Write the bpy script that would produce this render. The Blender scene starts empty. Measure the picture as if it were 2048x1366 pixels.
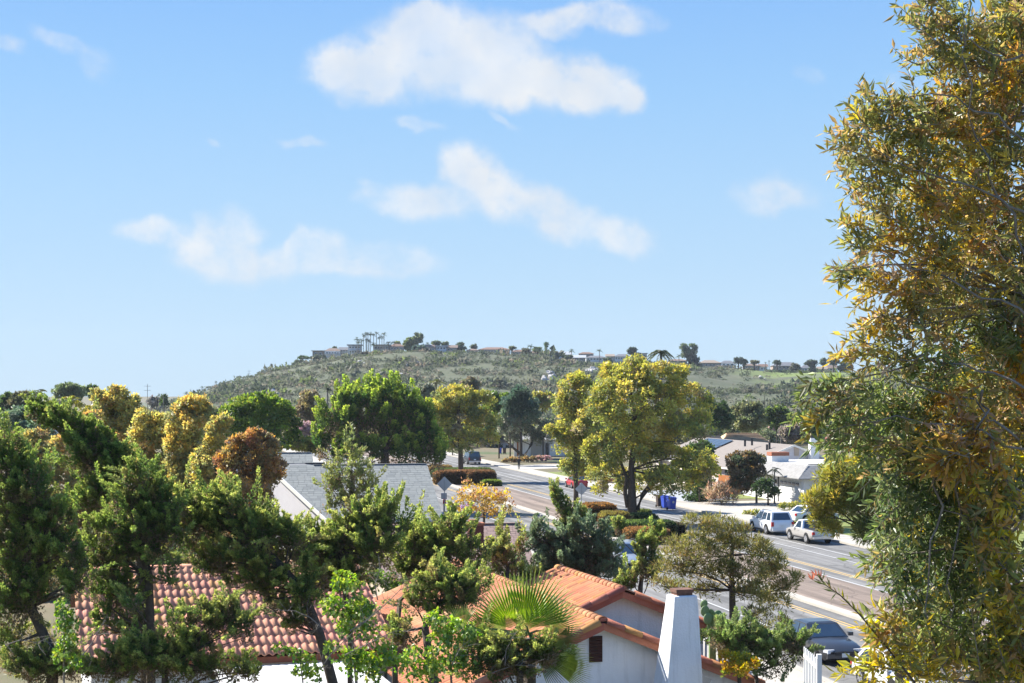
import bpy, bmesh, math, random
import numpy as np
from mathutils import Vector, Matrix
random.seed(7)
rng = np.random.default_rng(7)
S = bpy.context.scene
COL = S.collection
# ------------------------------------------------------------------ camera, light, exposure
F, CX, HY, CAMZ = 3000.0, 1024.0, 785.0, 11.0        # focal length / centre / horizon of the photograph, eye height
SUN_AZ, SUN_EL = math.radians(-60), math.radians(41)   # left of straight ahead, above the horizon
cd = bpy.data.cameras.new('camera'); cam = bpy.data.objects.new('camera', cd); COL.objects.link(cam)
cam.location = (0, 0, CAMZ); cam.rotation_euler = (math.pi/2, 0, 0)
cd.sensor_width = 36; cd.lens = F/2048*36; cd.shift_y = (HY-683)/2048
cd.clip_start = 0.5; cd.clip_end = 6000
S.camera = cam
S.view_settings.view_transform = 'Standard'; S.view_settings.look = 'None'
S.view_settings.gamma = 1; S.view_settings.use_curve_mapping = False
S.view_settings.exposure = 1.42
sl = bpy.data.lights.new('sun', 'SUN'); sl.energy = 5.0; sl.angle = math.radians(0.5); sl.color = (1, 0.95, 0.86)
so = bpy.data.objects.new('sun', sl); COL.objects.link(so)
sdir = Vector((math.sin(SUN_AZ)*math.cos(SUN_EL), math.cos(SUN_AZ)*math.cos(SUN_EL), math.sin(SUN_EL)))
so.rotation_euler = sdir.to_track_quat('Z', 'Y').to_euler(); so.location = (-60, 60, 90)
S.cycles.max_bounces = 6; S.cycles.transparent_max_bounces = 6
S.cycles.diffuse_bounces = 3; S.cycles.glossy_bounces = 2; S.cycles.transmission_bounces = 3

def world():
    w = bpy.data.worlds.new('World'); S.world = w; w.use_nodes = True
    nt = w.node_tree; N = nt.nodes; Lk = nt.links; N.clear()
    def n(t, **k):
        x = N.new(t)
        for a, b in k.items(): setattr(x, a, b)
        return x
    def math_(op, a, b=None, c=None, clamp=False):
        x = n('ShaderNodeMath', operation=op); x.use_clamp = clamp
        for i, v in enumerate((a, b, c)):
            if v is None: continue
            if isinstance(v, (int, float)): x.inputs[i].default_value = v
            else: Lk.new(v, x.inputs[i])
        return x.outputs[0]
    out = n('ShaderNodeOutputWorld'); bg = n('ShaderNodeBackground'); Lk.new(bg.outputs[0], out.inputs[0])
    sky = n('ShaderNodeTexSky', sky_type='NISHITA'); sky.sun_disc = False
    sky.sun_elevation = SUN_EL; sky.sun_rotation = SUN_AZ
    sky.air_density = 1.0; sky.dust_density = SKY_DUST; sky.ozone_density = 2.5; sky.altitude = 100
    bg.inputs[1].default_value = SKY_STRENGTH
    tc = n('ShaderNodeTexCoord')
    sep = n('ShaderNodeSeparateXYZ'); Lk.new(tc.outputs['Generated'], sep.inputs[0])
    az = math_('ARCTAN2', sep.outputs[0], sep.outputs[1])
    hyp = math_('SQRT', math_('ADD', math_('MULTIPLY', sep.outputs[0], sep.outputs[0]), math_('MULTIPLY', sep.outputs[1], sep.outputs[1])))
    el = math_('DIVIDE', sep.outputs[2], math_('MAXIMUM', hyp, 0.02))
    com = n('ShaderNodeCombineXYZ'); Lk.new(az, com.inputs[0]); Lk.new(el, com.inputs[1])
    # ragged edges: two scales of domain warp
    def warp(vec, scale, amp, detail):
        nz = n('ShaderNodeTexNoise', noise_dimensions='3D'); nz.inputs['Scale'].default_value = scale; nz.inputs['Detail'].default_value = detail
        Lk.new(tc.outputs['Generated'], nz.inputs['Vector'])
        s = n('ShaderNodeVectorMath', operation='SUBTRACT'); Lk.new(nz.outputs['Color'], s.inputs[0]); s.inputs[1].default_value = (.5, .5, .5)
        m = n('ShaderNodeVectorMath', operation='MULTIPLY'); Lk.new(s.outputs[0], m.inputs[0]); m.inputs[1].default_value = (amp, amp*.6, 0)
        a = n('ShaderNodeVectorMath', operation='ADD'); Lk.new(vec, a.inputs[0]); Lk.new(m.outputs[0], a.inputs[1])
        return a.outputs[0]
    v = warp(com.outputs[0], 13, .055, 3); v = warp(v, 48, .026, 5)
    ell = [(900,112,200,95,0,1.0),(760,130,140,62,0,1.0),(1000,150,200,74,0,1.0),(1180,158,125,58,-8,1.0),(1270,182,55,40,0,.95),(860,62,95,52,0,1.0),(680,132,66,44,0,1.0),
           (1120,34,120,30,12,.72),(1230,32,100,28,-8,.62),
           (925,345,68,54,0,.8),(860,392,116,44,0,.66),(1000,385,115,56,-20,.76),(1110,422,120,48,-22,.7),(1230,458,110,38,-10,.7),(775,372,50,18,-10,.5),
           (440,462,66,58,0,.56),(300,470,90,30,4,.55),(370,492,80,28,-10,.5),(450,520,120,50,-10,.55),(570,530,160,40,0,.5),(790,522,110,40,0,.42),(660,505,70,45,-20,.5),(690,545,150,24,0,.5),(600,490,40,40,-40,.5),(1010,250,60,14,-15,.4),
           (1575,395,105,38,-4,.55),(1625,150,45,26,0,.3),(1800,165,50,40,0,.3),(150,92,84,26,-10,.42),(212,130,46,34,-40,.36),(20,105,50,18,0,.4),
           (620,276,56,14,0,.45),(425,284,22,11,0,.36),(825,252,44,16,-25,.45)]
    dens = None; shade = None
    for (px, py, rx, ry, rot, st) in ell:
        a = math.atan((px-CX)/F); e = (HY-py)/F*math.cos(a)
        mp = n('ShaderNodeMapping', vector_type='TEXTURE'); Lk.new(v, mp.inputs['Vector'])
        mp.inputs['Location'].default_value = (a, e, 0); mp.inputs['Rotation'].default_value = (0, 0, math.radians(rot)); mp.inputs['Scale'].default_value = (rx/F, ry/F, 1)
        ln = n('ShaderNodeVectorMath', operation='LENGTH'); Lk.new(mp.outputs[0], ln.inputs[0])
        f = math_('SUBTRACT', 1.4, ln.outputs['Value'])
        f = math_('MULTIPLY', math_('SMOOTHSTEP', f, 0.0, 0.55) if False else math_('MULTIPLY', f, 1.15, clamp=True), st)
        dens = f if dens is None else math_('SMOOTH_MAX', dens, f, .12)
    # loose scattered cloud everywhere else round the sky
    nz = n('ShaderNodeTexNoise'); nz.inputs['Scale'].default_value = 3.2; nz.inputs['Detail'].default_value = 6
    mv = n('ShaderNodeVectorMath', operation='MULTIPLY'); Lk.new(tc.outputs['Generated'], mv.inputs[0]); mv.inputs[1].default_value = (1, 1, 2.6)
    Lk.new(mv.outputs[0], nz.inputs['Vector'])
    r = n('ShaderNodeMapRange'); r.inputs['From Min'].default_value = .56; r.inputs['From Max'].default_value = .72; Lk.new(nz.outputs['Fac'], r.inputs['Value'])
    away = n('ShaderNodeMapRange'); away.inputs['From Min'].default_value = .42; away.inputs['From Max'].default_value = .6; Lk.new(math_('ABSOLUTE', az), away.inputs['Value'])
    dens = math_('MAXIMUM', dens, math_('MULTIPLY', math_('MULTIPLY', r.outputs[0], away.outputs[0]), .7))
    # soft inner modelling
    nz2 = n('ShaderNodeTexNoise'); nz2.inputs['Scale'].default_value = 26; nz2.inputs['Detail'].default_value = 5; Lk.new(tc.outputs['Generated'], nz2.inputs['Vector'])
    mod = n('ShaderNodeMapRange'); mod.inputs['From Min'].default_value = .32; mod.inputs['From Max'].default_value = .66; mod.inputs['To Min'].default_value = .66; Lk.new(nz2.outputs['Fac'], mod.inputs['Value'])
    edge = n('ShaderNodeTexNoise'); edge.inputs['Scale'].default_value = 38; edge.inputs['Detail'].default_value = 9; edge.inputs['Roughness'].default_value = .62; Lk.new(tc.outputs['Generated'], edge.inputs['Vector'])
    cut = n('ShaderNodeMapRange', interpolation_type='SMOOTHSTEP'); cut.inputs['From Min'].default_value = .14; cut.inputs['From Max'].default_value = .9
    Lk.new(math_('MULTIPLY_ADD', math_('SUBTRACT', edge.outputs['Fac'], .5), math_('MULTIPLY', dens, 2.0), dens), cut.inputs['Value'])
    dens = math_('MULTIPLY', math_('MULTIPLY', cut.outputs[0], mod.outputs[0]), .98, clamp=True)
    # the clear sky: physical sky, a little bluer
    tint = n('ShaderNodeMix', data_type='RGBA', blend_type='MULTIPLY'); tint.inputs[0].default_value = 1
    Lk.new(sky.outputs[0], tint.inputs[6]); tint.inputs[7].default_value = SKY_TINT
    # the even blue of the photographed sky, by height above the horizon, all the way round
    rp = n('ShaderNodeValToRGB'); elm = n('ShaderNodeMapRange'); elm.inputs['From Min'].default_value = -.02; elm.inputs['From Max'].default_value = .6; Lk.new(el, elm.inputs['Value']); Lk.new(elm.outputs[0], rp.inputs[0])
    cr = rp.color_ramp
    for i, (e_, c_) in enumerate(SKY_STOPS):
        p_ = (e_+.02)/.62
        x_ = cr.elements[i] if i < 2 else cr.elements.new(p_)
        x_.position = p_; x_.color = (*c_, 1)
    g10 = n('ShaderNodeVectorMath', operation='SCALE'); Lk.new(rp.outputs[0], g10.inputs[0]); g10.inputs['Scale'].default_value = .373/SKY_STRENGTH
    mg = n('ShaderNodeMix', data_type='RGBA'); mg.inputs[0].default_value = SKY_MIX; Lk.new(tint.outputs[2], mg.inputs[6]); Lk.new(g10.outputs[0], mg.inputs[7]); tint = mg
    mix = n('ShaderNodeMix', data_type='RGBA'); Lk.new(dens, mix.inputs[0]); Lk.new(tint.outputs[2], mix.inputs[6]); 
    nz4 = n('ShaderNodeTexNoise'); nz4.inputs['Scale'].default_value = 17; nz4.inputs['Detail'].default_value = 6; Lk.new(tc.outputs['Generated'], nz4.inputs['Vector'])
    sh = n('ShaderNodeMapRange'); sh.inputs['From Min'].default_value = .38; sh.inputs['From Max'].default_value = .6; Lk.new(nz4.outputs['Fac'], sh.inputs['Value'])
    cc = n('ShaderNodeMix', data_type='RGBA'); Lk.new(sh.outputs[0], cc.inputs[0]); cc.inputs[6].default_value = CLOUD_LOW; cc.inputs[7].default_value = CLOUD; Lk.new(cc.outputs[2], mix.inputs[7])
    Lk.new(mix.outputs[2], bg.inputs[0])
SKY_STRENGTH = 0.05; SKY_DUST = 0.3; SKY_TINT = (.8, .95, 1.2, 1); CLOUD = (6.75, 6.9, 7.1, 1); CLOUD_LOW = (5.9, 6.25, 6.7, 1); SKY_MIX = .93
# what the photograph shows of the clear sky (as displayed, linear), scaled for the exposure
SKY_STOPS = [(0.0, (.57, .76, .93)), (.06, (.52, .735, .945)), (.13, (.44, .69, .965)), (.2, (.35, .625, .975)), (.27, (.275, .545, .975)), (.6, (.14, .36, .88))]
world()

# ------------------------------------------------------------------ helpers
def P(px, py, Y): return np.array([(px-CX)/F*Y, Y, CAMZ-(py-HY)/F*Y])
def G(px, py, z=0.0):
    Y = (CAMZ-z)*F/(py-HY); return np.array([(px-CX)/F*Y, Y, z])
TH = math.radians(13)
RD = np.array([-math.sin(TH), math.cos(TH), 0]); RN = np.array([math.cos(TH), math.sin(TH), 0])
def R(L, t, z=0.0): return RN*L+RD*t+np.array([0, 0, z])       # along-the-road coordinates
def Rinv(p): return float(p[0]*RN[0]+p[1]*RN[1]), float(p[0]*RD[0]+p[1]*RD[1])
def ln(o, parent=None):
    COL.objects.link(o)
    if parent is not None: o.parent = parent
    return o
def empty(name, loc=(0, 0, 0), rz=0.0):
    o = bpy.data.objects.new(name, None); o.empty_display_size = .3
    o.location = Vector(loc); o.rotation_euler = (0, 0, rz); COL.objects.link(o); return o
def tag(o, label=None, cat=None, group=None, kind=None):
    if label: o['label'] = label
    if cat: o['category'] = cat
    if group: o['group'] = group
    if kind: o['kind'] = kind
    return o
def attach(o, root):
    """parent o (built in world coordinates) to an unscaled root"""
    o.parent = root
    o.matrix_parent_inverse = (Matrix.Translation(root.location) @ root.rotation_euler.to_matrix().to_4x4()).inverted()
    return o
def sub(o, part):
    '''a piece of a part: the part stands at the world origin of its own mesh, so no offset is needed'''
    o.parent = part; return o
class MB:
    def __init__(s): s.v = []; s.f = []; s.m = []
    def poly(s, pts, m=0):
        b = len(s.v); s.v += [tuple(map(float, p)) for p in pts]; s.f.append(tuple(range(b, b+len(pts)))); s.m.append(m); return s
    def box(s, c, size, ax=(1, 0, 0), ay=(0, 1, 0), m=0, az=(0, 0, 1)):
        c = np.array(c, float); ax = np.array(ax, float); ay = np.array(ay, float); az = np.array(az, float)
        hx, hy, hz = size[0]/2, size[1]/2, size[2]/2
        b = len(s.v)
        for k in range(8):
            q = c+ax*(hx if k & 1 else -hx)+ay*(hy if k & 2 else -hy)+az*(hz if k & 4 else -hz); s.v.append(tuple(q))
        for f in ((0,2,3,1),(4,5,7,6),(0,1,5,4),(2,6,7,3),(0,4,6,2),(1,3,7,5)): s.f.append(tuple(b+i for i in f)); s.m.append(m)
        return s
    def prism(s, base, dvec, m=0):
        """polygon extruded by a vector, closed"""
        base = [np.array(p, float) for p in base]; d = np.array(dvec, float); k = len(base); b = len(s.v)
        s.v += [tuple(p) for p in base]+[tuple(p+d) for p in base]
        s.f.append(tuple(b+i for i in range(k))[::-1]); s.f.append(tuple(b+k+i for i in range(k))); s.m += [m, m]
        for i in range(k): j = (i+1) % k; s.f.append((b+i, b+j, b+k+j, b+k+i)); s.m.append(m)
        return s
    def tube(s, pts, rad, n=6, m=0, cap=True):
        pts = [np.array(p, float) for p in pts]; b = len(s.v)
        for i, p in enumerate(pts):
            t = pts[min(i+1, len(pts)-1)]-pts[max(i-1, 0)]; t = t/(np.linalg.norm(t)+1e-9)
            u = np.cross(t, (0, 0, 1.) if abs(t[2]) < .9 else (1., 0, 0)); u /= np.linalg.norm(u)+1e-9; w = np.cross(t, u)
            r = rad[i] if hasattr(rad, '__len__') else rad
            for k in range(n):
                a = 2*math.pi*k/n; s.v.append(tuple(p+(u*math.cos(a)+w*math.sin(a))*r))
        for i in range(len(pts)-1):
            for k in range(n):
                s.f.append((b+i*n+k, b+i*n+(k+1) % n, b+(i+1)*n+(k+1) % n, b+(i+1)*n+k)); s.m.append(m)
        if cap:
            s.f.append(tuple(b+k for k in range(n))[::-1]); s.f.append(tuple(b+(len(pts)-1)*n+k for k in range(n))); s.m += [m, m]
        return s
    def disc(s, c, r, ax, ay, n=16, m=0):
        c = np.array(c, float); return s.poly([c+np.array(ax)*r*math.cos(2*math.pi*k/n)+np.array(ay)*r*math.sin(2*math.pi*k/n) for k in range(n)], m)
    def build(s, name, mats, parent=None, smooth=False):
        me = bpy.data.meshes.new(name); me.from_pydata(s.v, [], s.f)
        if not isinstance(mats, (list, tuple)): mats = [mats]
        for q in mats: me.materials.append(q)
        if len(mats) > 1: me.polygons.foreach_set('material_index', s.m)
        if smooth: me.polygons.foreach_set('use_smooth', [True]*len(s.f))
        me.update(); o = bpy.data.objects.new(name, me); COL.objects.link(o)
        if parent is not None: attach(o, parent)
        return o
# ------------------------------------------------------------------ materials
def nodes(name):
    m = bpy.data.materials.new(name); m.use_nodes = True; nt = m.node_tree; nt.nodes.clear()
    o = nt.nodes.new('ShaderNodeOutputMaterial'); b = nt.nodes.new('ShaderNodeBsdfPrincipled'); nt.links.new(b.outputs[0], o.inputs[0])
    return m, nt, b, o
def mat(name, c, rough=.8, c2=None, scale=3.0, bump=0.0, bscale=None, metal=0.0, spec=.3, coat=0.0, stain=None, objrand=0.0, detail=6, streak=None):
    m, nt, b, o = nodes(name); N = nt.nodes; L = nt.links
    b.inputs['Roughness'].default_value = rough; b.inputs['Metallic'].default_value = metal; b.inputs['Specular IOR Level'].default_value = spec
    b.inputs['Coat Weight'].default_value = coat
    tc = N.new('ShaderNodeTexCoord'); src = tc.outputs['Object']
    if c2 is None: c2 = tuple(x*.82 for x in c)
    nz = N.new('ShaderNodeTexNoise'); nz.inputs['Scale'].default_value = scale; nz.inputs['Detail'].default_value = detail; nz.inputs['Roughness'].default_value = .65; L.new(src, nz.inputs['Vector'])
    r = N.new('ShaderNodeMapRange'); r.inputs['From Min'].default_value = .32; r.inputs['From Max'].default_value = .68; L.new(nz.outputs['Fac'], r.inputs['Value'])
    mx = N.new('ShaderNodeMix'); mx.data_type = 'RGBA'; L.new(r.outputs[0], mx.inputs[0]); mx.inputs[6].default_value = (*c, 1); mx.inputs[7].default_value = (*c2, 1)
    col = mx.outputs[2]
    if stain:
        nz3 = N.new('ShaderNodeTexNoise'); nz3.inputs['Scale'].default_value = scale*.23; nz3.inputs['Detail'].default_value = 8; L.new(src, nz3.inputs['Vector'])
        r3 = N.new('ShaderNodeMapRange'); r3.inputs['From Min'].default_value = .52; r3.inputs['From Max'].default_value = .7; L.new(nz3.outputs['Fac'], r3.inputs['Value'])
        mx3 = N.new('ShaderNodeMix'); mx3.data_type = 'RGBA'; L.new(r3.outputs[0], mx3.inputs[0]); L.new(col, mx3.inputs[6]); mx3.inputs[7].default_value = (*stain, 1); col = mx3.outputs[2]
    if objrand:
        oi = N.new('ShaderNodeObjectInfo'); hs = N.new('ShaderNodeHueSaturation')
        mr = N.new('ShaderNodeMapRange'); mr.inputs['To Min'].default_value = 1-objrand; mr.inputs['To Max'].default_value = 1+objrand; L.new(oi.outputs['Random'], mr.inputs['Value'])
        L.new(mr.outputs[0], hs.inputs['Value']); L.new(col, hs.inputs['Color'])
        mr2 = N.new('ShaderNodeMapRange'); mr2.inputs['To Min'].default_value = .492; mr2.inputs['To Max'].default_value = .512
        wn = N.new('ShaderNodeTexWhiteNoise'); wn.noise_dimensions = '1D'; L.new(oi.outputs['Random'], wn.inputs['W']); L.new(wn.outputs['Value'], mr2.inputs['Value']); L.new(mr2.outputs[0], hs.inputs['Hue'])
        col = hs.outputs[0]
        wn2 = N.new('ShaderNodeTexWhiteNoise'); wn2.noise_dimensions = '1D'; sm = N.new('ShaderNodeMath'); sm.operation = 'ADD'; sm.inputs[1].default_value = 3.7; L.new(oi.outputs['Random'], sm.inputs[0]); L.new(sm.outputs[0], wn2.inputs['W'])
        gt = N.new('ShaderNodeMapRange'); gt.inputs['From Min'].default_value = .84; gt.inputs['From Max'].default_value = .95; gt.inputs['To Max'].default_value = .75; L.new(wn2.outputs['Value'], gt.inputs['Value'])
        oc = N.new('ShaderNodeMix'); oc.data_type = 'RGBA'; L.new(gt.outputs[0], oc.inputs[0]); L.new(col, oc.inputs[6]); oc.inputs[7].default_value = (.42, .22, .06, 1); col = oc.outputs[2]
    if streak:
        sv = N.new('ShaderNodeVectorMath'); sv.operation = 'MULTIPLY'; sv.inputs[1].default_value = (3.2, 3.2, .22); L.new(src, sv.inputs[0])
        ns = N.new('ShaderNodeTexNoise'); ns.inputs['Scale'].default_value = 1.6; ns.inputs['Detail'].default_value = 8; ns.inputs['Roughness'].default_value = .7; L.new(sv.outputs[0], ns.inputs['Vector'])
        rs = N.new('ShaderNodeMapRange'); rs.inputs['From Min'].default_value = .52; rs.inputs['From Max'].default_value = .78; rs.inputs['To Max'].default_value = .55; L.new(ns.outputs['Fac'], rs.inputs['Value'])
        ms = N.new('ShaderNodeMix'); ms.data_type = 'RGBA'; L.new(rs.outputs[0], ms.inputs[0]); L.new(col, ms.inputs[6]); ms.inputs[7].default_value = (*streak, 1); col = ms.outputs[2]
    L.new(col, b.inputs['Base Color'])
    if bump:
        nb = N.new('ShaderNodeTexNoise'); nb.inputs['Scale'].default_value = bscale or scale*6; nb.inputs['Detail'].default_value = 5; L.new(src, nb.inputs['Vector'])
        bp = N.new('ShaderNodeBump'); bp.inputs['Strength'].default_value = bump; bp.inputs['Distance'].default_value = .03; L.new(nb.outputs['Fac'], bp.inputs['Height']); L.new(bp.outputs[0], b.inputs['Normal'])
    return m
def attrmat(name, rough=.8, transl=0.0, attr='col', noise=0.0, spec=.25):
    """colour comes from each piece's own colour attribute"""
    m, nt, b, o = nodes(name); N = nt.nodes; L = nt.links
    a = N.new('ShaderNodeAttribute'); a.attribute_name = attr; L.new(a.outputs['Color'], b.inputs['Base Color'])
    b.inputs['Roughness'].default_value = rough; b.inputs['Specular IOR Level'].default_value = spec
    if transl:
        t = N.new('ShaderNodeBsdfTranslucent'); hs = N.new('ShaderNodeHueSaturation'); hs.inputs['Saturation'].default_value = 1.15; hs.inputs['Value'].default_value = 1.25
        L.new(a.outputs['Color'], hs.inputs['Color']); L.new(hs.outputs[0], t.inputs['Color'])
        mx = N.new('ShaderNodeMixShader'); mx.inputs[0].default_value = transl; L.new(b.outputs[0], mx.inputs[1]); L.new(t.outputs[0], mx.inputs[2]); L.new(mx.outputs[0], o.inputs[0])
    return m
def leafcolmat(name, c, transl=.4):
    m, nt, b, o = nodes(name); N = nt.nodes; L = nt.links
    b.inputs['Base Color'].default_value = (*c, 1); b.inputs['Roughness'].default_value = .5; b.inputs['Specular IOR Level'].default_value = .3
    oi = N.new('ShaderNodeObjectInfo'); hs = N.new('ShaderNodeHueSaturation'); hs.inputs['Color'].default_value = (*c, 1)
    mr = N.new('ShaderNodeMapRange'); mr.inputs['To Min'].default_value = .7; mr.inputs['To Max'].default_value = 1.25; L.new(oi.outputs['Random'], mr.inputs['Value']); L.new(mr.outputs[0], hs.inputs['Value'])
    L.new(hs.outputs[0], b.inputs['Base Color'])
    t = N.new('ShaderNodeBsdfTranslucent'); L.new(hs.outputs[0], t.inputs['Color'])
    mx = N.new('ShaderNodeMixShader'); mx.inputs[0].default_value = transl; L.new(b.outputs[0], mx.inputs[1]); L.new(t.outputs[0], mx.inputs[2]); L.new(mx.outputs[0], o.inputs[0])
    return m
M = {}
M['leaf'] = attrmat('leaf_surface', .42, .5, spec=.5)
M['leaf_dense'] = attrmat('conifer_leaf_surface', .6, .5)
M['piece'] = attrmat('shingle_surface', .9)
M['bark'] = mat('bark', (.11, .085, .065), .9, (.05, .04, .032), 9, .6, 40)
M['bark_grey'] = mat('grey_bark', (.24, .21, .18), .9, (.13, .11, .095), 9, .5, 40)
M['asphalt'] = mat('asphalt', (.19, .185, .178), .92, (.145, .142, .138), 1.1, .25, 60, stain=(.12, .118, .115))
def streaky(m):
    nt = m.node_tree; N = nt.nodes; L = nt.links; b = [x for x in N if x.type == 'BSDF_PRINCIPLED'][0]; old = b.inputs['Base Color'].links[0].from_socket
    tc = [x for x in N if x.type == 'TEX_COORD'][0]; mp = N.new('ShaderNodeMapping'); mp.inputs['Rotation'].default_value = (0, 0, -math.radians(13)); L.new(tc.outputs['Object'], mp.inputs['Vector'])
    sc = N.new('ShaderNodeVectorMath'); sc.operation = 'MULTIPLY'; sc.inputs[1].default_value = (1.1, .035, 1); L.new(mp.outputs[0], sc.inputs[0])
    nz = N.new('ShaderNodeTexNoise'); nz.inputs['Scale'].default_value = 1.3; nz.inputs['Detail'].default_value = 7; L.new(sc.outputs[0], nz.inputs['Vector'])
    r = N.new('ShaderNodeMapRange'); r.inputs['From Min'].default_value = .35; r.inputs['From Max'].default_value = .65; r.inputs['To Min'].default_value = .62; r.inputs['To Max'].default_value = 1.22; L.new(nz.outputs['Fac'], r.inputs['Value'])
    vo = N.new('ShaderNodeTexVoronoi'); vo.feature = 'DISTANCE_TO_EDGE'; vo.inputs['Scale'].default_value = .22; wp = N.new('ShaderNodeTexNoise'); wp.inputs['Scale'].default_value = .8; L.new(tc.outputs['Object'], wp.inputs['Vector'])
    ad = N.new('ShaderNodeVectorMath'); ad.operation = 'ADD'; L.new(tc.outputs['Object'], ad.inputs[0]); L.new(wp.outputs['Color'], ad.inputs[1]); L.new(ad.outputs[0], vo.inputs['Vector'])
    ck = N.new('ShaderNodeMapRange'); ck.inputs['From Max'].default_value = .012; ck.inputs['To Min'].default_value = .6; L.new(vo.outputs['Distance'], ck.inputs['Value'])
    mu = N.new('ShaderNodeMath'); mu.operation = 'MULTIPLY'; L.new(r.outputs[0], mu.inputs[0]); L.new(ck.outputs[0], mu.inputs[1])
    sv = N.new('ShaderNodeVectorMath'); sv.operation = 'SCALE'; L.new(old, sv.inputs[0]); L.new(mu.outputs[0], sv.inputs['Scale']); L.new(sv.outputs[0], b.inputs['Base Color'])
streaky(M['asphalt'])
M['median'] = mat('stamped_median', (.22, .17, .14), .92, (.185, .145, .118), 1.6, .3, 30, stain=(.2, .16, .13))
streaky(M['median'])
M['concrete'] = mat('concrete', (.41, .38, .33), .9, (.34, .315, .275), .9, .2, 20, stain=(.29, .27, .24))
M['paint_white'] = mat('road_paint_white', (.5, .5, .49), .8, (.32, .32, .32), 5)
M['paint_yellow'] = mat('road_paint_yellow', (.58, .38, .12), .8, (.42, .3, .14), 5)
M['lawn'] = mat('lawn_grass', (.11, .16, .035), .9, (.2, .2, .06), 1.4, .6, 40)
M['soil'] = mat('yard_soil', (.1, .1, .05), .95, (.16, .12, .08), .25, .5, 8, stain=(.06, .09, .03))
M['gravel'] = mat('gravel', (.36, .38, .4), .95, (.22, .23, .25), 8, .6, 30)
M['stucco_white'] = mat('white_stucco', (.79, .79, .79), .9, (.71, .71, .72), 1.2, .5, 18, stain=(.62, .615, .6), streak=(.42, .41, .39))
M['stucco_pink'] = mat('pale_pink_stucco', (.6, .52, .5), .9, (.54, .47, .46), 1, .2, 25)
M['stucco_grey'] = mat('pale_grey_stucco', (.56, .54, .55), .9, (.5, .48, .5), 1, .2, 25)
M['stucco_tan'] = mat('tan_stucco', (.45, .36, .28), .9, (.38, .31, .24), 1, .2, 25)
M['white_paint'] = mat('white_paint', (.7, .7, .69), .5, (.64, .64, .63), 2)
M['trim'] = mat('pale_trim', (.68, .66, .6), .6, (.6, .58, .53), 2)
M['flatroof'] = mat('white_roof_coating', (.55, .55, .53), .8, (.48, .47, .45), .8, stain=(.4, .385, .36))
M['tile'] = mat('terracotta_tile', (.56, .255, .165), .8, (.47, .2, .125), 2.2, .3, 30, objrand=.2, stain=(.55, .3, .14))
M['tile_orange'] = mat('orange_terracotta_tile', (.5, .2, .1), .8, (.4, .15, .075), 2.2, .3, 30, objrand=.26, stain=(.55, .31, .15))
M['tile_rake'] = mat('rake_tile', (.4, .14, .085), .75, (.3, .1, .065), 2.5, .3, 30, objrand=.2)
M['tile_under'] = mat('roof_underlay', (.12, .05, .035), .9)
M['brownroof'] = mat('brown_shingle', (.27, .18, .15), .9, (.21, .145, .125), 4)
M['greyroof'] = mat('grey_roof', (.25, .25, .25), .9, (.2, .2, .2), 3)
M['taupe'] = mat('taupe_shingle', (.21, .185, .165), .9, (.175, .152, .138), 2.5, .3, 20)
M['tanroof'] = mat('tan_tile_roof', (.5, .36, .23), .9, (.4, .28, .18), 3)
M['rooflight'] = mat('weathered_shake', (.27, .265, .26), .9, (.19, .185, .18), 2.5, .4, 14)
M['dark'] = mat('dark_void', (.02, .02, .022), .6)
M['vent'] = mat('dark_brown_louvre', (.075, .03, .022), .6, (.05, .022, .018), 6)
M['brick'] = mat('brick', (.2, .07, .05), .9, (.14, .05, .04), 14, .5, 30)
M['brick_light'] = mat('terracotta_brick', (.36, .14, .08), .9, (.26, .1, .06), 9, .4, 30)
M['flue'] = mat('sooty_clay_flue', (.2, .1, .07), .9, (.1, .06, .045), 5)
M['orange_wood'] = mat('orange_stained_wood', (.36, .13, .035), .6, (.26, .09, .025), 4, .3, 18)
M['metal_grey'] = mat('galvanised_metal', (.36, .37, .38), .45, (.3, .31, .32), 5, metal=.7)
M['dark_metal'] = mat('dark_metal', (.05, .05, .055), .4, metal=.4)
M['sign_back'] = mat('sign_back_aluminium', (.46, .46, .45), .5, (.4, .4, .39), 5, metal=.35)
M['panel'] = mat('solar_panel', (.04, .05, .07), .12, (.03, .04, .055), 3, spec=.6)
M['glass'] = mat('window_glass', (.03, .045, .06), .06, (.02, .03, .04), 2, spec=.8)
M['glass_blue'] = mat('car_glass', (.03, .05, .08), .05, (.02, .035, .06), 2, spec=.9)
M['rubber'] = mat('tyre_rubber', (.02, .02, .02), .85)
M['rim'] = mat('alloy_rim', (.6, .6, .62), .3, metal=.8)
M['red_lens'] = mat('tail_lens', (.42, .02, .02), .2)
M['clear_lens'] = mat('head_lens', (.7, .72, .75), .1, spec=.8)
M['plate'] = mat('number_plate', (.75, .75, .72), .5)
M['black_plastic'] = mat('black_plastic', (.025, .025, .027), .5)
M['bin_blue'] = mat('blue_bin_plastic', (.02, .06, .4), .45, (.018, .05, .33), 3)
M['bin_brown'] = mat('brown_bin_plastic', (.06, .04, .03), .5)
M['rock'] = mat('pale_rock', (.46, .44, .42), .95, (.32, .3, .29), .5, .8, 3)
M['skin'] = mat('skin', (.45, .27, .19), .6)
M['cloth_dark'] = mat('dark_cloth', (.02, .024, .028), .9)
M['hair'] = mat('dark_hair', (.015, .012, .01), .7)
M['cactus'] = mat('cactus_skin', (.12, .2, .08), .6, (.16, .22, .09), 8)
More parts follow.
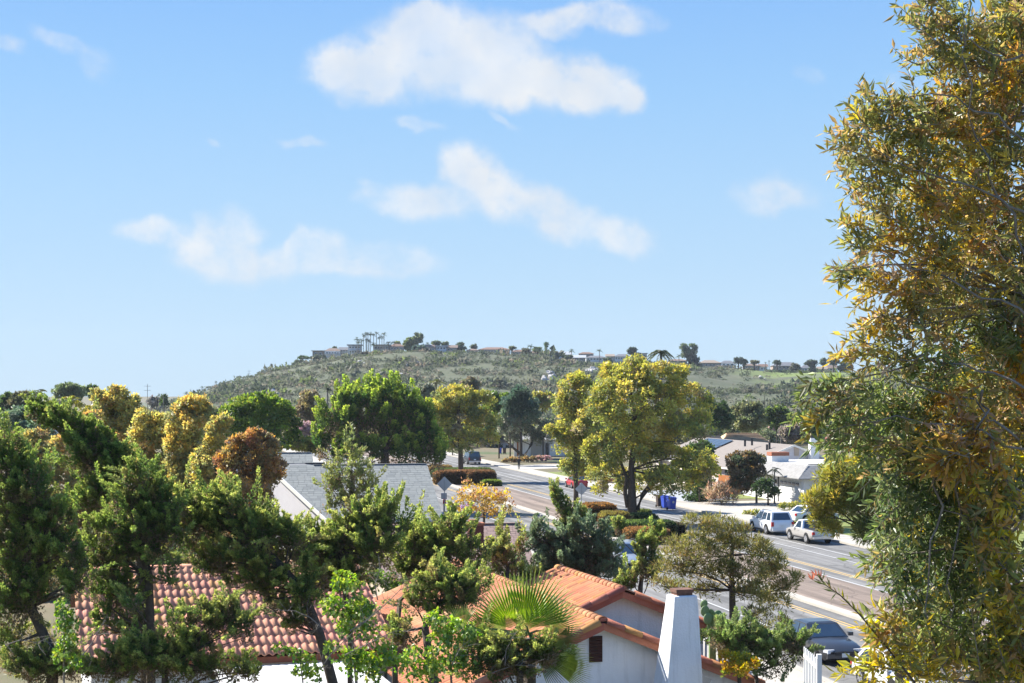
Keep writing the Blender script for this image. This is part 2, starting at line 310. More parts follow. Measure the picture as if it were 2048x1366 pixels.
# ------------------------------------------------------------------ leaves
def unit(a): return a/(np.linalg.norm(a, axis=-1, keepdims=True)+1e-9)
def rdir(n): return unit(rng.normal(size=(n, 3)))
def fast_mesh(name, verts, faces, col, m, parent=None):
    """verts (n,3), triangles (k,3), col (n,3)"""
    me = bpy.data.meshes.new(name); nv, nf = len(verts), len(faces)
    me.vertices.add(nv); me.vertices.foreach_set('co', np.ascontiguousarray(verts, dtype=np.float32).ravel())
    me.loops.add(nf*3); me.loops.foreach_set('vertex_index', np.ascontiguousarray(faces, dtype=np.int32).ravel())
    me.polygons.add(nf); me.polygons.foreach_set('loop_start', np.arange(0, nf*3, 3, dtype=np.int32))
    if col is not None:
        at = me.color_attributes.new('col', 'FLOAT_COLOR', 'POINT')
        at.data.foreach_set('color', np.concatenate([col, np.ones((nv, 1))], 1).astype(np.float32).ravel())
    me.materials.append(m); me.update(calc_edges=True); me.shade_flat()
    o = bpy.data.objects.new(name, me); COL.objects.link(o)
    if parent is not None: attach(o, parent)
    return o
def leaf_arrays(pos, axis, nrm, L, W, fold=.22):
    B = unit(np.cross(axis, nrm)); N = np.cross(B, axis); L = L[:, None]; W = W[:, None]
    mid = pos+axis*L*.45
    v = np.stack([pos, mid+B*W*.5+N*W*fold, pos+axis*L, mid-B*W*.5+N*W*fold], 1).reshape(-1, 3)
    k = np.arange(len(pos))[:, None]*4
    f = np.concatenate([k+np.array([[0, 1, 2]]), k+np.array([[0, 2, 3]])], 0)
    return v, f
def leaves(name, parent, pos, axis, nrm, L, W, col, m, fold=.22):
    v, f = leaf_arrays(pos, unit(axis), nrm, L, W, fold)
    o = fast_mesh(name, v, f, np.repeat(np.clip(col, .004, .9), 4, 0), m, parent); o['kind'] = 'stuff'; return o
def pick(pal, n):
    c = np.array([p[0] for p in pal]); w = np.array([p[1] for p in pal], float); return c[rng.choice(len(c), n, p=w/w.sum())]
LEAF_GAIN = 1.68
def foliage_arrays(clumps, mode, pal, Lp, Wp, Y, dens, sub=.3, lean=(0, 0, .3), tip=None, plume_n=1.0, plume=(42, 11)):
    """clumps: (centre, radii) in metres. Returns leaf pos, axis, nrm, L, W, col."""
    s = Y/F; Lm, Wm = Lp*s, Wp*s; lean = np.array(lean, float)
    A = []
    for (C, Rr) in clumps:
        C = np.array(C); Rr = np.array(Rr); area = math.pi*Rr[0]*Rr[2]
        n = max(24, int(dens*area/(.5*Lm*Wm)))
        if mode == 'plume':
            pl, pw = plume[0]*s, plume[1]*s
            npl = max(5, int(plume_n*1.3*area/(pl*pw*.75))); d = rdir(npl); fl = d[:, 2] < -.3; d[fl, 2] *= np.where(rng.uniform(size=fl.sum()) < .7, -1, 1)
            base = C+d*Rr*rng.uniform(.25, .88, (npl, 1)); dd = unit(unit(d*Rr)*.6+lean+rng.normal(0, .3, (npl, 3)))
            plL = pl*rng.uniform(.5, 1.4, npl)*np.where(rng.uniform(size=npl) < (.07 if plume[1] < 13 else 0), 1.8, 1); plW = pw*rng.uniform(.7, 1.3, npl); per = max(10, int(dens*plume[0]*plume[1]*.6/(.5*Lp*Wp)))
            k = np.repeat(np.arange(npl), per); n = len(k); t = rng.uniform(0, 1, n)**.9
            cv = unit(np.cross(dd, rdir(npl)))*plL[:, None]*.16
            p0 = base[k]+dd[k]*(t*plL[k])[:, None]+cv[k]*np.sin(t*math.pi)[:, None]
            rad = unit(np.cross(dd[k], rdir(n))); rr = .5*plW[k]*((1-t**2.2)*.95+.1)
            pos = p0+rad*(rr*rng.uniform(.2, 1, n)**.5)[:, None]; ax = unit(dd[k]*.95+rad*.7+rng.normal(0, .25, (n, 3)))
            tone = rng.uniform(.75, 1.2, npl)[k]; col = pick(pal, npl)[k]*tone[:, None]
            if tip is not None:
                u = np.clip((t-.4)/.6, 0, 1)*rng.uniform(.25, 1, n); col = col*(1-u[:, None])+np.array(tip)*u[:, None]
            ni = int(n*.16); dz = rdir(ni); pos = np.concatenate([pos, C+dz*Rr*(rng.uniform(.1, .8, (ni, 1))**.5)]); ax = np.concatenate([ax, unit(dz+rng.normal(0, .8, (ni, 3)))])
            col = np.concatenate([col, np.tile((.12, .095, .06), (ni, 1))]); n += ni
        else:
            rs = sub*min(Rr[0], Rr[2]); ns = max(5, int(1.9*area/(math.pi*rs*rs)))
            d = rdir(ns); fl = d[:, 2] < -.25; d[fl, 2] *= np.where(rng.uniform(size=fl.sum()) < .6, -1, 1)
            sc = C+d*Rr*(rng.uniform(.3, 1.0, (ns, 1))**.45)*.92
            sr = rs*rng.uniform(.6, 1.3, ns)
            k = rng.choice(ns, n, p=(sr**2)/(sr**2).sum()); ld = rdir(n)
            ld[:, 2] = np.where((ld[:, 2] < -.4) & (rng.uniform(size=n) < .5), -ld[:, 2], ld[:, 2])
            pos = sc[k]+ld*(sr[k]*rng.uniform(.25, 1.08, n)**.5)[:, None]
            tone = rng.uniform(.75, 1.22, ns)[k]; col = pick(pal, ns)[k]*tone[:, None]
            if mode == 'needle': ax = unit(ld*.8+rng.normal(0, .45, (n, 3))+lean*.9)
            else: ax = unit(ld*.55+rng.normal(0, .7, (n, 3))+lean)
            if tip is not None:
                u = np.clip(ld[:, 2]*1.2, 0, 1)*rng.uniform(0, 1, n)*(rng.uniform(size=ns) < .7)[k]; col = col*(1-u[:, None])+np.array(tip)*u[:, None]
        col = LEAF_GAIN*col*rng.uniform(.72, 1.25, (n, 1))*rng.normal(1, .06, (n, 3))
        A.append((pos, ax, rdir(n), Lm*rng.uniform(.65, 1.3, n), Wm*rng.uniform(.7, 1.25, n), col))
    return [np.concatenate([a[i] for a in A]) for i in range(6)]
def px_clumps(cl, Y, dfac=.9, jit=.25):
    out = []
    for c in cl:
        dy = c[4] if len(c) > 4 else rng.uniform(-1, 1)*jit*(c[2]+c[3])*.5*Y/F*2
        y = Y+dy; s = y/F; out.append((P(c[0], c[1], y), (c[2]*s, .5*(c[2]+c[3])*s*dfac, c[3]*s)))
    return out
def auto_clumps(px, py, rx, ry, n):
    out = [(px, py+ry*.1, rx*.6, ry*.6)]
    for i in range(n):
        a = 2*math.pi*(i+random.random()*.6)/n; k = .5+.15*random.random()
        out.append((px+rx*k*math.cos(a), py+ry*k*math.sin(a)*1.0, rx*random.uniform(.36, .52), ry*random.uniform(.36, .52)))
    return out
def curve_pts(a, b, n=5, sag=.12):
    a = np.array(a, float); b = np.array(b, float); w = rdir(1)[0]*np.linalg.norm(b-a)*sag
    return [a+(b-a)*t+w*math.sin(math.pi*t) for t in np.linspace(0, 1, n)]
GROW, DM = 1.16, 2.3
def tree(name, label, cat, Y, clumps, mode='broad', pal=None, leaf=(8, 5), dens=2.6, sub=.34, trunk=None, lean=(0, 0, .3), tip=None,
         group=None, branches=True, bark='bark', m='leaf', base=None, dfac=.9, plume_n=1.0, crown='crown', jit=.25, plume=(42, 11)):
    cl = px_clumps(clumps, Y, dfac, jit); cl = [(c, tuple(q*(GROW if mode == 'broad' else 1.0 if mode == 'plume' else 1.12) for q in r)) for c, r in cl]
    cen = np.mean([c[0] for c in cl], 0)
    if trunk: tp = [P(a, b, Y) for (a, b, r) in trunk]; tr = [r*Y/F for (_, _, r) in trunk]
    else:
        low = min(c[0][2] for c in cl); r0 = max(.08, .035*max(c[1][0] for c in cl)*2)
        tp = [np.array([cen[0], Y, max(low, .4)]), np.array([cen[0]+.1, Y, low*.5])]; tr = [r0*.7, r0]
    b0 = tp[-1].copy()
    if b0[2] > 0.05: b0[2] = -0.05; tp.append(b0); tr.append(tr[-1]*1.15)
    root = empty(name, (tp[-1][0], tp[-1][1], 0)); tag(root, label, cat, group)
    mb = MB().tube(tp, tr, 9); mb.build('trunk', M[bark], root, True)
    if branches:
        for (C, Rr) in cl:
            q = [np.linalg.norm(C-p)+(0 if p[2] < C[2]+Rr[2] else 3) for p in tp]; i = int(np.argmin(q))
            r = min(tr[i]*.4, .03+.04*Rr[0]); MB().tube(curve_pts(tp[i], C+(C-tp[i])*.06), np.linspace(r, r*.2, 5), 5).build('branch', M[bark], root, True)
    a = foliage_arrays(cl, mode, pal, leaf[0], leaf[1], Y, dens*DM, sub, lean, tip, plume_n, plume)
    leaves(crown, root, *a, M[m])
    return root
# ================================================================== SETTING
def sheet(name, polys, m, z=None):
    mb = MB()
    for p in polys: mb.poly(p)
    o = mb.build(name, m); o['kind'] = 'structure'; return o
sheet('ground', [[(-2500, -60, 0), (2500, -60, 0), (2500, 4000, 0), (-2500, 4000, 0)]], M['soil'])
T0, T1 = -10, 330
def strip(L0, L1, z, t0=T0, t1=T1, n=1): return [[R(L0, a, z), R(L1, a, z), R(L1, b, z), R(L0, b, z)] for a, b in zip(np.linspace(t0, t1, n+1)[:-1], np.linspace(t0, t1, n+1)[1:])]
sheet('road', strip(24.5, 48, .004, n=12), M['asphalt'])
sheet('painted_median', strip(33.2, 38.5, .008, n=12), M['median'])
lines = []
for L, w in ((31.25, .11), (31.55, .11), (39.85, .11), (40.15, .11)): lines += strip(L-w/2, L+w/2, .012, n=4)
sheet('yellow_lines', lines, M['paint_yellow'])
lines = []
for L, w in ((38.6, .14), (43.4, .12), (44.9, .12)): lines += strip(L-w/2, L+w/2, .012, n=4)
lines += strip(27.6, 27.72, .012, n=4)
sheet('white_lines', lines, M['paint_white'])
def slab(name, L0, L1, h, t0=T0, t1=T1, m='concrete', n=1, gap=0.0):
    mb = MB(); ts = np.linspace(t0, t1, n+1)
    for a, b in zip(ts[:-1], ts[1:]): mb.box(R((L0+L1)/2, (a+b)/2, h/2-.02), (L1-L0, b-a-gap, h+.04), RN, RD)
    o = mb.build(name, M[m]); o['kind'] = 'structure'; return o
slab('median_kerb', 32.55, 33.2, .13, n=60, gap=.02)
slab('kerb', 48.0, 48.35, .14, n=60, gap=.02); slab('kerb', 24.15, 24.5, .14, n=60, gap=.02)
# pavement slabs, each a part of the pavement
def pavement(L0, L1, t0, t1, n_part):
    base = slab('pavement', L0, L1, .1, t0, t1)
    return base
p_far = pavement(48.35, 50.6, T0, T1, 0); p_near = pavement(21.6, 24.15, T0, T1, 0)
sl_me = None
for i in range(110):
    t = 62+i*1.55
    if sl_me is None:
        mb = MB(); mb.box((0, 0, 0), (2.22, 1.53, .03)); so_ = mb.build('paving_slab', M['concrete']); sl_me = so_.data; o = so_
    else: o = bpy.data.objects.new('paving_slab', sl_me); COL.objects.link(o)
    o.location = Vector(R(49.475, t, .117+.004*random.random())); o.rotation_euler = (random.uniform(-.004, .004), random.uniform(-.004, .004), TH); attach(o, p_far)
def gpoly(name, pts, m, z): return sheet(name, [[G(a, b, z) for a, b in pts]], M[m])
sheet('driveway', [[R(50.6, 127, .02), R(60.3, 134, .02), R(60.3, 143.2, .02), R(50.6, 142, .02)], [R(50.6, 208, .02), R(62, 214, .02), R(62, 224, .02), R(50.6, 220, .02)], [R(50.6, 168, .02), R(60, 170, .02), R(60, 178, .02), R(50.6, 178, .02)]], M['concrete'])
sheet('gravel_yard', [[R(50.6, 142.1, .03), R(57.5, 146, .03), R(58.5, 160, .03), R(50.6, 160, .03)]], M['gravel'])
sheet('lawn', [[R(57.6, 146, .03), R(63.5, 144, .03), R(63.5, 156, .03), R(58.6, 158, .03)], [R(50.6, 84, .03), R(66, 84, .03), R(66, 122, .03), R(50.6, 126, .03)], [R(50.6, 182, .03), R(62, 184, .03), R(62, 204, .03), R(50.6, 200, .03)]], M['lawn'])

# ------------------------------------------------------------------ the hill
RIDGE = np.array([(-900, 845), (150, 838), (250, 830), (300, 818), (340, 806), (400, 785), (470, 762), (520, 747), (570, 733), (610, 727), (650, 722), (700, 716), (760, 708), (820, 704), (880, 706), (960, 708), (1060, 713), (1140, 721), (1250, 724), (1350, 727), (1440, 734), (1560, 743), (1700, 746), (1800, 748), (2050, 758), (2600, 775), (3400, 800)], float)
HY0, HY1 = 400.0, 800.0
from mathutils import noise as mn
def hill_z(px, Y):
    yr = np.interp(px, RIDGE[:, 0], RIDGE[:, 1]); zr = CAMZ+(785-yr)*HY1/F
    s = (Y-HY0)/(HY1-HY0)
    prof = 0.0 if s <= 0 else ((s*s*(3-2*s))*.55+s*.45 if s <= 1 else max(0.0, 1-(s-1)*.06))
    X = (px-CX)/F*Y
    nz = (mn.fractal(Vector((X*.012, Y*.012, 3.3)), 1.0, 2.0, 4)*3.2)*min(1, max(0, s)*3)*(1 if s < .9 else .25)
    return max(zr, -2)*prof+nz*min(1, max(0, zr)/8)-(0 if s > 0 else 2)
def hill():
    pxs = np.concatenate([np.arange(-900, 100, 60), np.arange(100, 2150, 12), np.arange(2150, 3400, 60)]); Ys = np.concatenate([np.linspace(380, 800, 64), np.linspace(820, 1500, 14)])
    v = []; f = []
    for Y in Ys:
        for px in pxs: v.append(((px-CX)/F*Y, Y, hill_z(px, Y)-.3))
    n = len(pxs)
    for i in range(len(Ys)-1):
        for j in range(n-1): f.append((i*n+j, i*n+j+1, (i+1)*n+j+1, (i+1)*n+j))
    me = bpy.data.meshes.new('hill'); me.from_pydata(v, [], f); me.polygons.foreach_set('use_smooth', [True]*len(f))
    m, nt, b, o = nodes('hillside'); N = nt.nodes; L = nt.links; b.inputs['Roughness'].default_value = .95; b.inputs['Specular IOR Level'].default_value = .1
    tc = N.new('ShaderNodeTexCoord')
    def nz(scale, lo, hi, det=8):
        q = N.new('ShaderNodeTexNoise'); q.inputs['Scale'].default_value = scale; q.inputs['Detail'].default_value = det; q.inputs['Roughness'].default_value = .7; L.new(tc.outputs['Object'], q.inputs['Vector'])
        r = N.new('ShaderNodeMapRange'); r.inputs['From Min'].default_value = lo; r.inputs['From Max'].default_value = hi; L.new(q.outputs['Fac'], r.inputs['Value']); return r.outputs[0]
    def mix(f_, a, b_):
        x = N.new('ShaderNodeMix'); x.data_type = 'RGBA'; L.new(f_, x.inputs[0])
        for i, q in ((6, a), (7, b_)):
            if isinstance(q, tuple): x.inputs[i].default_value = (*q, 1)
            else: L.new(q, x.inputs[i])
        return x.outputs[2]
    c = mix(nz(.05, .4, .62), (.085, .098, .06), (.11, .115, .078)); c = mix(nz(.16, .55, .76), c, (.18, .165, .125)); c = mix(nz(.03, .58, .72), c, (.095, .12, .05))
    sep = N.new('ShaderNodeSeparateXYZ'); L.new(tc.outputs['Object'], sep.inputs[0])
    mr = N.new('ShaderNodeMapRange'); mr.inputs['From Min'].default_value = 102; mr.inputs['From Max'].default_value = 132; L.new(sep.outputs[0], mr.inputs['Value'])
    mm = N.new('ShaderNodeMath'); mm.operation = 'MULTIPLY'; L.new(mr.outputs[0], mm.inputs[0]); L.new(nz(.03, .44, .54), mm.inputs[1])
    c = mix(mm.outputs[0], c, (.15, .19, .065)); L.new(c, b.inputs['Base Color'])
    me.materials.append(m); ob = bpy.data.objects.new('hill', me); COL.objects.link(ob); ob['kind'] = 'structure'
hill()
def scrub():
    n = 15000; px = rng.uniform(200, 2150, n); Y = HY0+rng.uniform(0.02, 1, n)**.9*(HY1-HY0+4)
    dn = np.array([mn.noise(Vector(((a-CX)/F*y*.03, y*.03, 8.))) for a, y in zip(px, Y)])
    keep = rng.uniform(size=n) < np.clip(.72+dn*1.3, .12, 1); px, Y, dn = px[keep], Y[keep], dn[keep]
    # the open grassy slope on the right stays mostly bare
    bare = (px > 1440) & (px < 1720) & (Y > 640) & (Y < 775) & (rng.uniform(size=len(px)) < .9); px, Y, dn = px[~bare], Y[~bare], dn[~bare]
    n = len(px); C = np.array([((a-CX)/F*y, y, hill_z(a, y)) for a, y in zip(px, Y)])
    r = rng.gamma(3.2, .42, n)*(.6+np.clip(dn+.3, 0, 1)); k = 30; r = r*np.where(Y > 750, .6, 1)
    col = pick([((.095, .112, .07), 3), ((.12, .128, .09), 3), ((.155, .15, .115), 1.6), ((.065, .08, .052), 2.4), ((.13, .16, .065), 1.2), ((.2, .17, .13), .8)], n)
    d = rdir(n*k); d[:, 2] = np.abs(d[:, 2]); i = np.repeat(np.arange(n), k)
    pos = C[i]+d*(r[i]*np.array([1]*(n*k))*rng.uniform(.3, .9, n*k))[:, None]*np.array([1.15, 1.15, .8])
    leaves('scrub', None, pos, unit(d+rng.normal(0, .5, d.shape)), rdir(n*k), r[i]*rng.uniform(.3, .6, n*k), r[i]*rng.uniform(.25, .5, n*k), col[i]*rng.uniform(.75, 1.25, (n*k, 1)), M['leaf_dense'])
scrub()
# boulders in outcrops
def rock_mesh(seed):
    random.seed(seed); bm = bmesh.new(); bmesh.ops.create_icosphere(bm, subdivisions=2, radius=1)
    for v in bm.verts: v.co *= .75+.45*mn.noise(v.co*1.3+Vector((seed*7.1, 0, 0)))+.12*random.random()
    me = bpy.data.meshes.new('boulder'); bm.to_mesh(me); bm.free(); me.materials.append(M['rock']); return me
RM = [rock_mesh(i) for i in range(4)]
def outcrop(label, group, px, py, Y, n, spread, size):
    for i in range(n):
        a = px+random.gauss(0, spread); y = Y+random.gauss(0, 5)
        o = bpy.data.objects.new('boulder', RM[i % 4]); COL.objects.link(o); s = size*random.uniform(.4, 1.2)
        o.scale = (s*1.2, s, s*.75); o.rotation_euler = (random.random(), random.random(), random.random()*6)
        o.location = ((a-CX)/F*y, y, hill_z(a, y)+s*.25); tag(o, label, 'boulder', group)
def hill_Y(px, py):
    ys = np.linspace(HY0+5, HY1, 200); q = [HY+(CAMZ-hill_z(px, y))*F/y for y in ys]
    i = int(np.argmin(np.abs(np.array(q)-py))); return float(ys[i])
for (lb, gp, px, py, n, sp, sz) in (('pale boulder in the rock outcrop low on the hill above the tall golden street tree', 'boulders above the golden tree', 1107, 757, 9, 9, 1.9),
        ('whitish boulder in the outcrop below the blue-roofed hilltop house', 'boulders below the blue-roofed house', 1187, 743, 8, 9, 1.6),
        ('grey boulder scattered on the bare left slope of the hill', 'boulders on the left slope', 468, 783, 9, 12, 1.4),
        ('grey boulder on the lower left slope above the bright green tree', 'boulders above the green tree', 540, 792, 7, 10, 1.2),
        ('pale boulder beneath the palm cluster on the hilltop', 'boulders beneath the hilltop palms', 715, 727, 9, 9, 1.0),
        ('pale boulder in the bare patch below the hilltop trees', 'boulders in the bare patch', 830, 726, 8, 14, .9),
        ('pale boulder scattered in mid slope scrub above the dark rounded tree', 'boulders in mid slope scrub', 790, 752, 7, 12, 1.0),
        ('grey boulder on the green grass slope at the right of the hill', 'boulders on the green slope', 1528, 757, 4, 4, 1.0)):
    outcrop(lb, gp, px, py, hill_Y(px, py), n, sp, sz)

# ------------------------------------------------------------------ hilltop houses
HW = [mat('cream_wall', (.5, .47, .43)), mat('brown_wall', (.3, .24, .2)), mat('white_wall', (.7, .7, .69)), mat('pinkish_wall', (.45, .36, .31)), mat('bluegrey_wall', (.42, .46, .5))]
HR = [mat('brown_roof', (.22, .16, .13)), mat('terracotta_roof', (.2, .125, .095)), mat('slate_roof', (.16, .165, .18)), mat('pale_roof', (.42, .44, .47)), mat('tan_roof', (.3, .24, .19))]
def hill_house(x0, x1, ytop, ybot, wall, roof, label, kind='hip', Y=None, win=4, deck=False, storeys=1):
    Y = Y or 792; s = Y/F; a = P(x0, ybot, Y); b = P(x1, ybot, Y); zt = P(x0, ytop, Y)[2]; zb = a[2]; w = b[0]-a[0]; d = min(9, max(5, w*.6)); h = zt-zb
    wh = h*(.62 if kind != 'flat' else .9)
    root = empty('hillside_house', (a[0]+w/2, Y+d/2, zb-3)); tag(root, label, 'house', 'houses along the hilltop')
    cx = a[0]+w/2
    MB().box((cx, Y+d/2, zb+wh/2-2), (w, d, wh+4)).build('wall', HW[wall], root)
    o = .45; z0 = zb+wh; zr = zt
    if kind == 'flat': MB().box((cx, Y+d/2, (z0+zt)/2+.02), (w+1.2, d+1.2, max(.25, zt-z0))).build('roof', HR[roof], root)
    else:
        e = [(a[0]-o, Y-o, z0), (b[0]+o, Y-o, z0), (b[0]+o, Y+d+o, z0), (a[0]-o, Y+d+o, z0)]
        ins = d/2 if kind == 'hip' and w > d*1.2 else 0.0
        r0, r1 = (a[0]-o+ins, Y+d/2, zr), (b[0]+o-ins, Y+d/2, zr)
        mb = MB().poly([e[0], e[1], r1, r0]).poly([e[2], e[3], r0, r1]).poly([e[1], e[2], r1]).poly([e[3], e[0], r0]).poly(e[::-1]); mb.build('roof', HR[roof], root)
    ww = w/(win+.5)
    for st in range(storeys):
        zc = zb+wh*(st+.55)/storeys
        for i in range(win):
            x = a[0]+ww*(i+.75)
            fr = MB().box((x, Y-.03, zc), (ww*.66, .06, wh*.5/storeys)).build('window', M['white_paint'], root)
            pn = MB().box((x, Y-.07, zc), (ww*.56, .04, wh*.4/storeys)).build('pane', M['glass']); sub(pn, fr)
    if deck:
        MB().box((cx, Y-1.3, zb+wh*.42), (w*.98, 2.4, .18)).build('deck', M['white_paint'], root)
        mb = MB()
        MB().box((cx, Y-2.45, zb+wh*.42+.75), (w*.98, .07, .09)).build('railing', M['white_paint'], root)
        for i in range(8): MB().box((a[0]+w*(.03+.134*i), Y-2.4, zb+wh*.1-.6), (.2, .2, wh*.62+1.2)).build('deck_post', M['white_paint'], root)
    return root
HH = [
 (625, 647, 701, 714, 1, 0, 'small brown boxy lookout house alone at the left end of the hilltop', 'flat', None, 2, False, 1),
 (650, 680, 696, 711, 2, 0, 'white decked house between the lookout and the taller glazed house', 'hip', None, 5, True, 1),
 (678, 698, 694, 709, 0, 2, 'cream house with blue-grey glazing tucked against the tall hilltop house', 'hip', 794, 3, False, 2),
 (696, 722, 689, 708, 4, 2, 'tall blue-grey glazed house just left of the hilltop palm cluster', 'flat', None, 4, True, 2),
 (747, 778, 689, 702, 0, 4, 'cream house with a long flat roof seen through the palm cluster', 'flat', None, 5, False, 1),
 (779, 807, 687, 702, 3, 1, 'pinkish house with a brown roof left of the big round green tree', 'hip', None, 4, False, 1),
 (849, 871, 689, 703, 3, 0, 'pinkish brown house just right of the dark hilltop tree', 'gable', None, 3, False, 1),
 (872, 893, 691, 709, 4, 3, 'pale blue house with white deck on the hilltop', 'flat', None, 3, True, 2),
 (893, 914, 690, 704, 1, 0, 'brown shingled house beside the pale blue hilltop house', 'gable', None, 3, False, 1),
 (934, 957, 697, 706, 1, 0, 'small dark brown house half sunk in hilltop shrubs', 'hip', None, 3, False, 1),
 (958, 1020, 694, 707, 3, 1, 'long low terracotta-roofed house at the top middle of the hill', 'hip', None, 8, False, 1),
 (1022, 1059, 699, 710, 3, 1, 'low terracotta-roofed house with a feather palm at its right end', 'hip', None, 5, False, 1),
 (1060, 1078, 702, 712, 1, 1, 'small brown house between the feather palm and the columnar tree', 'hip', None, 3, False, 1),
 (1079, 1115, 702, 715, 3, 4, 'tan-roofed pinkish house behind the columnar hilltop tree', 'gable', None, 4, False, 1),
 (1117, 1143, 703, 719, 2, 3, 'white two-storey gabled house on the hilltop', 'gable', None, 3, False, 2),
 (1141, 1171, 710, 724, 1, 3, 'dark house with a pale blue-grey roof below the white gabled house', 'gable', 778, 3, False, 1),
 (1158, 1187, 704, 713, 1, 1, 'brown-roofed house peeping over the pale blue-grey roof', 'hip', 800, 4, False, 1),
 (1172, 1212, 711, 722, 2, 2, 'long white house with grey roof beneath the single round palm', 'hip', None, 6, False, 1),
 (1213, 1228, 708, 720, 0, 4, 'small cream house between two long white hilltop houses', 'gable', None, 2, False, 1),
 (1229, 1262, 708, 721, 2, 2, 'long white house at the left of the queen palm silhouette', 'hip', None, 6, False, 1),
 (1279, 1294, 706, 718, 0, 3, 'cream boxy house hard left of the queen palm silhouette', 'flat', None, 2, False, 1),
 (1338, 1374, 718, 727, 1, 0, 'low brown house at the foot of the lone tall hilltop tree', 'hip', None, 5, False, 1),
 (1400, 1441, 720, 735, 1, 4, 'tan hip-roofed house just right of the lone tall hilltop tree', 'hip', None, 5, False, 1),
 (1442, 1470, 721, 734, 2, 2, 'white house with slate roof and open veranda on the right ridge', 'hip', None, 3, True, 1),
 (1488, 1518, 727, 738, 1, 0, 'low brown house right of a clump of dark ridge trees', 'hip', None, 4, False, 1),
 (1519, 1535, 728, 742, 2, 1, 'narrow white house with a white chimney stack on the right ridge', 'gable', None, 2, False, 1),
 (1546, 1598, 724, 744, 1, 2, 'wide two-storey house with slate roof on the right ridge', 'hip', None, 6, False, 2),
 (1602, 1633, 730, 746, 2, 2, 'white house with grey roof behind dark round ridge trees', 'hip', None, 5, False, 1),
 (1637, 1654, 733, 747, 0, 4, 'cream house between two round trees at the right of the ridge', 'gable', None, 2, False, 1),
 (1657, 1675, 730, 747, 2, 0, 'bright white tall house beside the foreground leaves at the ridge end', 'gable', None, 2, False, 2)]
for h in HH: hill_house(*h[:7], kind=h[7], Y=h[8], win=h[9], deck=h[10], storeys=h[11])
# terrace walls under the left hilltop houses
for (x0, x1, y0, y1, lb) in ((644, 672, 716, 725, 'lower white terrace wall with dark openings below the lookout house'), (668, 706, 712, 721, 'upper white terrace wall below the tall glazed house')):
    Y = 783; a = P(x0, y1, Y); b = P(x1, y0, Y); t = empty('terrace_wall', (a[0], Y, a[2])); tag(t, lb, 'wall')
    MB().box(((a[0]+b[0])/2, Y, (a[2]+b[2])/2-1.5), (b[0]-a[0], .5, b[2]-a[2]+3)).build('wall_face', HW[2], t)
    for i in range(7): MB().box((a[0]+(b[0]-a[0])*(i+.6)/7.2, Y-.27, a[2]+.8), (.7, .06, .9)).build('opening', M['dark'], t)

def haze():
    mb = MB(); mb.box((-100, 780, 37), (2400, 1610, 76)); o = mb.build('haze', nodes('haze_air')[0]); m = o.data.materials[0]; nt = m.node_tree; nt.nodes.clear()
    out = nt.nodes.new('ShaderNodeOutputMaterial'); v = nt.nodes.new('ShaderNodeVolumePrincipled'); v.inputs['Color'].default_value = (.8, .88, 1, 1); v.inputs['Density'].default_value = HAZE; v.inputs['Anisotropy'].default_value = 0
    nt.links.new(v.outputs[0], out.inputs['Volume']); o['kind'] = 'stuff'
HAZE = .00009
haze()
# ================================================================== HOUSES
TH_H = math.radians(17.5); HD = np.array([-math.sin(TH_H), math.cos(TH_H), 0]); HN = np.array([math.cos(TH_H), math.sin(TH_H), 0]); UPV = np.array([0, 0, 1.])
def Hh(u, v, z): return HN*u+HD*v+UPV*z
def s_tile(w, l, th=.022, rise=.075, m='tile'):
    """one S-profile clay tile: x across, y down the slope, z out"""
    n = 9; v = []; f = []
    xs = np.linspace(0, w*1.06, n); zz = rise*(np.sin(xs/w*2*math.pi-.6)*.5+.5)
    for y, dz in ((0, 0.0), (l, .014)):
        for x, z in zip(xs, zz): v.append((x, y, z+dz+th))
    for x, z in zip(xs, zz): v.append((x, l, z+.014-.012))
    for i in range(n-1): f.append((i, n+i, n+i+1, i+1)); f.append((n+i, 2*n+i, 2*n+i+1, n+i+1))
    me = bpy.data.meshes.new('tile'); me.from_pydata(v, [], f); me.polygons.foreach_set('use_smooth', [True]*len(f)); me.materials.append(M[m]); me.update(); return me
def tile_field(root, o, across, down, na, nd, w, l, keep=None, n_part=300, prio=None, m='tile'):
    """lay tiles from the ridge corner o; the n_part best seen are parts, the rest one joined part"""
    me = s_tile(w, l*1.06, m=m); nrm = np.cross(across, down); 
    if nrm[2] < 0: nrm = -nrm
    lst = []
    for i in range(na):
        for j in range(nd):
            p = o+across*(i*w)+down*(j*l)
            if keep is None or keep(p+across*w*.5+down*l*.5): lst.append((prio(p) if prio else 0, random.random(), p))
    lst.sort(key=lambda q: (q[0], q[1])); rest = MB()
    for k, (_, _, p) in enumerate(lst):
        jit = random.uniform(-.006, .006); dn = unit(down+nrm*jit*1.2+across*random.uniform(-.012, .012)); ac = unit(across-dn*np.dot(across, dn)); nn = np.cross(ac, dn)
        if nn[2] < 0: nn = -nn
        q = p+nrm*random.uniform(0, .012)
        mtx = Matrix(((ac[0], dn[0], nn[0], q[0]), (ac[1], dn[1], nn[1], q[1]), (ac[2], dn[2], nn[2], q[2]), (0, 0, 0, 1)))
        if k < n_part:
            t = bpy.data.objects.new('tile', me); COL.objects.link(t); t.matrix_world = mtx; attach(t, root); t.matrix_basis = mtx
        else:
            b = len(rest.v); rest.v += [tuple(mtx @ v.co) for v in me.vertices]; rest.f += [tuple(b+i for i in pl.vertices) for pl in me.polygons]; rest.m += [0]*len(me.polygons)
    if rest.v: r = rest.build('tiles_beyond', M[m], root, True); r['kind'] = 'stuff'
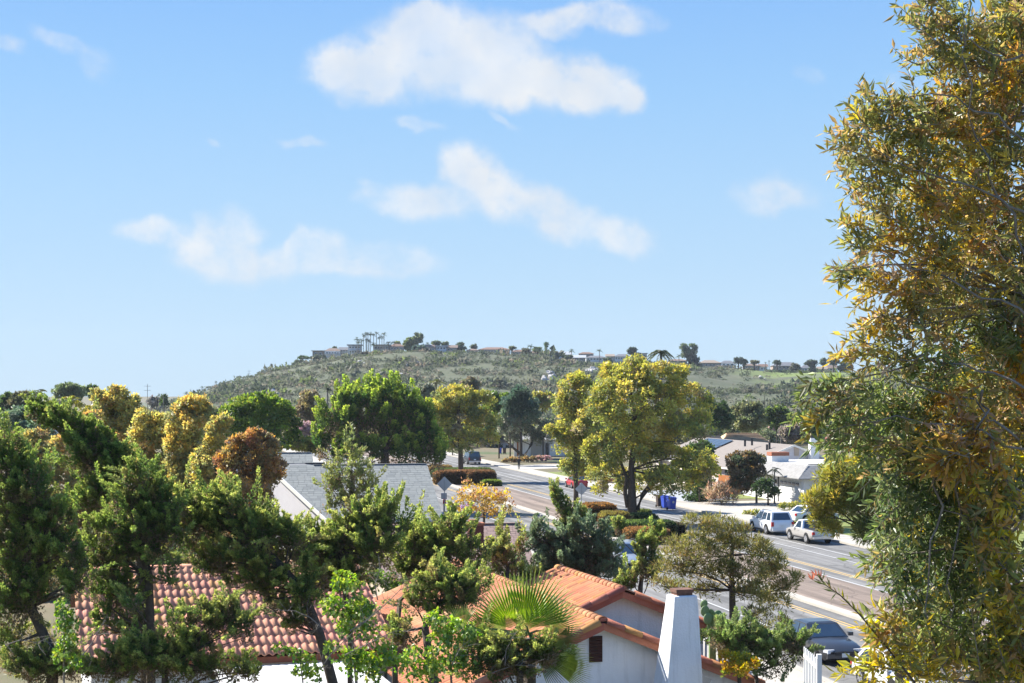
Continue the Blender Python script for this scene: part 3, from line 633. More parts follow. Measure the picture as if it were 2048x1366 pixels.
def barrel_row(root, a, b, r, pitch, name, m, nrm=UPV, flat=.8):
    """overlapping half-round tiles along a ridge or rake from far end a to near end b"""
    a = np.array(a); b = np.array(b); d = b-a; Ln = np.linalg.norm(d); d = d/Ln; n = int(Ln/pitch); sd = unit(np.cross(d, nrm)); up = unit(np.cross(sd, d))
    for i in range(n):
        mb = MB(); p0 = a+d*(i*pitch); p1 = p0+d*pitch*1.12; k = 7
        for q, rr in ((p0, r*.9), (p1, r*1.06)):
            for j in range(k):
                t = math.pi*j/(k-1); mb.v.append(tuple(q+sd*rr*math.cos(t)+up*(rr*flat*math.sin(t)+.02)))
        for j in range(k):
            t = math.pi*j/(k-1); mb.v.append(tuple(p1+sd*(r*1.06-.03)*math.cos(t)+up*((r*1.06-.03)*flat*math.sin(t)+.02)))
        for j in range(k-1): mb.f.append((j, j+1, k+j+1, k+j)); mb.f.append((k+j, k+j+1, 2*k+j+1, 2*k+j)); mb.m += [0, 0]
        mb.build(name, m, root, True)
def red_house():
    root = empty('tile_roofed_house', Hh(10, 50, 0)); tag(root, 'white stucco house with terracotta tile roofs and gables, behind the junipers at the bottom', 'house')
    # ---- main wing, ridge across: its slope faces us
    zr, ze, vr, ve = 4.75, 2.6, 54.5, 48.0; u0, u1 = 1.15, 11.2
    down = unit(Hh(0, ve, ze)-Hh(0, vr, zr)); sl = np.linalg.norm(Hh(0, ve, ze)-Hh(0, vr, zr)); l = sl/11; w = .25
    MB().poly([Hh(u0, vr, zr-.03), Hh(u1, vr, zr-.03), Hh(u1, ve, ze-.03), Hh(u0, ve, ze-.03)]).build('roof', M['tile_under'], root)
    MB().poly([Hh(u0, vr, zr-.03), Hh(u0, vr+6.5, ze), Hh(u1, vr+6.5, ze), Hh(u1, vr, zr-.03)]).build('roof', M['tile_under'], root)
    na = int((u1-u0)/w)
    tile_field(root, Hh(u0, vr, zr), HN, down, na, 11, w, l, prio=lambda p: -p[1]*0+p[0]*.0+abs((p[0]/p[1]*F+CX)-330))
    tile_field(root, Hh(u1, vr, zr), -HN, unit(Hh(0, vr+6.5, ze)-Hh(0, vr, zr)), na, 11, w, l, n_part=0)
    barrel_row(root, Hh(u1, vr, zr), Hh(u0-.1, vr, zr), .15, .42, 'ridge_tile', M['tile'])
    # fascia under the eave
    MB().box(Hh((u0+u1)/2, ve+.16, ze-.16), (u1-u0, .05, .2), HN, HD).build('fascia', M['tile_rake'], root)
    wl = MB(); wl.prism([Hh(u0+.4, ve+.6, -.1), Hh(u1-.3, ve+.6, -.1), Hh(u1-.3, vr+5.9, -.1), Hh(u0+.4, vr+5.9, -.1)], UPV*2.55)
    wl.build('wall', M['stucco_white'], root)
    MB().prism([Hh(u0+.4, ve+.7, 2.46), Hh(u0+.4, vr+5.8, 2.46), Hh(u0+.4, vr, zr-.12)], HN*.2).build('gable_wall', M['stucco_white'], root)
    MB().prism([Hh(u1-.5, ve+.7, 2.46), Hh(u1-.5, vr+5.8, 2.46), Hh(u1-.5, vr, zr-.12)], HN*.2).build('gable_wall', M['stucco_white'], root)
    # ---- gabled wings A and B, ridges running away from us
    for (nm, uc, v0, v1, zt, hl, hr, npart) in (('A', 16.1, 42.0, 58.6, 4.13, 5.35, 5.3, 300), ('B', 18.5, 46.5, 53.0, 4.42, 2.9, 3.35, 220)):
        tp = math.tan(math.radians(22.3)); dL = unit(-HN-UPV*tp); dR = unit(HN-UPV*tp)
        for sgn, half, dn in ((-1, hl, dL), (1, hr, dR)):
            MB().poly([Hh(uc, v0, zt-.03), Hh(uc, v1, zt-.03), Hh(uc+sgn*half, v1, zt-half*tp-.03), Hh(uc+sgn*half, v0, zt-half*tp-.03)]).build('roof', M['tile_under'], root)
            L_ = half/math.cos(math.radians(22.3)); nd = max(1, round(L_/.42)); l = L_/nd
            tile_field(root, Hh(uc, v1, zt) if sgn < 0 else Hh(uc, v0+.1, zt), -HD if sgn < 0 else HD, dn, int((v1-v0-.1)/.26), nd, .26, l,
                       n_part=npart if sgn < 0 else 0, prio=lambda p: p[1]+(0 if p[2] > 2.9 else 6), m='tile_orange')
        barrel_row(root, Hh(uc, v1, zt+.02), Hh(uc, v0-.06, zt+.02), .16, .36, 'ridge_tile', M['tile_orange'])
        MB().poly([Hh(uc-.15, v0-.07, zt+.03), Hh(uc+.15, v0-.07, zt+.03), Hh(uc+.1, v0-.07, zt+.14), Hh(uc-.1, v0-.07, zt+.14)]).build('ridge_end', M['tile_rake'], root)
        # rake tiles along the gable edge
        for sgn, half in ((-1, hl), (1, hr)):
            barrel_row(root, Hh(uc+sgn*half, v0-.04, zt-half*tp+.02), Hh(uc, v0-.04, zt+.03), .13, .62, 'rake_tile', M['tile_rake'], nrm=unit(UPV-HD*.55))
            MB().prism([Hh(uc, v0-.09, zt-.02), Hh(uc, v0-.09, zt-.24), Hh(uc+sgn*half, v0-.09, zt-half*tp-.24), Hh(uc+sgn*half, v0-.09, zt-half*tp-.02)], HD*.1).build('barge_board', M['tile_rake'], root)
        vw = v0+.32; b = .25
        MB().prism([Hh(uc-hl+b, vw, -.1), Hh(uc+hr-b, vw, -.1), Hh(uc+hr-b, vw, zt-(hr-b)*tp-.1), Hh(uc, vw, zt-.1), Hh(uc-hl+b, vw, zt-(hl-b)*tp-.1)], HD*.25).build('gable_wall', M['stucco_white'], root)
        MB().prism([Hh(uc+hr-b-.2, vw+.26, -.1), Hh(uc+hr-b, vw+.26, -.1), Hh(uc+hr-b, v1, -.1), Hh(uc+hr-b-.2, v1, -.1)], UPV*(zt-hr*tp-.05)).build('side_wall', M['stucco_white'], root)
        MB().prism([Hh(uc-hl+b, vw+.26, -.1), Hh(uc-hl+b+.2, vw+.26, -.1), Hh(uc-hl+b+.2, v1, -.1), Hh(uc-hl+b, v1, -.1)], UPV*(zt-hl*tp-.05)).build('side_wall', M['stucco_white'], root)
        if nm == 'A':
            # louvred attic vent
            uu = min(np.linspace(13, 19, 2000), key=lambda q: abs(CX+F*Hh(q, vw, 0)[0]/Hh(q, vw, 0)[1]-1191)); zz = CAMZ-(1298-HY)/F*Hh(uu, vw, 0)[1]
            vt = MB().box(Hh(uu, vw-.01, zz), (.42, .05, .78), HN, HD).build('attic_vent', M['vent'], root)
            for k in range(8): 
                s_ = MB().box(Hh(uu, vw-.05, zz-.34+k*.097), (.38, .05, .055), HN, unit(HD+UPV*.6), az=unit(UPV-HD*.6)).build('louvre', M['vent'], None)
                sub(s_, vt)
        else:
            g = MB(); e = Hh(uc+hr-.05, v0+.1, zt-hr*tp-.08)
            g.tube([Hh(uc+hr+.05, v0-.1, zt-hr*tp-.08), Hh(uc+hr+.05, v1, zt-hr*tp-.08)], .07, 6); g.tube([Hh(uc+hr+.05, v0, zt-hr*tp-.12), Hh(uc+hr-.2, v0+.2, zt-hr*tp-.5), Hh(uc+hr-.22, v0+.24, .1)], .045, 6)
            g.build('gutter', M['white_paint'], root)
    # ---- tapered chimney
    ch = MB(); vf = 41.3; a = P(1349, 1193, 44.2); bq = P(1402, 1193, 44.2); z1 = a[2]; ul, ur = float(a@HN), float(bq@HN); a2 = P(1335, 1351, 44.0); b2 = P(1414, 1351, 44.0)
    vt_ = float(a@HD); z2 = a2[2]; dl = (float(a2@HN)-ul)/(z1-z2); dr = (float(b2@HN)-ur)/(z1-z2)
    zb = -.1; lev = [(z1, ul, ur, vt_+.0, vt_+.62), (z1-.35, ul-.03, ur+.03, vt_-.03, vt_+.66), (zb, ul+dl*(z1-zb), ur+dr*(z1-zb), vt_-.32, vt_+1.1)]
    for (z, x0, x1, y0, y1) in lev: ch.v += [tuple(Hh(x0, y0, z)), tuple(Hh(x1, y0, z)), tuple(Hh(x1, y1, z)), tuple(Hh(x0, y1, z))]
    ch.f.append((0, 1, 2, 3)); ch.m.append(0)
    for i in range(2):
        for k in range(4): j = (k+1) % 4; ch.f.append((i*4+k, (i+1)*4+k, (i+1)*4+j, i*4+j)); ch.m.append(0)
    co = ch.build('chimney', M['stucco_white'], root)
    bev = co.modifiers.new('edge', 'BEVEL'); bev.width = .05; bev.segments = 2
    um = (ul+ur)/2
    MB().box(Hh(ur+.28, vt_+.25, z1-2.55), (.5, .06, .22), unit(HN-UPV*.41), HD, az=unit(UPV+HN*.41)).build('flashing', M['metal_grey'], root)
    for (dz, wv, q) in ((.05, .5, .42), (.13, .56, .48)):
        cp = MB().box(Hh(um, vt_+.31, z1+dz), (wv, q, .1), HN, HD).build('flue_cap', M['flue'], None); sub(cp, co)
red_house()
# flat white patio roof below the tiled eave
pr = empty('patio_roof', Hh(7.5, 45.5, 0)); tag(pr, 'bright white flat patio roof below the eave of the tiled house', 'patio roof')
MB().box(Hh(7.6, 45.3, 2.28), (4.8, 5.0, .12), HN, HD).build('roof_deck', M['flatroof'], pr)
MB().box(Hh(7.6, 42.78, 2.25), (4.9, .06, .22), HN, HD).build('fascia', M['white_paint'], pr)
for uu in (5.4, 9.8):
    for vv in (43.0, 47.4): MB().box(Hh(uu, vv, 1.1), (.12, .12, 2.2), HN, HD).build('post', M['white_paint'], pr)
# ------------------------------------------------------------------ shingle courses
def shingles(root, name, corner, across, down, length, slope, w, l, cols, keep=None):
    """every shingle its own thin slab; joined because far past the limit and a few pixels each"""
    nrm = np.cross(across, down); nrm = nrm if nrm[2] > 0 else -nrm; nrm = unit(nrm)
    V = []; Fq = []; C = []; nj = int(slope/l)
    for j in range(nj):
        off = random.random()*w; x = -off
        while x < length:
            ww = w*random.uniform(.7, 1.3); a, b = max(0, x), min(length, x+ww-.015); x += ww
            if b-a < .03: continue
            p = corner+down*(j*l); q = p+down*(l*1.02)
            if keep is not None:
                ca = keep(a, b, (j+.5)*l)
                if ca is None: continue
                a, b = ca
            h = random.uniform(.007, .016); k = len(V); c = np.array(cols[random.randrange(len(cols))])*random.uniform(.95, 1.05)
            V += [p+across*a+nrm*.006, p+across*b+nrm*.006, q+across*b+nrm*h, q+across*a+nrm*h, q+across*b, q+across*a]
            Fq += [(k, k+2, k+1), (k, k+3, k+2), (k+3, k+5, k+4), (k+3, k+4, k+2)]; C += [c]*6
    o = fast_mesh(name, np.array(V), np.array(Fq), np.array(C), M['piece'], root); o['kind'] = 'stuff'; return o
TG = math.radians(11); GD = np.array([-math.sin(TG), math.cos(TG), 0]); GN = np.array([math.cos(TG), math.sin(TG), 0])
def Gg(u, v, z): return GN*u+GD*v+UPV*z
GREY = [(.205, .215, .205), (.198, .208, .2), (.212, .222, .212), (.175, .185, .18), (.206, .215, .206)]
def grey_house():
    root = empty('grey_roofed_house', Gg(8, 103, 0)); tag(root, 'house with a broad pale grey shingle roof beside the street, behind the young conifer', 'house')
    ur, ul_r, ul_e = 14.6, 3.3, 6.9; vr, ve, zr, ze = 107.2, 99.1, 5.85, 2.6
    down = unit(Gg(0, ve, ze)-Gg(0, vr, zr)); sl = np.linalg.norm(Gg(0, ve, ze)-Gg(0, vr, zr))
    def left_at(s): return ul_r+(ul_e-ul_r)*s/sl
    MB().poly([Gg(ul_r, vr, zr-.02), Gg(ur, vr, zr-.02), Gg(ur, ve, ze-.02), Gg(ul_e, ve, ze-.02)]).build('roof', M['greyroof'], root)
    shingles(root, 'shingles', Gg(ul_r, vr, zr), GN, down, ur-ul_r, sl, .5, .36, GREY, keep=lambda a, b, s: (max(a, left_at(s)-ul_r), b) if b > left_at(s)-ul_r+.05 else None)
    # higher part on the left
    v2, z2 = 109.2, 6.65
    MB().poly([Gg(1.6, v2, z2-.02), Gg(6.5, v2, z2-.02), Gg(6.5, vr, zr-.02), Gg(ul_r, vr, zr-.02)]).build('roof', M['greyroof'], root)
    d2 = unit(Gg(0, vr, zr)-Gg(0, v2, z2)); shingles(root, 'shingles', Gg(ul_r, v2, z2), GN, d2, 6.5-ul_r, np.linalg.norm(Gg(0, vr, zr)-Gg(0, v2, z2)), .5, .36, GREY)
    MB().poly([Gg(1.6, v2, z2-.02), Gg(1.6, v2+8, ze), Gg(6.5, v2+8, ze), Gg(6.5, v2, z2-.02)]).build('roof', M['greyroof'], root)
    MB().poly([Gg(6.5, vr, zr-.02), Gg(6.5, vr+8, ze), Gg(ur, vr+8, ze), Gg(ur, vr, zr-.02)]).build('roof', M['greyroof'], root)
    MB().poly([Gg(6.5, vr, zr), Gg(6.5, v2, z2), Gg(6.5, v2+2, z2-.8)]).build('step_wall', M['dark'], root)
    for k in range(30): MB().box(Gg(6.6+k*.268, vr, zr+.03), (.25, .26, .045), GN, GD).build('ridge_cap', M['greyroof'], root)
    for k in range(18): MB().box(Gg(1.7+k*.268, v2, z2+.03), (.25, .26, .045), GN, GD).build('ridge_cap', M['greyroof'], root)
    MB().prism([Gg(ul_e+.5, ve+.5, -.1), Gg(ur-.45, ve+.5, -.1), Gg(ur-.45, vr+7.5, -.1), Gg(ul_r-1, vr+7.5, -.1), Gg(ul_r+.5, vr-.8, -.1)], UPV*2.62).build('wall', M['stucco_tan'], root)
    # pale wall under the diagonal left edge, with its barge board
    e0, e1 = Gg(ul_r+.25, vr-.35, 0), Gg(ul_e+.3, ve+.25, 0); z0, z1 = zr-.3, ze-.15
    MB().prism([e0-UPV*.1, e1-UPV*.1, e1+UPV*z1, e0+UPV*z0], (.15, .1, 0)).build('gable_wall', M['stucco_grey'], root)
    q0, q1 = Gg(ul_r-.05, vr-.05, zr+.02), Gg(ul_e-.05, ve-.1, ze+.02); MB().prism([q0, q1, q1-UPV*.26, q0-UPV*.26], (.08, .06, 0)).build('barge_board', M['trim'], root)
    MB().prism([Gg(ur-.7, ve+1, 2.5), Gg(ur-.7, vr+7, 2.5), Gg(ur-.7, vr, zr-.15)], GN*.2).build('gable_wall', M['stucco_grey'], root)
    MB().box(Gg((ul_e+ur)/2, ve-.02, ze-.1), (ur-ul_e, .08, .18), GN, GD).build('gutter', M['trim'], root)
    MB().box(Gg(13.1, ve+.46, 1.2), (1.5, .06, 2.0), GN, GD).build('window', M['glass'], root)
    MB().box(Gg(12.0, ve-.02, 1.2), (.14, .1, 2.4), GN, GD).build('downpipe', M['trim'], root)
    p = P(650, 945, 106.2); MB().tube([p-UPV*.3, p+UPV*.35], .1, 8).tube([p+UPV*.3+np.array([-.05, 0, 0]), p+UPV*.55], .13, 8).build('vent_pipe', M['metal_grey'], root)
    p = P(632, 966, 104.0); MB().box(p, (.24, .05, .34)).build('red_flag', M['red_lens'], root)
    p = P(622, 930, 107.0); MB().box(p+np.array([.3, 0, 0]), (1.3, .8, .35)).build('roof_vent', M['dark_metal'], root)
grey_house()
def brown_house():
    root = empty('brown_roofed_house', Gg(10, 73, 0)); tag(root, 'low house with dusky brown roof and brick chimney, before the grey-roofed house', 'house')
    p = P(1040, 1047, 70.7); uR = float(p@GN); v0 = float(p@GD); zr = p[2]; uL = float(P(740, 1053, 70.7)@GN); rise, run = 2.3, 5.6
    down = unit(-GD*run-UPV*rise); sl = math.hypot(run, rise)
    MB().poly([Gg(uL, v0, zr-.02), Gg(uR, v0, zr-.02), Gg(uR, v0-run, zr-rise-.02), Gg(uL, v0-run, zr-rise-.02)]).build('roof', M['brownroof'], root)
    MB().poly([Gg(uL, v0, zr-.02), Gg(uL, v0+run, zr-rise-.02), Gg(uR, v0+run, zr-rise-.02), Gg(uR, v0, zr-.02)]).build('roof', M['brownroof'], root)
    shingles(root, 'shingles', Gg(uL, v0, zr), GN, down, uR-uL, sl, .3, .2, [(.27, .19, .165), (.24, .168, .145), (.29, .207, .182), (.255, .18, .155)])
    MB().box(Gg((uL+uR)/2, v0, zr+.02), (uR-uL, .22, .06), GN, GD).build('ridge_cap', M['brownroof'], root)
    MB().prism([Gg(uL+.4, v0-run+.5, -.1), Gg(uR-.4, v0-run+.5, -.1), Gg(uR-.4, v0+run-.5, -.1), Gg(uL+.4, v0+run-.5, -.1)], UPV*(zr-rise)).build('wall', M['stucco_tan'], root)
    MB().prism([Gg(uR-.5, v0-run+.6, zr-rise-.1), Gg(uR-.5, v0+run-.6, zr-rise-.1), Gg(uR-.5, v0, zr-.15)], GN*.15).build('gable_wall', M['stucco_tan'], root)
    # brick chimney in courses
    c = P(951, 1070, 68.6); cu, cv = float(c@GN), float(c@GD); zb, zt = zr-1.7, P(951, 1049, 68.6)[2]
    ch = MB().box(Gg(cu, cv, (zb+zt)/2), (.62, .62, zt-zb), GN, GD).build('chimney', M['brick'], root)
    bk = MB(); nz = int((zt-zb)/.085)
    for k in range(nz):
        for i in range(3):
            o_ = (.11 if k % 2 else 0); w = .2
            bk.box(Gg(cu-.21+i*.21+o_*.5-.03, cv-.315, zb+.045+k*.085), (w, .03, .068), GN, GD); bk.box(Gg(cu+.315, cv-.21+i*.21, zb+.045+k*.085), (.03, w, .068), GN, GD); bk.box(Gg(cu-.315, cv-.21+i*.21, zb+.045+k*.085), (.03, w, .068), GN, GD)
    b_ = bk.build('bricks', M['brick'], root); b_['kind'] = 'stuff'
    MB().box(Gg(cu, cv, zt+.03), (.74, .74, .12), GN, GD).build('chimney_cap', M['brick_light'], root)
    MB().box(Gg(cu-.1, cv, zt+.16), (.4, .4, .14), GN, GD).build('flue', M['brick_light'], root)
brown_house()
# ------------------------------------------------------------------ houses across the street
def pink_house():
    root = empty('taupe_roofed_house', R(67, 165, 0)); tag(root, 'pale pink house with broad taupe roof, solar panels and white chimney across the street', 'house')
    Lr, Le, zr, ze, ta, tb = 67.3, 60.8, 5.25, 2.62, 153.6, 184.0
    MB().poly([R(Lr, ta, zr), R(Lr, tb, zr), R(Le, tb, ze), R(Le, ta+3.0, ze), R(Le+3.2, ta, ze+1.3)]).poly([R(Lr, ta, zr), R(Lr+7, ta, zr-2.6), R(Lr+7, tb, zr-2.6), R(Lr, tb, zr)]).build('roof', M['taupe'], root)
    MB().prism([R(Lr-6, ta+.25, -.1), R(Lr+6.3, ta+.25, -.1), R(Lr+6.3, ta+.25, ze+.2), R(Lr, ta+.25, zr-.1), R(Lr-6, ta+.25, ze+.1)], RD*.2).build('gable_wall', M['stucco_grey'], root)
    for s, w in ((-1, 4.6), (1, 6.8)): MB().prism([R(Lr, ta-.02, zr+.03), R(Lr, ta-.02, zr-.2), R(Lr+s*w, ta-.02, zr-.2-w*.385), R(Lr+s*w, ta-.02, zr+.03-w*.385)], RD*.08).build('barge_board', M['trim'], root)
    MB().prism([R(Le+.6, ta+2, -.1), R(Lr+5, ta+.5, -.1), R(Lr+5, tb-.4, -.1), R(Le+.6, tb-.4, -.1)], UPV*2.65).build('wall', M['stucco_pink'], root)
    MB().box(R(Le+.02, (ta+tb)/2+1, ze-.08), (.08, tb-ta-4, .17), RN, RD).build('fascia', M['trim'], root)
    p = P(1590, 902, 165.5); MB().box(R(float(p@RN), ta+.2, p[2]), (.55, .06, 1.0), RN, RD).build('attic_vent', M['stucco_tan'], root)
    c = P(1639, 895, 163.5); MB().box(R(float(c@RN), ta-.35, 2.9), (1.0, .65, 6.2), RN, RD).build('chimney', M['white_paint'], root); MB().box(R(float(c@RN), ta-.35, 6.1), (.8, .55, .3), RN, RD).build('chimney_cap', M['dark_metal'], root)
    dn = unit(R(Le, 0, ze)-R(Lr, 0, zr)); nn = unit(np.cross(RD, dn)); nn = nn if nn[2] > 0 else -nn
    for i in range(5):
        for j in range(2): MB().box(R(Lr, 171.5+i*1.75, zr)+dn*(1.3+j*1.75)+nn*.14, (1.68, 1.66, .06), dn, RD, az=nn).build('solar_panel', M['panel'], root)
    for (x, y, t, h) in ((1534, 894, 160, .5), (1539, 893, 159.6, .8), (1490, 884, 172, .4), (1504, 882, 171, .5)):
        q = P(x, y, 172 if x < 1520 else 168); MB().tube([q-UPV*.5, q+UPV*h*.6], .13, 6).build('vent_pipe', M['dark_metal'], root)
    # small front gable
    f0 = 179.0
    MB().poly([R(59.2, f0, 4.0), R(63.5, f0, 4.0), R(63.5, f0+1.9, 2.9), R(59.2, f0+1.9, 2.9)]).poly([R(59.2, f0, 4.0), R(59.2, f0-1.9, 2.9), R(63.5, f0-1.9, 2.9), R(63.5, f0, 4.0)]).build('porch_roof', M['taupe'], root)
    for s in (-1, 1): MB().prism([R(59.1, f0, 4.06), R(59.1, f0+s*2, 2.9), R(59.1, f0+s*2, 2.66), R(59.1, f0, 3.8)], RN*.1).build('barge_board', M['white_paint'], root)
    MB().box(R(61.37, 158.6, 1.9), (.06, 1.2, .9), RN, RD).build('window', M['glass'], root)
pink_house()
# orange timber screen of upright boards, and the slatted screen beside it
fr = empty('timber_fence', R(59.8, 156, 0)); tag(fr, 'orange-stained board fence in front of the pale pink house', 'fence')
for i in range(14): MB().box(R(59.6+.0*i, 152.4+i*.31, .98), (.05, .29, 1.95), RN, RD).build('board', M['orange_wood'], fr)
for i in range(16): MB().box(R(59.65+i*.27, 152.2, .98), (.25, .05, 1.95), RN, RD).build('board', M['orange_wood'], fr)
sf = empty('slatted_fence', R(58.6, 166, 0)); tag(sf, 'orange horizontal slat fence with wide gaps left of the board fence', 'fence')
for i in range(11): MB().box(R(58.9, 160.6, .18+i*.17), (.04, 7.4, .1), RN, RD).build('slat', M['orange_wood'], sf)
for i in range(11): MB().box(R(57.4, 157.0, .18+i*.17), (3.0, .04, .1), RN, RD).build('slat', M['orange_wood'], sf)
for q in ((58.9, 157), (58.9, 160.6), (58.9, 164.2), (56.0, 157)): MB().box(R(q[0]+.05, q[1]+.05, 1.0), (.1, .1, 2.05), RN, RD).build('post', M['dark_metal'], sf)
def garage_house():
    root = empty('garage_house', R(66, 142, 0)); tag(root, 'white flat-roofed house with shingled skirt roof and white garage door across the street', 'house')
    L0, t0, t1, zt = 60.4, 135.6, 152, 3.72
    MB().prism([R(L0, t0, -.1), R(L0+13, t0, -.1), R(L0+13, t1, -.1), R(L0, t1, -.1)], UPV*2.75).build('wall', M['stucco_white'], root)
    MB().prism([R(L0+.8, t0+.8, 2.6), R(L0+13, t0+.8, 2.6), R(L0+13, t1, 2.6), R(L0+.8, t1, 2.6)], UPV*1.12).build('flat_roof', M['flatroof'], root)
    # skirt roof in stepped courses over the street side and the near side
    for k in range(5):
        a = k/5; zz = 2.62+a*1.12; lo = L0-.95+a*1.7; MB().prism([R(lo, t0-.9+a*1.6, zz), R(lo, t1-.9+0*a, zz), R(lo+.42, t1-.9, zz+.29), R(lo+.42, t0-.9+a*1.6+.35, zz+.29)], UPV*.07).build('shingle_course', M['rooflight'], root)
        w = t0-.95+a*1.7; MB().prism([R(L0-.9+a*1.6, w, zz), R(L0+13.4, w, zz), R(L0+13.4, w+.42, zz+.29), R(L0-.9+a*1.6+.35, w+.42, zz+.29)], UPV*.07).build('shingle_course', M['rooflight'], root)
    MB().box(R(L0-.03, 139.3, 2.42), (.1, 6.6, .3), RN, RD).build('lintel', M['white_paint'], root)
    dr = MB().box(R(L0-.03, 138.7, 1.12), (.06, 5.0, 2.2), RN, RD).build('garage_door', M['white_paint'], root)
    for k in range(4): sub(MB().box(R(L0-.075, 138.7, .3+k*.55), (.03, 4.9, .49), RN, RD).build('door_panel', M['white_paint']), dr)
    for k in range(5): sub(MB().box(R(L0-.1, 136.9+k*.95, 1.97), (.03, .74, .34), RN, RD).build('pane', M['glass']), dr)
    MB().box(R(L0-.15, 141.5, 1.25), (.1, .14, 2.5), RN, RD).build('downpipe', M['dark_metal'], root)
    MB().box(R(L0-.12, 142.3, 2.0), (.16, .2, .42), RN, RD).build('wall_lamp', M['dark_metal'], root)
    c = P(1556, 913, 158); MB().box(R(float(c@RN), float(c@RD), 4.0), (1.9, 1.2, .75), RN, RD).build('chimney', M['white_paint'], root); MB().box(R(float(c@RN), float(c@RD), 4.55), (2.0, 1.3, .38), RN, RD).build('chimney_cap', M['brick_light'], root)
    MB().box(R(L0+13.6, t0+2, 4.1), (1.0, .7, .9), RN, RD).build('roof_unit', M['white_paint'], root)
    MB().box(R(L0+3.4, t0+4.5, 3.75), (1.8, .25, .1), RN, RD).build('roof_vent', M['dark_metal'], root)
garage_house()
def simple_house(name, label, x0, x1, yr, ye, Y, run, wallm, roofm, ax=(1, 0, 0), hip=2.0, extra=None):
    """ridge parallel to the picture: roof slope faces the camera"""
    a = P(x0, ye, Y); b = P(x1, ye, Y); zr = P(x0, yr, Y+run)[2]; ze = a[2]
    root = empty(name, ((a[0]+b[0])/2, Y+run, 0)); tag(root, label, 'house')
    y0, y1, ym = Y, Y+2*run, Y+run
    e = [np.array([a[0], y0, ze]), np.array([b[0], y0, ze]), np.array([b[0], y1, ze]), np.array([a[0], y1, ze])]; r0 = np.array([a[0]+hip, ym, zr]); r1 = np.array([b[0]-hip, ym, zr])
    MB().poly([e[0], e[1], r1, r0]).poly([e[2], e[3], r0, r1]).poly([e[1], e[2], r1]).poly([e[3], e[0], r0]).build('roof', M[roofm], root)
    n = 7
    for k in range(n):
        t = (k+.5)/n; p = e[0]+(r0-e[0])*t; q = e[1]+(r1-e[1])*t; MB().box((p+q)/2+np.array([0, 0, .05]), (np.linalg.norm(q-p), run/n*.7, .09)).build('tile_course', M[roofm], root)
    MB().prism([(a[0]+.5, y0+.5, -.1), (b[0]-.5, y0+.5, -.1), (b[0]-.5, y1-.5, -.1), (a[0]+.5, y1-.5, -.1)], (0, 0, ze+.05)).build('wall', M[wallm], root)
    w = b[0]-a[0]
    for k in range(3): MB().box((a[0]+w*(.2+.3*k), y0+.47, ze-1.1), (1.2, .08, 1.0)).build('window', M['glass'], root)
    return root
simple_house('tan_roofed_house', 'house with a striped tan tile roof directly behind the solar panels', 1446, 1542, 866, 886, 212, 5, 'stucco_pink', 'tanroof', hip=1.2)
simple_house('pale_gabled_house', 'pale house with grey roof, half hidden left of the tan tile roof', 1404, 1450, 872, 884, 205, 4, 'stucco_pink', 'taupe', hip=0.2)
simple_house('far_blue_grey_house', 'small blue-grey house peeping out above the grey bare tree', 1592, 1622, 845, 858, 330, 4, 'stucco_white', 'greyroof', hip=.2)
simple_house('far_brown_house', 'low brown-roofed house behind the grey bare tree at the right', 1536, 1600, 852, 862, 320, 4, 'stucco_pink', 'brownroof', hip=1)
simple_house('far_white_house', 'white low house glimpsed between the palms at the far left', 90, 122, 800, 810, 300, 4, 'stucco_white', 'rooflight', hip=.2)
simple_house('hidden_white_house', 'white-eaved house roof peeping out between the golden hedge trees', 436, 500, 876, 893, 122, 4, 'stucco_white', 'rooflight', hip=.2)
def olive_house():
    Y = 258; root = empty('board_garage_house', P(1075, 912, Y)*np.array([1, 1, 0])); tag(root, 'grey board-fronted house behind the leaning olive tree', 'house')
    def bx(nm, x0, x1, y0, y1, d, m, dy=0): a = P(x0, y1, Y); b = P(x1, y0, Y); return MB().box(((a[0]+b[0])/2, Y+dy+d/2, (a[2]+b[2])/2), (b[0]-a[0], d, b[2]-a[2])).build(nm, M[m], root)
    bx('wall', 1028, 1130, 879, 913, 7, 'stucco_white', .3)
    for i in range(12): bx('board', 1062+i*2.35, 1064.1+i*2.35, 884, 912, .12, 'metal_grey')
    bx('door', 1092, 1097, 886, 912, .14, 'dark_metal'); bx('garage_door', 1099, 1124, 888, 912, .15, 'white_paint'); bx('post', 1034, 1037, 880, 912, .2, 'orange_wood')
    a, b = P(1022, 879, Y), P(1138, 879, Y); zr = P(1080, 866, Y+5)[2]
    MB().poly([(a[0], Y-.6, a[2]), (b[0], Y-.6, a[2]), (b[0]-2, Y+5, zr), (a[0]+2, Y+5, zr)]).poly([(a[0]+2, Y+5, zr), (b[0]-2, Y+5, zr), (b[0], Y+9, a[2]), (a[0], Y+9, a[2])]).build('roof', M['rooflight'], root)
olive_house()
simple_house('pink_corner_house', 'pale pink house partly hidden behind the golden street tree and olive', 968, 1030, 872, 884, 300, 4, 'stucco_pink', 'taupe', hip=.5)
# low brick planter by the far pavement
pl = empty('brick_planter', R(53.5, 170, 0)); tag(pl, 'low reddish brick planter wall by the far pavement left of the red car', 'planter')
for c in range(5):
    for i in range(12): MB().box(R(52.2+(i+.5*(c % 2))*.27, 175, .06+c*.115), (.25, .12, .1), RN, RD).build('brick', M['brick_light'], pl)
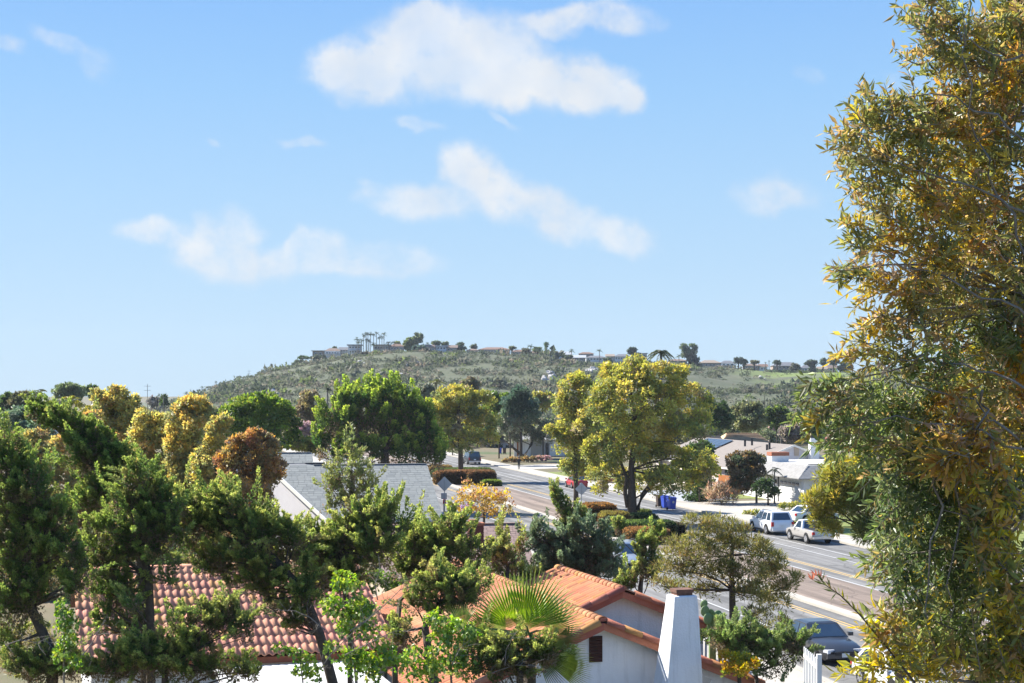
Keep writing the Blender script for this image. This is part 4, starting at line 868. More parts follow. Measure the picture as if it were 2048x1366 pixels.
# ================================================================== STREET THINGS
def diamond(px, py, Y, side, label, post_bottom=0.0, extra=False):
    c = P(px, py, Y); root = empty('road_sign', (c[0], c[1], 0)); tag(root, label, 'sign', 'diamond road signs')
    h = side/math.sqrt(2)
    MB().prism([c+np.array([0, 0, h]), c+np.array([h, 0, 0]), c-np.array([0, 0, h]), c-np.array([h, 0, 0])], (0, .012, 0)).build('sign_plate', M['sign_back'], root)
    MB().box((c[0], c[1]-.03, (c[2]+h*.55)/2), (.055, .05, c[2]+h*.55)).build('post', M['metal_grey'], root)
    for k in (-.25, .25): MB().tube([c+np.array([0, -.06, k*side]), c+np.array([0, .0, k*side])], .025, 6).build('bolt', M['metal_grey'], root)
    return root
diamond(889, 968, 107, .76, 'grey back of a diamond road sign beside the grey shingle roof')
diamond(1163, 978, 119, .72, 'beige back of a diamond road sign above the dark twisted juniper')
bx = empty('utility_cabinet', (P(888, 1000, 112)[0], 112, 0)); tag(bx, 'small grey utility box under the diamond sign by the grey roof', 'utility box')
c = P(888, 992, 112); MB().box(c, (.42, .3, .45)).build('cabinet', M['metal_grey'], bx); MB().box((c[0], 112, c[2]/2-.1), (.1, .1, c[2]-.2)).build('post', M['metal_grey'], bx); MB().box(c+np.array([.0, -.16, 0]), (.34, .02, .36)).build('door', M['sign_back'], bx)
mbx = empty('mailbox', (P(889, 1005, 110)[0], 110, 0)); tag(mbx, 'small red mailbox on a post below the grey utility box', 'mailbox')
c = P(889, 1004, 110); MB().box(c, (.22, .42, .24)).build('box', M['red_lens'], mbx); MB().tube([c+np.array([0, -.2, .12]), c+np.array([0, .2, .12])], .11, 10).build('lid', M['red_lens'], mbx); MB().box((c[0], 110, c[2]/2-.06), (.08, .08, c[2]-.12)).build('post', M['bark_grey'], mbx)
def wheelie_bin(p, rz, m, label, group=None, mark=True):
    root = empty('wheelie_bin', p, rz); tag(root, label, 'bin', group)
    def put(mb, nm, mm, par=None): o = mb.build(nm, mm); o.parent = par or root; return o
    b = MB(); z0, z1 = .1, .98
    lo = [(-.24, -.26, z0), (.24, -.26, z0), (.24, .24, z0), (-.24, .24, z0)]; hi = [(-.3, -.34, z1), (.3, -.34, z1), (.3, .36, z1), (-.3, .36, z1)]
    b.v = lo+hi; b.f = [(3, 2, 1, 0), (4, 5, 6, 7)]+[(i, (i+1) % 4, 4+(i+1) % 4, 4+i) for i in range(4)]; b.m = [0]*6; put(b, 'body', M[m])
    l = MB(); l.prism([(-.33, -.38, z1+.01), (.33, -.38, z1+.01), (.33, .38, z1+.01), (-.33, .38, z1+.01)], (0, 0, .05)); l.prism([(-.28, -.3, z1+.06), (.28, -.3, z1+.06), (.26, .3, z1+.06), (-.26, .3, z1+.06)], (0, .02, .05)); put(l, 'lid', M[m])
    put(MB().tube([(-.24, .42, z1-.02), (.24, .42, z1-.02)], .025, 6), 'handle', M['black_plastic'])
    for s in (-1, 1):
        w = put(MB().tube([(s*.27-.03, .27, .12), (s*.27+.03, .27, .12)], .12, 12), 'wheel', M['rubber'])
    if mark:
        put(MB().disc((0, -.325, .68), .11, (1, 0, 0), (0, -.1, 1), 6), 'emblem', M['paint_white'])
    return root
def road_rz(extra=0.0): return TH+extra
for i, (x, y, mm, lb) in enumerate(((1320, 1015, 'bin_brown', 'dark brown wheelie bin at the kerb beside two blue bins'), (1331, 1017, 'bin_blue', 'blue wheelie bin in the middle, between the brown bin and the other blue one'), (1343, 1020, 'bin_blue', 'blue wheelie bin at the right end of three bins at the kerb'))):
    g = G(x, y, 0.02); k = wheelie_bin(g, .2+.1*i, mm, lb, 'wheelie bins at the far kerb', mm == 'bin_blue'); k.scale = (1.12, 1.12, 1.12)
for (x, y, mm, lb) in ((1000, 910, 'bin_blue', 'small distant blue bin on the driveway near the olive tree'), (1009, 910, 'bin_brown', 'small distant brown bin beside the far blue bin')):
    Y = 268; p = P(x, y, Y); p[2] = 0.0; wheelie_bin(p, 0, mm, lb, 'bins on the far driveway', False)
def utility_pole(px, ytop, Y, label, arms=True):
    t = P(px, ytop, Y); zb = 0 if Y < 420 else hill_z(px, Y)-.5; root = empty('utility_pole', (t[0], Y, zb)); tag(root, label, 'pole', 'distant utility poles')
    MB().tube([(t[0], Y, zb), tuple(t)], [.08, .06], 6).build('post', M['bark'], root)
    if arms:
        for dz in (.6, 1.8): MB().box((t[0], Y, t[2]-dz), (1.9, .06, .07)).build('crossarm', M['bark'], root)
utility_pole(295, 768, 420, 'thin utility pole among far trees left of the hill foot'); utility_pole(498, 740, 780, 'thin utility pole on the left skyline of the hill'); utility_pole(1529, 792, 345, 'pale utility pole before the green slope at the right', False)
# white picket fence by the dark car
pf = empty('picket_fence', Hh(23, 40, 0)); tag(pf, 'white vertical picket fence beside the dark parked car', 'fence')
a = P(1609, 1345, 44.5); b = P(1634, 1325, 42.6); zt_ = P(1620, 1312, 43)[2]
for k in range(9):
    q = a+(b-a)*k/8; MB().box((q[0], q[1], zt_/2), (.085, .03, zt_), unit(np.array([b[0]-a[0], b[1]-a[1], 0])), unit(np.array([-(b[1]-a[1]), b[0]-a[0], 0]))).build('picket', M['white_paint'], pf)
for z in (.5, zt_-.25): MB().box(((a[0]+b[0])/2, (a[1]+b[1])/2+.05, z), (np.linalg.norm((b-a)[:2]), .05, .09), unit(np.array([b[0]-a[0], b[1]-a[1], 0])), unit(np.array([-(b[1]-a[1]), b[0]-a[0], 0]))).build('rail', M['white_paint'], pf)
MB().box((b[0]+.06, b[1], zt_/2+.06), (.13, .13, zt_+.12)).build('post', M['white_paint'], pf)
# ------------------------------------------------------------------ vehicles
CARS = {
 # L, W, H, hood_h, belt, x_hood(front of windscreen base), x_roof_front, x_roof_rear, x_rear_base, clearance, wheel r
 'suv': dict(L=4.75, W=1.95, H=1.78, hood=1.08, belt=1.08, xw=1.05, xrf=.42, xrr=-1.95, xrb=-2.25, rear=1.05, wr=.37, cl=.25),
 'crossover': dict(L=4.5, W=1.82, H=1.66, hood=.98, belt=1.0, xw=1.05, xrf=.25, xrr=-1.55, xrb=-2.1, rear=1.0, wr=.35, cl=.24),
 'sedan': dict(L=4.8, W=1.85, H=1.45, hood=.9, belt=.93, xw=.95, xrf=.2, xrr=-.95, xrb=-1.65, rear=.98, wr=.33, cl=.2),
 'hatch': dict(L=4.2, W=1.75, H=1.48, hood=.88, belt=.92, xw=.95, xrf=.3, xrr=-1.3, xrb=-1.95, rear=.92, wr=.32, cl=.19),
 'van': dict(L=5.2, W=2.0, H=2.0, hood=1.15, belt=1.15, xw=1.35, xrf=.8, xrr=-2.4, xrb=-2.55, rear=1.12, wr=.38, cl=.3),
 'pickup': dict(L=5.0, W=1.78, H=1.62, hood=1.02, belt=1.02, xw=.95, xrf=.4, xrr=-.35, xrb=-.62, rear=1.0, wr=.36, cl=.3)}
def car(name, label, cat, p, heading, paint, kind, group=None, two_tone=None, rack=False):
    k = CARS[kind]; rz = math.atan2(heading[1], heading[0]); root = empty(name, p, rz); tag(root, label, cat, group)
    def put(mb, nm, mm, par=None, smooth=False): o = mb.build(nm, mm, None, smooth); o.parent = par or root; return o
    L, W, H, hw = k['L'], k['W'], k['H'], k['W']/2; cl = k['cl']
    st = [(-L/2, k['rear']-.25, .9), (-L/2+.06, k['rear']-.02, .965), (-L/2+.5, k['rear'], .99), (k['xrb'] if kind != 'pickup' else -.65, k['belt'], 1.0), (0, k['belt']-.02, 1.0), (k['xw'], k['hood'], 1.0), (L/2-.9, k['hood']-.06, .985), (L/2-.28, k['hood']-.16, .94), (L/2-.04, k['hood']-.34, .86)]
    st = sorted(st); body = MB(); n = None
    for (x, zt, wf) in st:
        h = hw*wf; ends = abs(x) > L/2-.1; z0 = cl+(.12 if ends else 0)
        ring = [(h*.86, z0), (h*.97, z0+.12), (h, cl+.34), (h*.985, zt-.2), (h*.94, zt-.05), (h*.82, zt), (0, zt+.025)]
        ring = [(-a, b) for a, b in ring[::-1]][:-1]+ring if False else ring+[(-a, b) for a, b in ring[::-1][1:]]
        n = len(ring); body.v += [(x, a, b) for a, b in ring]
    for i in range(len(st)-1):
        for j in range(n): q = (j+1) % n; body.f.append((i*n+j, (i+1)*n+j, (i+1)*n+q, i*n+q)); body.m.append(0)
    body.f.append(tuple(range(n))); body.f.append(tuple((len(st)-1)*n+j for j in range(n))[::-1]); body.m += [0, 0]
    bo = put(body, 'body', paint, None, True)
    try: bo.data.set_sharp_from_angle(angle=math.radians(38))
    except Exception: pass
    # cabin
    xb0, xb1, xt0, xt1 = k['xrb'], k['xw'], k['xrr'], k['xrf']; zb = k['belt']-.04; wb, wt = hw*.93, hw*.74; zt = H
    B = [(xb0, -wb, zb), (xb1, -wb, zb), (xb1, wb, zb), (xb0, wb, zb)]; T = [(xt0, -wt, zt-.04), (xt1, -wt, zt-.05), (xt1, wt, zt-.05), (xt0, wt, zt-.04)]
    cb = MB(); cb.v = B+T+[(xt0+.12, -wt*.7, zt), (xt1-.15, -wt*.7, zt), (xt1-.15, wt*.7, zt), (xt0+.12, wt*.7, zt)]
    cb.f = [(i, (i+1) % 4, 4+(i+1) % 4, 4+i) for i in range(4)]+[(4+i, 4+(i+1) % 4, 8+(i+1) % 4, 8+i) for i in range(4)]+[(8, 9, 10, 11)]; cb.m = [0]*9
    put(cb, 'roof', two_tone or paint)
    Bn, Tn = [np.array(q) for q in B], [np.array(q) for q in T]
    def glass(nm, i, j, segs, mx=.07, my0=.1, my1=.1):
        a, b, c, d = Bn[i], Bn[j], Tn[j], Tn[i]; nr = unit(np.cross(b-a, d-a)); mid = (a+b+c+d)/4
        if np.dot(nr, mid-np.array([(xb0+xb1)/2, 0, zb])) < 0: nr = -nr
        def at(u, v): return (a*(1-u)+b*u)*(1-v)+(d*(1-u)+c*u)*v+nr*.012
        for (u0, u1) in segs:
            put(MB().poly([at(u0, my0), at(u1, my0), at(u1-(u1-u0)*.03, 1-my1), at(u0+(u1-u0)*.03, 1-my1)]), nm, M['glass_blue'])
    segs = [(.06, .36), (.4, .66), (.7, .93)] if kind in ('suv', 'van', 'crossover') else ([(.15, .85)] if kind == 'pickup' else [(.1, .47), (.51, .9)])
    glass('side_window', 1, 0, [(1-b, 1-a) for a, b in segs] if False else segs); glass('side_window', 2, 3, segs)
    glass('windscreen', 1, 2, [(.07, .93)]); glass('rear_window', 3, 0, [(.08, .92)], my0=.16 if kind in ('suv', 'van') else .1)
    if kind == 'pickup':
        put(MB().box((-1.62, 0, k['belt']+.012), (1.65, W*.78, .02)), 'bed', M['black_plastic'])
    # wheels in dark arches
    wx = (L*.30, -L*.29); r = k['wr']
    for x in wx:
        for s in (-1, 1):
            put(MB().disc((x, s*(hw+.004), r+.02), r+.07, (1, 0, 0), (0, 0, 1), 20), 'wheel_arch', M['black_plastic'])
            w = put(MB().tube([(x, s*(hw-.2), r), (x, s*(hw+.03), r)], r, 20), 'wheel', M['rubber'])
            rm = MB().disc((x, s*(hw+.034), r), r*.62, (1, 0, 0), (0, 0, 1), 16)
            for q in range(5):
                a = 2*math.pi*q/5; rm.box((x+math.cos(a)*r*.33, s*(hw+.04), r+math.sin(a)*r*.33), (r*.62, .02, .07), (math.cos(a), 0, math.sin(a)), (0, 1, 0), az=(-math.sin(a), 0, math.cos(a)))
            put(rm, 'rim', M['rim'], w)
    for s in (-1, 1):
        put(MB().box((L/2-.17, s*hw*.68, k['hood']-.32), (.26, .36, .15), unit(np.array([1, -s*.35, 0])), unit(np.array([s*.35, 1, 0]))), 'headlight', M['clear_lens'])
        put(MB().box((-L/2+.02, s*hw*.86, k['rear']-.2), (.1, .2, .34 if kind in ('suv', 'van', 'crossover') else .2)), 'tail_light', M['red_lens'])
        put(MB().box((k['xw']-.2, s*(hw+.1), k['belt']+.08), (.12, .2, .15)), 'mirror', paint)
        put(MB().box((-.05, s*(hw*.995), k['belt']-.16), (.2, .03, .035)), 'door_handle', M['rim'])
        put(MB().box((0, s*(hw*.985), cl+.07), (L*.5, .06, .1)), 'sill_trim', M['black_plastic'])
    put(MB().box((L/2-.03, 0, cl+.2), (.14, W*.84, .18)), 'bumper', M['black_plastic'] if kind != 'sedan' else paint)
    put(MB().box((-L/2+.02, 0, cl+.2), (.16, W*.88, .2)), 'bumper', M['black_plastic'] if kind in ('crossover',) else (M['rim'] if kind in ('pickup', 'van') else paint))
    put(MB().box((L/2+.02, 0, k['hood']-.4), (.05, W*.5, .14)), 'grille', M['black_plastic'])
    put(MB().box((-L/2-.03, 0, k['rear']-.34 if kind != 'pickup' else .55), (.02, .32, .16)), 'number_plate', M['plate']); put(MB().box((L/2+.055, 0, cl+.24), (.02, .32, .16)), 'number_plate', M['plate'])
    if rack:
        for s in (-1, 1): put(MB().tube([(xt1-.3, s*wt*.88, zt+.02), (xt1-.4, s*wt*.88, zt+.07), (xt0+.3, s*wt*.88, zt+.07), (xt0+.2, s*wt*.88, zt+.02)], .022, 6), 'roof_rail', M['black_plastic'])
    return root
def paint(name, c, metal=.0, rough=.32): return mat(name, c, rough, tuple(x*.94 for x in c), 2, coat=.5, metal=metal, spec=.45)
PT = {'white': paint('white_car_paint', (.72, .72, .72)), 'silver': paint('silver_blue_car_paint', (.36, .4, .45), .5, .3), 'red': paint('red_car_paint', (.42, .015, .02)), 'black': paint('black_car_paint', (.02, .022, .03)), 'char': paint('charcoal_car_paint', (.045, .048, .055), .3), 'beige': paint('silver_beige_car_paint', (.5, .47, .44), .4), 'teal': paint('pale_blue_car_paint', (.35, .48, .6), .2)}
def at_road(px, py, L): # ground point on the line L seen at pixel column px
    best = min(np.linspace(20, 320, 3000), key=lambda t: abs(CX+F*R(L, t)[0]/R(L, t)[1]-px)); return R(L, best, .01)
car('parked_suv', 'white sport utility car parked at the far kerb, rear towards us', 'car', at_road(1541, 0, 46.3), RD, PT['white'], 'suv', 'cars parked along the street', rack=True)
car('pickup_truck', 'silver beige pickup truck with pale cab parked behind the white car', 'pickup truck', at_road(1618, 0, 46.3), RD, PT['beige'], 'pickup', 'cars parked along the street', two_tone=PT['white'])
car('red_car', 'small red car at the far kerb, partly behind the golden street tree', 'car', at_road(1152, 0, 46.2), RD, PT['red'], 'hatch', 'cars parked along the street')
car('oncoming_suv', 'silver blue crossover facing us in the near lane behind juniper plumes', 'car', at_road(1256, 0, 28.2), -RD, PT['silver'], 'crossover', rack=True)
car('dark_van', 'black van seen from behind, far up the street beside the golden tree', 'van', at_road(943, 0, 45.8), RD, PT['black'], 'van')
car('dark_sedan', 'charcoal saloon parked facing us beside the white picket fence', 'car', at_road(1640, 0, 26.6), -RD, PT['char'], 'sedan', 'cars parked along the street')
car('white_car', 'white car at the bottom edge of the picture, only its roof showing', 'car', at_road(1690, 0, 26.3)+RD*-4.4, -RD, PT['white'], 'hatch', 'cars parked along the street')
car('driveway_car', 'white saloon on the driveway behind the white sport utility car', 'car', G(1622, 1044, .03), unit(RN*.95+RD*.3), PT['white'], 'sedan')
car('blue_car', 'pale blue car half hidden by the yellow leaved shrub near the diamond sign', 'car', P(914, 1009, 108)*np.array([1, 1, 0]), -RD, PT['teal'], 'sedan')
# ------------------------------------------------------------------ the walker
def person():
    g = R(49.3, 0, 0); Yw = 33000/(941-785.0); p = np.array([(1038-CX)/F*Yw, Yw, .13])
    root = empty('person', p); tag(root, 'person in dark clothes walking on the far pavement by the lawn', 'person')
    J = {'pel': (0, 0, .95), 'wai': (0, 0, 1.12), 'che': (0, .01, 1.36), 'nek': (0, 0, 1.5), 'hd0': (0, -.02, 1.6), 'hd1': (0, -.02, 1.7),
         'lh': (-.1, 0, .9), 'lk': (-.11, -.1, .5), 'lf': (-.11, .02, .08), 'lt': (-.11, -.16, .04), 'rh': (.1, 0, .9), 'rk': (.11, .06, .5), 'rf': (.11, .24, .1), 'rt': (.11, .1, .04),
         'ls': (-.19, 0, 1.42), 'le': (-.25, .06, 1.15), 'lw': (-.24, -.1, .93), 'lfi': (-.23, -.14, .84), 'rs': (.19, 0, 1.42), 're': (.26, -.03, 1.15), 'rw': (.22, -.2, 1.0), 'rfi': (.2, -.27, .95)}
    E = [('pel', 'wai'), ('wai', 'che'), ('che', 'nek'), ('nek', 'hd0'), ('hd0', 'hd1'), ('pel', 'lh'), ('lh', 'lk'), ('lk', 'lf'), ('lf', 'lt'), ('pel', 'rh'), ('rh', 'rk'), ('rk', 'rf'), ('rf', 'rt'), ('che', 'ls'), ('ls', 'le'), ('le', 'lw'), ('lw', 'lfi'), ('che', 'rs'), ('rs', 're'), ('re', 'rw'), ('rw', 'rfi')]
    rad = {'pel': .15, 'wai': .13, 'che': .16, 'nek': .06, 'hd0': .095, 'hd1': .085, 'lh': .095, 'rh': .095, 'lk': .065, 'rk': .065, 'lf': .045, 'rf': .045, 'lt': .035, 'rt': .035, 'ls': .065, 'rs': .065, 'le': .045, 're': .045, 'lw': .033, 'rw': .033, 'lfi': .025, 'rfi': .025}
    ks = list(J); me = bpy.data.meshes.new('body'); me.from_pydata([J[q] for q in ks], [(ks.index(a), ks.index(b)) for a, b in E], []); o = bpy.data.objects.new('body', me); COL.objects.link(o)
    sk = o.modifiers.new('s', 'SKIN'); 
    for i, q in enumerate(ks): me.skin_vertices[0].data[i].radius = (rad[q], rad[q])
    me.skin_vertices[0].data[0].use_root = True
    o.modifiers.new('b', 'SUBSURF').levels = 1
    dg = bpy.context.evaluated_depsgraph_get(); me2 = bpy.data.meshes.new_from_object(o.evaluated_get(dg)); bpy.data.objects.remove(o)
    me2.materials.clear(); me2.materials.append(M['cloth_dark']); me2.materials.append(M['skin'])
    for pl_ in me2.polygons: pl_.material_index = 1 if (pl_.center.z > 1.52 or (abs(pl_.center.x) > .17 and .8 < pl_.center.z < .98)) else 0; pl_.use_smooth = True
    b = bpy.data.objects.new('body', me2); COL.objects.link(b); b.parent = root
    bm = bmesh.new(); bmesh.ops.create_icosphere(bm, subdivisions=2, radius=.115)
    for v in bm.verts: v.co.z = max(v.co.z, -.04); v.co.y = max(v.co.y, -.07)
    hm = bpy.data.meshes.new('hair'); bm.to_mesh(hm); bm.free(); hm.materials.append(M['hair']); h = bpy.data.objects.new('hair', hm); COL.objects.link(h); h.parent = root; h.location = (0, .0, 1.71)
    nb = MB().prism([(-.012, -.11, 1.63), (.012, -.11, 1.63), (0, -.11, 1.67)], (0, -.025, -.01)).build('nose', M['skin']); nb.parent = root
    root.rotation_euler = (0, 0, TH)
person()
# ================================================================== VEGETATION
# leaf colours (base colours of the leaves themselves)
JUN = [((.065, .1, .032), 3), ((.09, .125, .04), 3), ((.12, .135, .048), 2), ((.075, .085, .04), 1.5), ((.15, .12, .06), .8)]
JTIP = (.37, .39, .12)
JBLUE = [((.085, .115, .075), 3), ((.11, .14, .085), 2), ((.07, .09, .045), 2), ((.1, .105, .045), 1)]
GOLD = [((.26, .235, .085), 3), ((.33, .29, .095), 2.4), ((.19, .19, .085), 3.4), ((.35, .25, .11), 1), ((.14, .15, .07), 1.6)]
GOLDG = [((.18, .19, .06), 3), ((.25, .24, .065), 3), ((.125, .145, .055), 2), ((.3, .25, .075), 1.4), ((.2, .17, .1), .7)]
RUST = [((.19, .125, .065), 3), ((.23, .155, .065), 2), ((.17, .145, .065), 2.4), ((.22, .11, .065), 1), ((.14, .12, .065), 2)]
GREEN = [((.085, .13, .028), 3), ((.12, .17, .035), 3), ((.06, .1, .025), 2), ((.17, .2, .05), 1)]
DKGREEN = [((.04, .065, .025), 3), ((.055, .085, .03), 2), ((.075, .1, .035), 1)]
YNEW = (.36, .36, .06)
OLIVE = [((.16, .17, .12), 3), ((.2, .21, .15), 2), ((.11, .12, .08), 2)]
GREYB = [((.17, .15, .13), 3), ((.22, .19, .16), 2), ((.13, .12, .09), 2)]
BLUEG = [((.09, .13, .085), 3), ((.12, .16, .1), 2), ((.06, .09, .05), 1)]
PINE = [((.13, .125, .04), 3), ((.17, .15, .05), 2), ((.09, .09, .03), 2), ((.15, .11, .05), 1)]
LIME = [((.11, .18, .03), 3), ((.16, .24, .04), 2), ((.07, .13, .025), 2.4), ((.22, .25, .06), .8)]
YEL = [((.36, .28, .03), 3), ((.4, .24, .04), 2), ((.25, .24, .035), 2), ((.18, .19, .035), 1)]
# ---------- far belts of trees, back to front
far = [
 ('dark conifer at the far left edge of the tree line', 'conifer', 18, 812, 26, 26, 230, DKGREEN, None),
 ('dark brownish rounded tree at the far left tree line', 'tree', 40, 806, 24, 22, 220, [((.08, .075, .04), 2), ((.06, .07, .035), 2)], None),
 ('wide grey-green flat-topped tree on the far left skyline', 'tree', 140, 786, 32, 18, 300, [((.1, .13, .06), 2), ((.13, .155, .075), 2)], None),
 ('small dark tree right of the flat-topped tree on the far skyline', 'tree', 183, 784, 11, 14, 320, DKGREEN, None),
 ('dark low tree on the far skyline above the golden hedge', 'tree', 228, 788, 12, 8, 300, DKGREEN, None),
 ('purple-grey distant tree beside the thin utility pole', 'tree', 310, 806, 14, 10, 410, [((.11, .11, .1), 2), ((.14, .13, .12), 1)], None),
 ('dark pointed distant tree between two far palms', 'tree', 328, 803, 9, 12, 405, DKGREEN, None),
 ('dull green bushy tree at the left foot of the hill', 'tree', 360, 812, 16, 9, 390, [((.1, .125, .06), 1)], None),
 ('feathery grey-green palm-like tree left of the golden street tree', 'tree', 850, 790, 26, 20, 230, OLIVE, None),
 ('brownish sparse tree behind the golden street tree', 'tree', 935, 785, 32, 26, 230, [((.13, .115, .075), 2), ((.1, .1, .06), 2), ((.16, .14, .1), 1)], None),
 ('green rounded tree left of the dark pine beyond the street', 'tree', 996, 812, 26, 30, 250, GREEN, None),
 ('olive-green rounded tree right of the dark pine beyond the street', 'tree', 1084, 804, 26, 22, 250, GOLDG, None),
 ('greyish sparse tree behind the street at the foot of the hill', 'tree', 1020, 845, 28, 26, 240, OLIVE, None),
 ('dark green tree just right of the tall golden street tree', 'tree', 1437, 836, 28, 34, 215, DKGREEN, None),
 ('large rounded grey-green tree at the foot of the green slope', 'tree', 1496, 838, 38, 32, 240, [((.13, .14, .07), 3), ((.1, .115, .06), 2), ((.17, .175, .08), 1)], None),
 ('bushy tree with bright yellow-green top beside the pale utility pole', 'tree', 1552, 836, 30, 24, 250, DKGREEN, (.2, .24, .05)),
 ('grey nearly bare tree behind the tan tile roof', 'tree', 1588, 868, 30, 20, 215, GREYB, None),
 ('dark glossy green bush behind the white chimney house', 'tree', 1626, 868, 18, 20, 200, DKGREEN, (.16, .2, .05)),
 ('reddish bare shrub right of the white chimney', 'shrub', 1672, 878, 22, 18, 190, [((.22, .12, .09), 2), ((.16, .12, .08), 1)], None),
 ('mixed green tree behind the foreground leaves at the right', 'tree', 1720, 850, 50, 40, 210, GOLDG, None),
 ('bluish green bush at the left edge below the feather palms', 'tree', 35, 850, 44, 34, 150, BLUEG, None),
 ('pale green bush between the leaning juniper and the left edge', 'tree', 62, 878, 50, 30, 130, BLUEG, None),
 ('dull green shrub below the white house at the far left', 'shrub', 100, 826, 30, 18, 260, GREEN, None),
 ('grey-brown bare tree left of the dark rounded cypress', 'tree', 618, 826, 28, 44, 190, [((.18, .15, .1), 2), ((.14, .12, .07), 2), ((.2, .17, .08), 1)], None),
 ('pale pink blossoming shrub at the left of the dark rounded cypress', 'shrub', 612, 868, 26, 24, 175, [((.34, .24, .24), 3), ((.22, .17, .13), 2)], None),
 ('yellow-green low shrub beside the pink blossom', 'shrub', 622, 892, 34, 18, 150, GOLDG, None),
 ('green bushy mass on the left behind the golden hedge', 'tree', 430, 850, 34, 30, 200, [((.1, .12, .06), 2), ((.13, .15, .08), 1)], None),
 ('low dark shrubbery behind the bend of the street', 'shrub', 905, 880, 22, 20, 260, GREEN, None),
 ('dark green shrub behind the red car', 'shrub', 1180, 935, 28, 20, 190, DKGREEN, None),
 ('dark bushy tree shading the slatted fence', 'tree', 1398, 930, 34, 46, 150, DKGREEN, None),
]
for (lb, cat, px, py, rx, ry, Y, pal, tp) in far:
    tree(cat.replace(' ', '_') if cat != 'tree' else 'background_tree', lb, cat, Y, auto_clumps(px, py, rx, ry, 5 if rx < 30 else 7), 'broad', pal, (5.5, 4) if Y > 180 else (6, 4.2), 3.2, .36, None, tip=tp, branches=Y < 240)
def distant_woods():
    A = []
    for i in range(620):
        px = rng.uniform(-900, 3000); Y = rng.uniform(290, 400) if px > 330 else rng.uniform(300, 620); r = rng.uniform(1.6, 3.6); x = (px-CX)/F*Y
        A.append((np.array([x, Y, r*.7]), (r*1.3, r*1.2, r)))
    c = []
    for q in range(0, len(A), 20):
        pal = [[((.1, .115, .06), 2), ((.13, .14, .08), 2)], DKGREEN, GOLDG, [((.14, .13, .09), 1), ((.1, .11, .07), 1)]][q//20 % 4]
        c.append(foliage_arrays(A[q:q+20], 'broad', pal, 4, 3, 330, 5, .36))
    leaves('distant_woods', None, *[np.concatenate([a[i] for a in c]) for i in range(6)], M['leaf_dense'])
distant_woods()
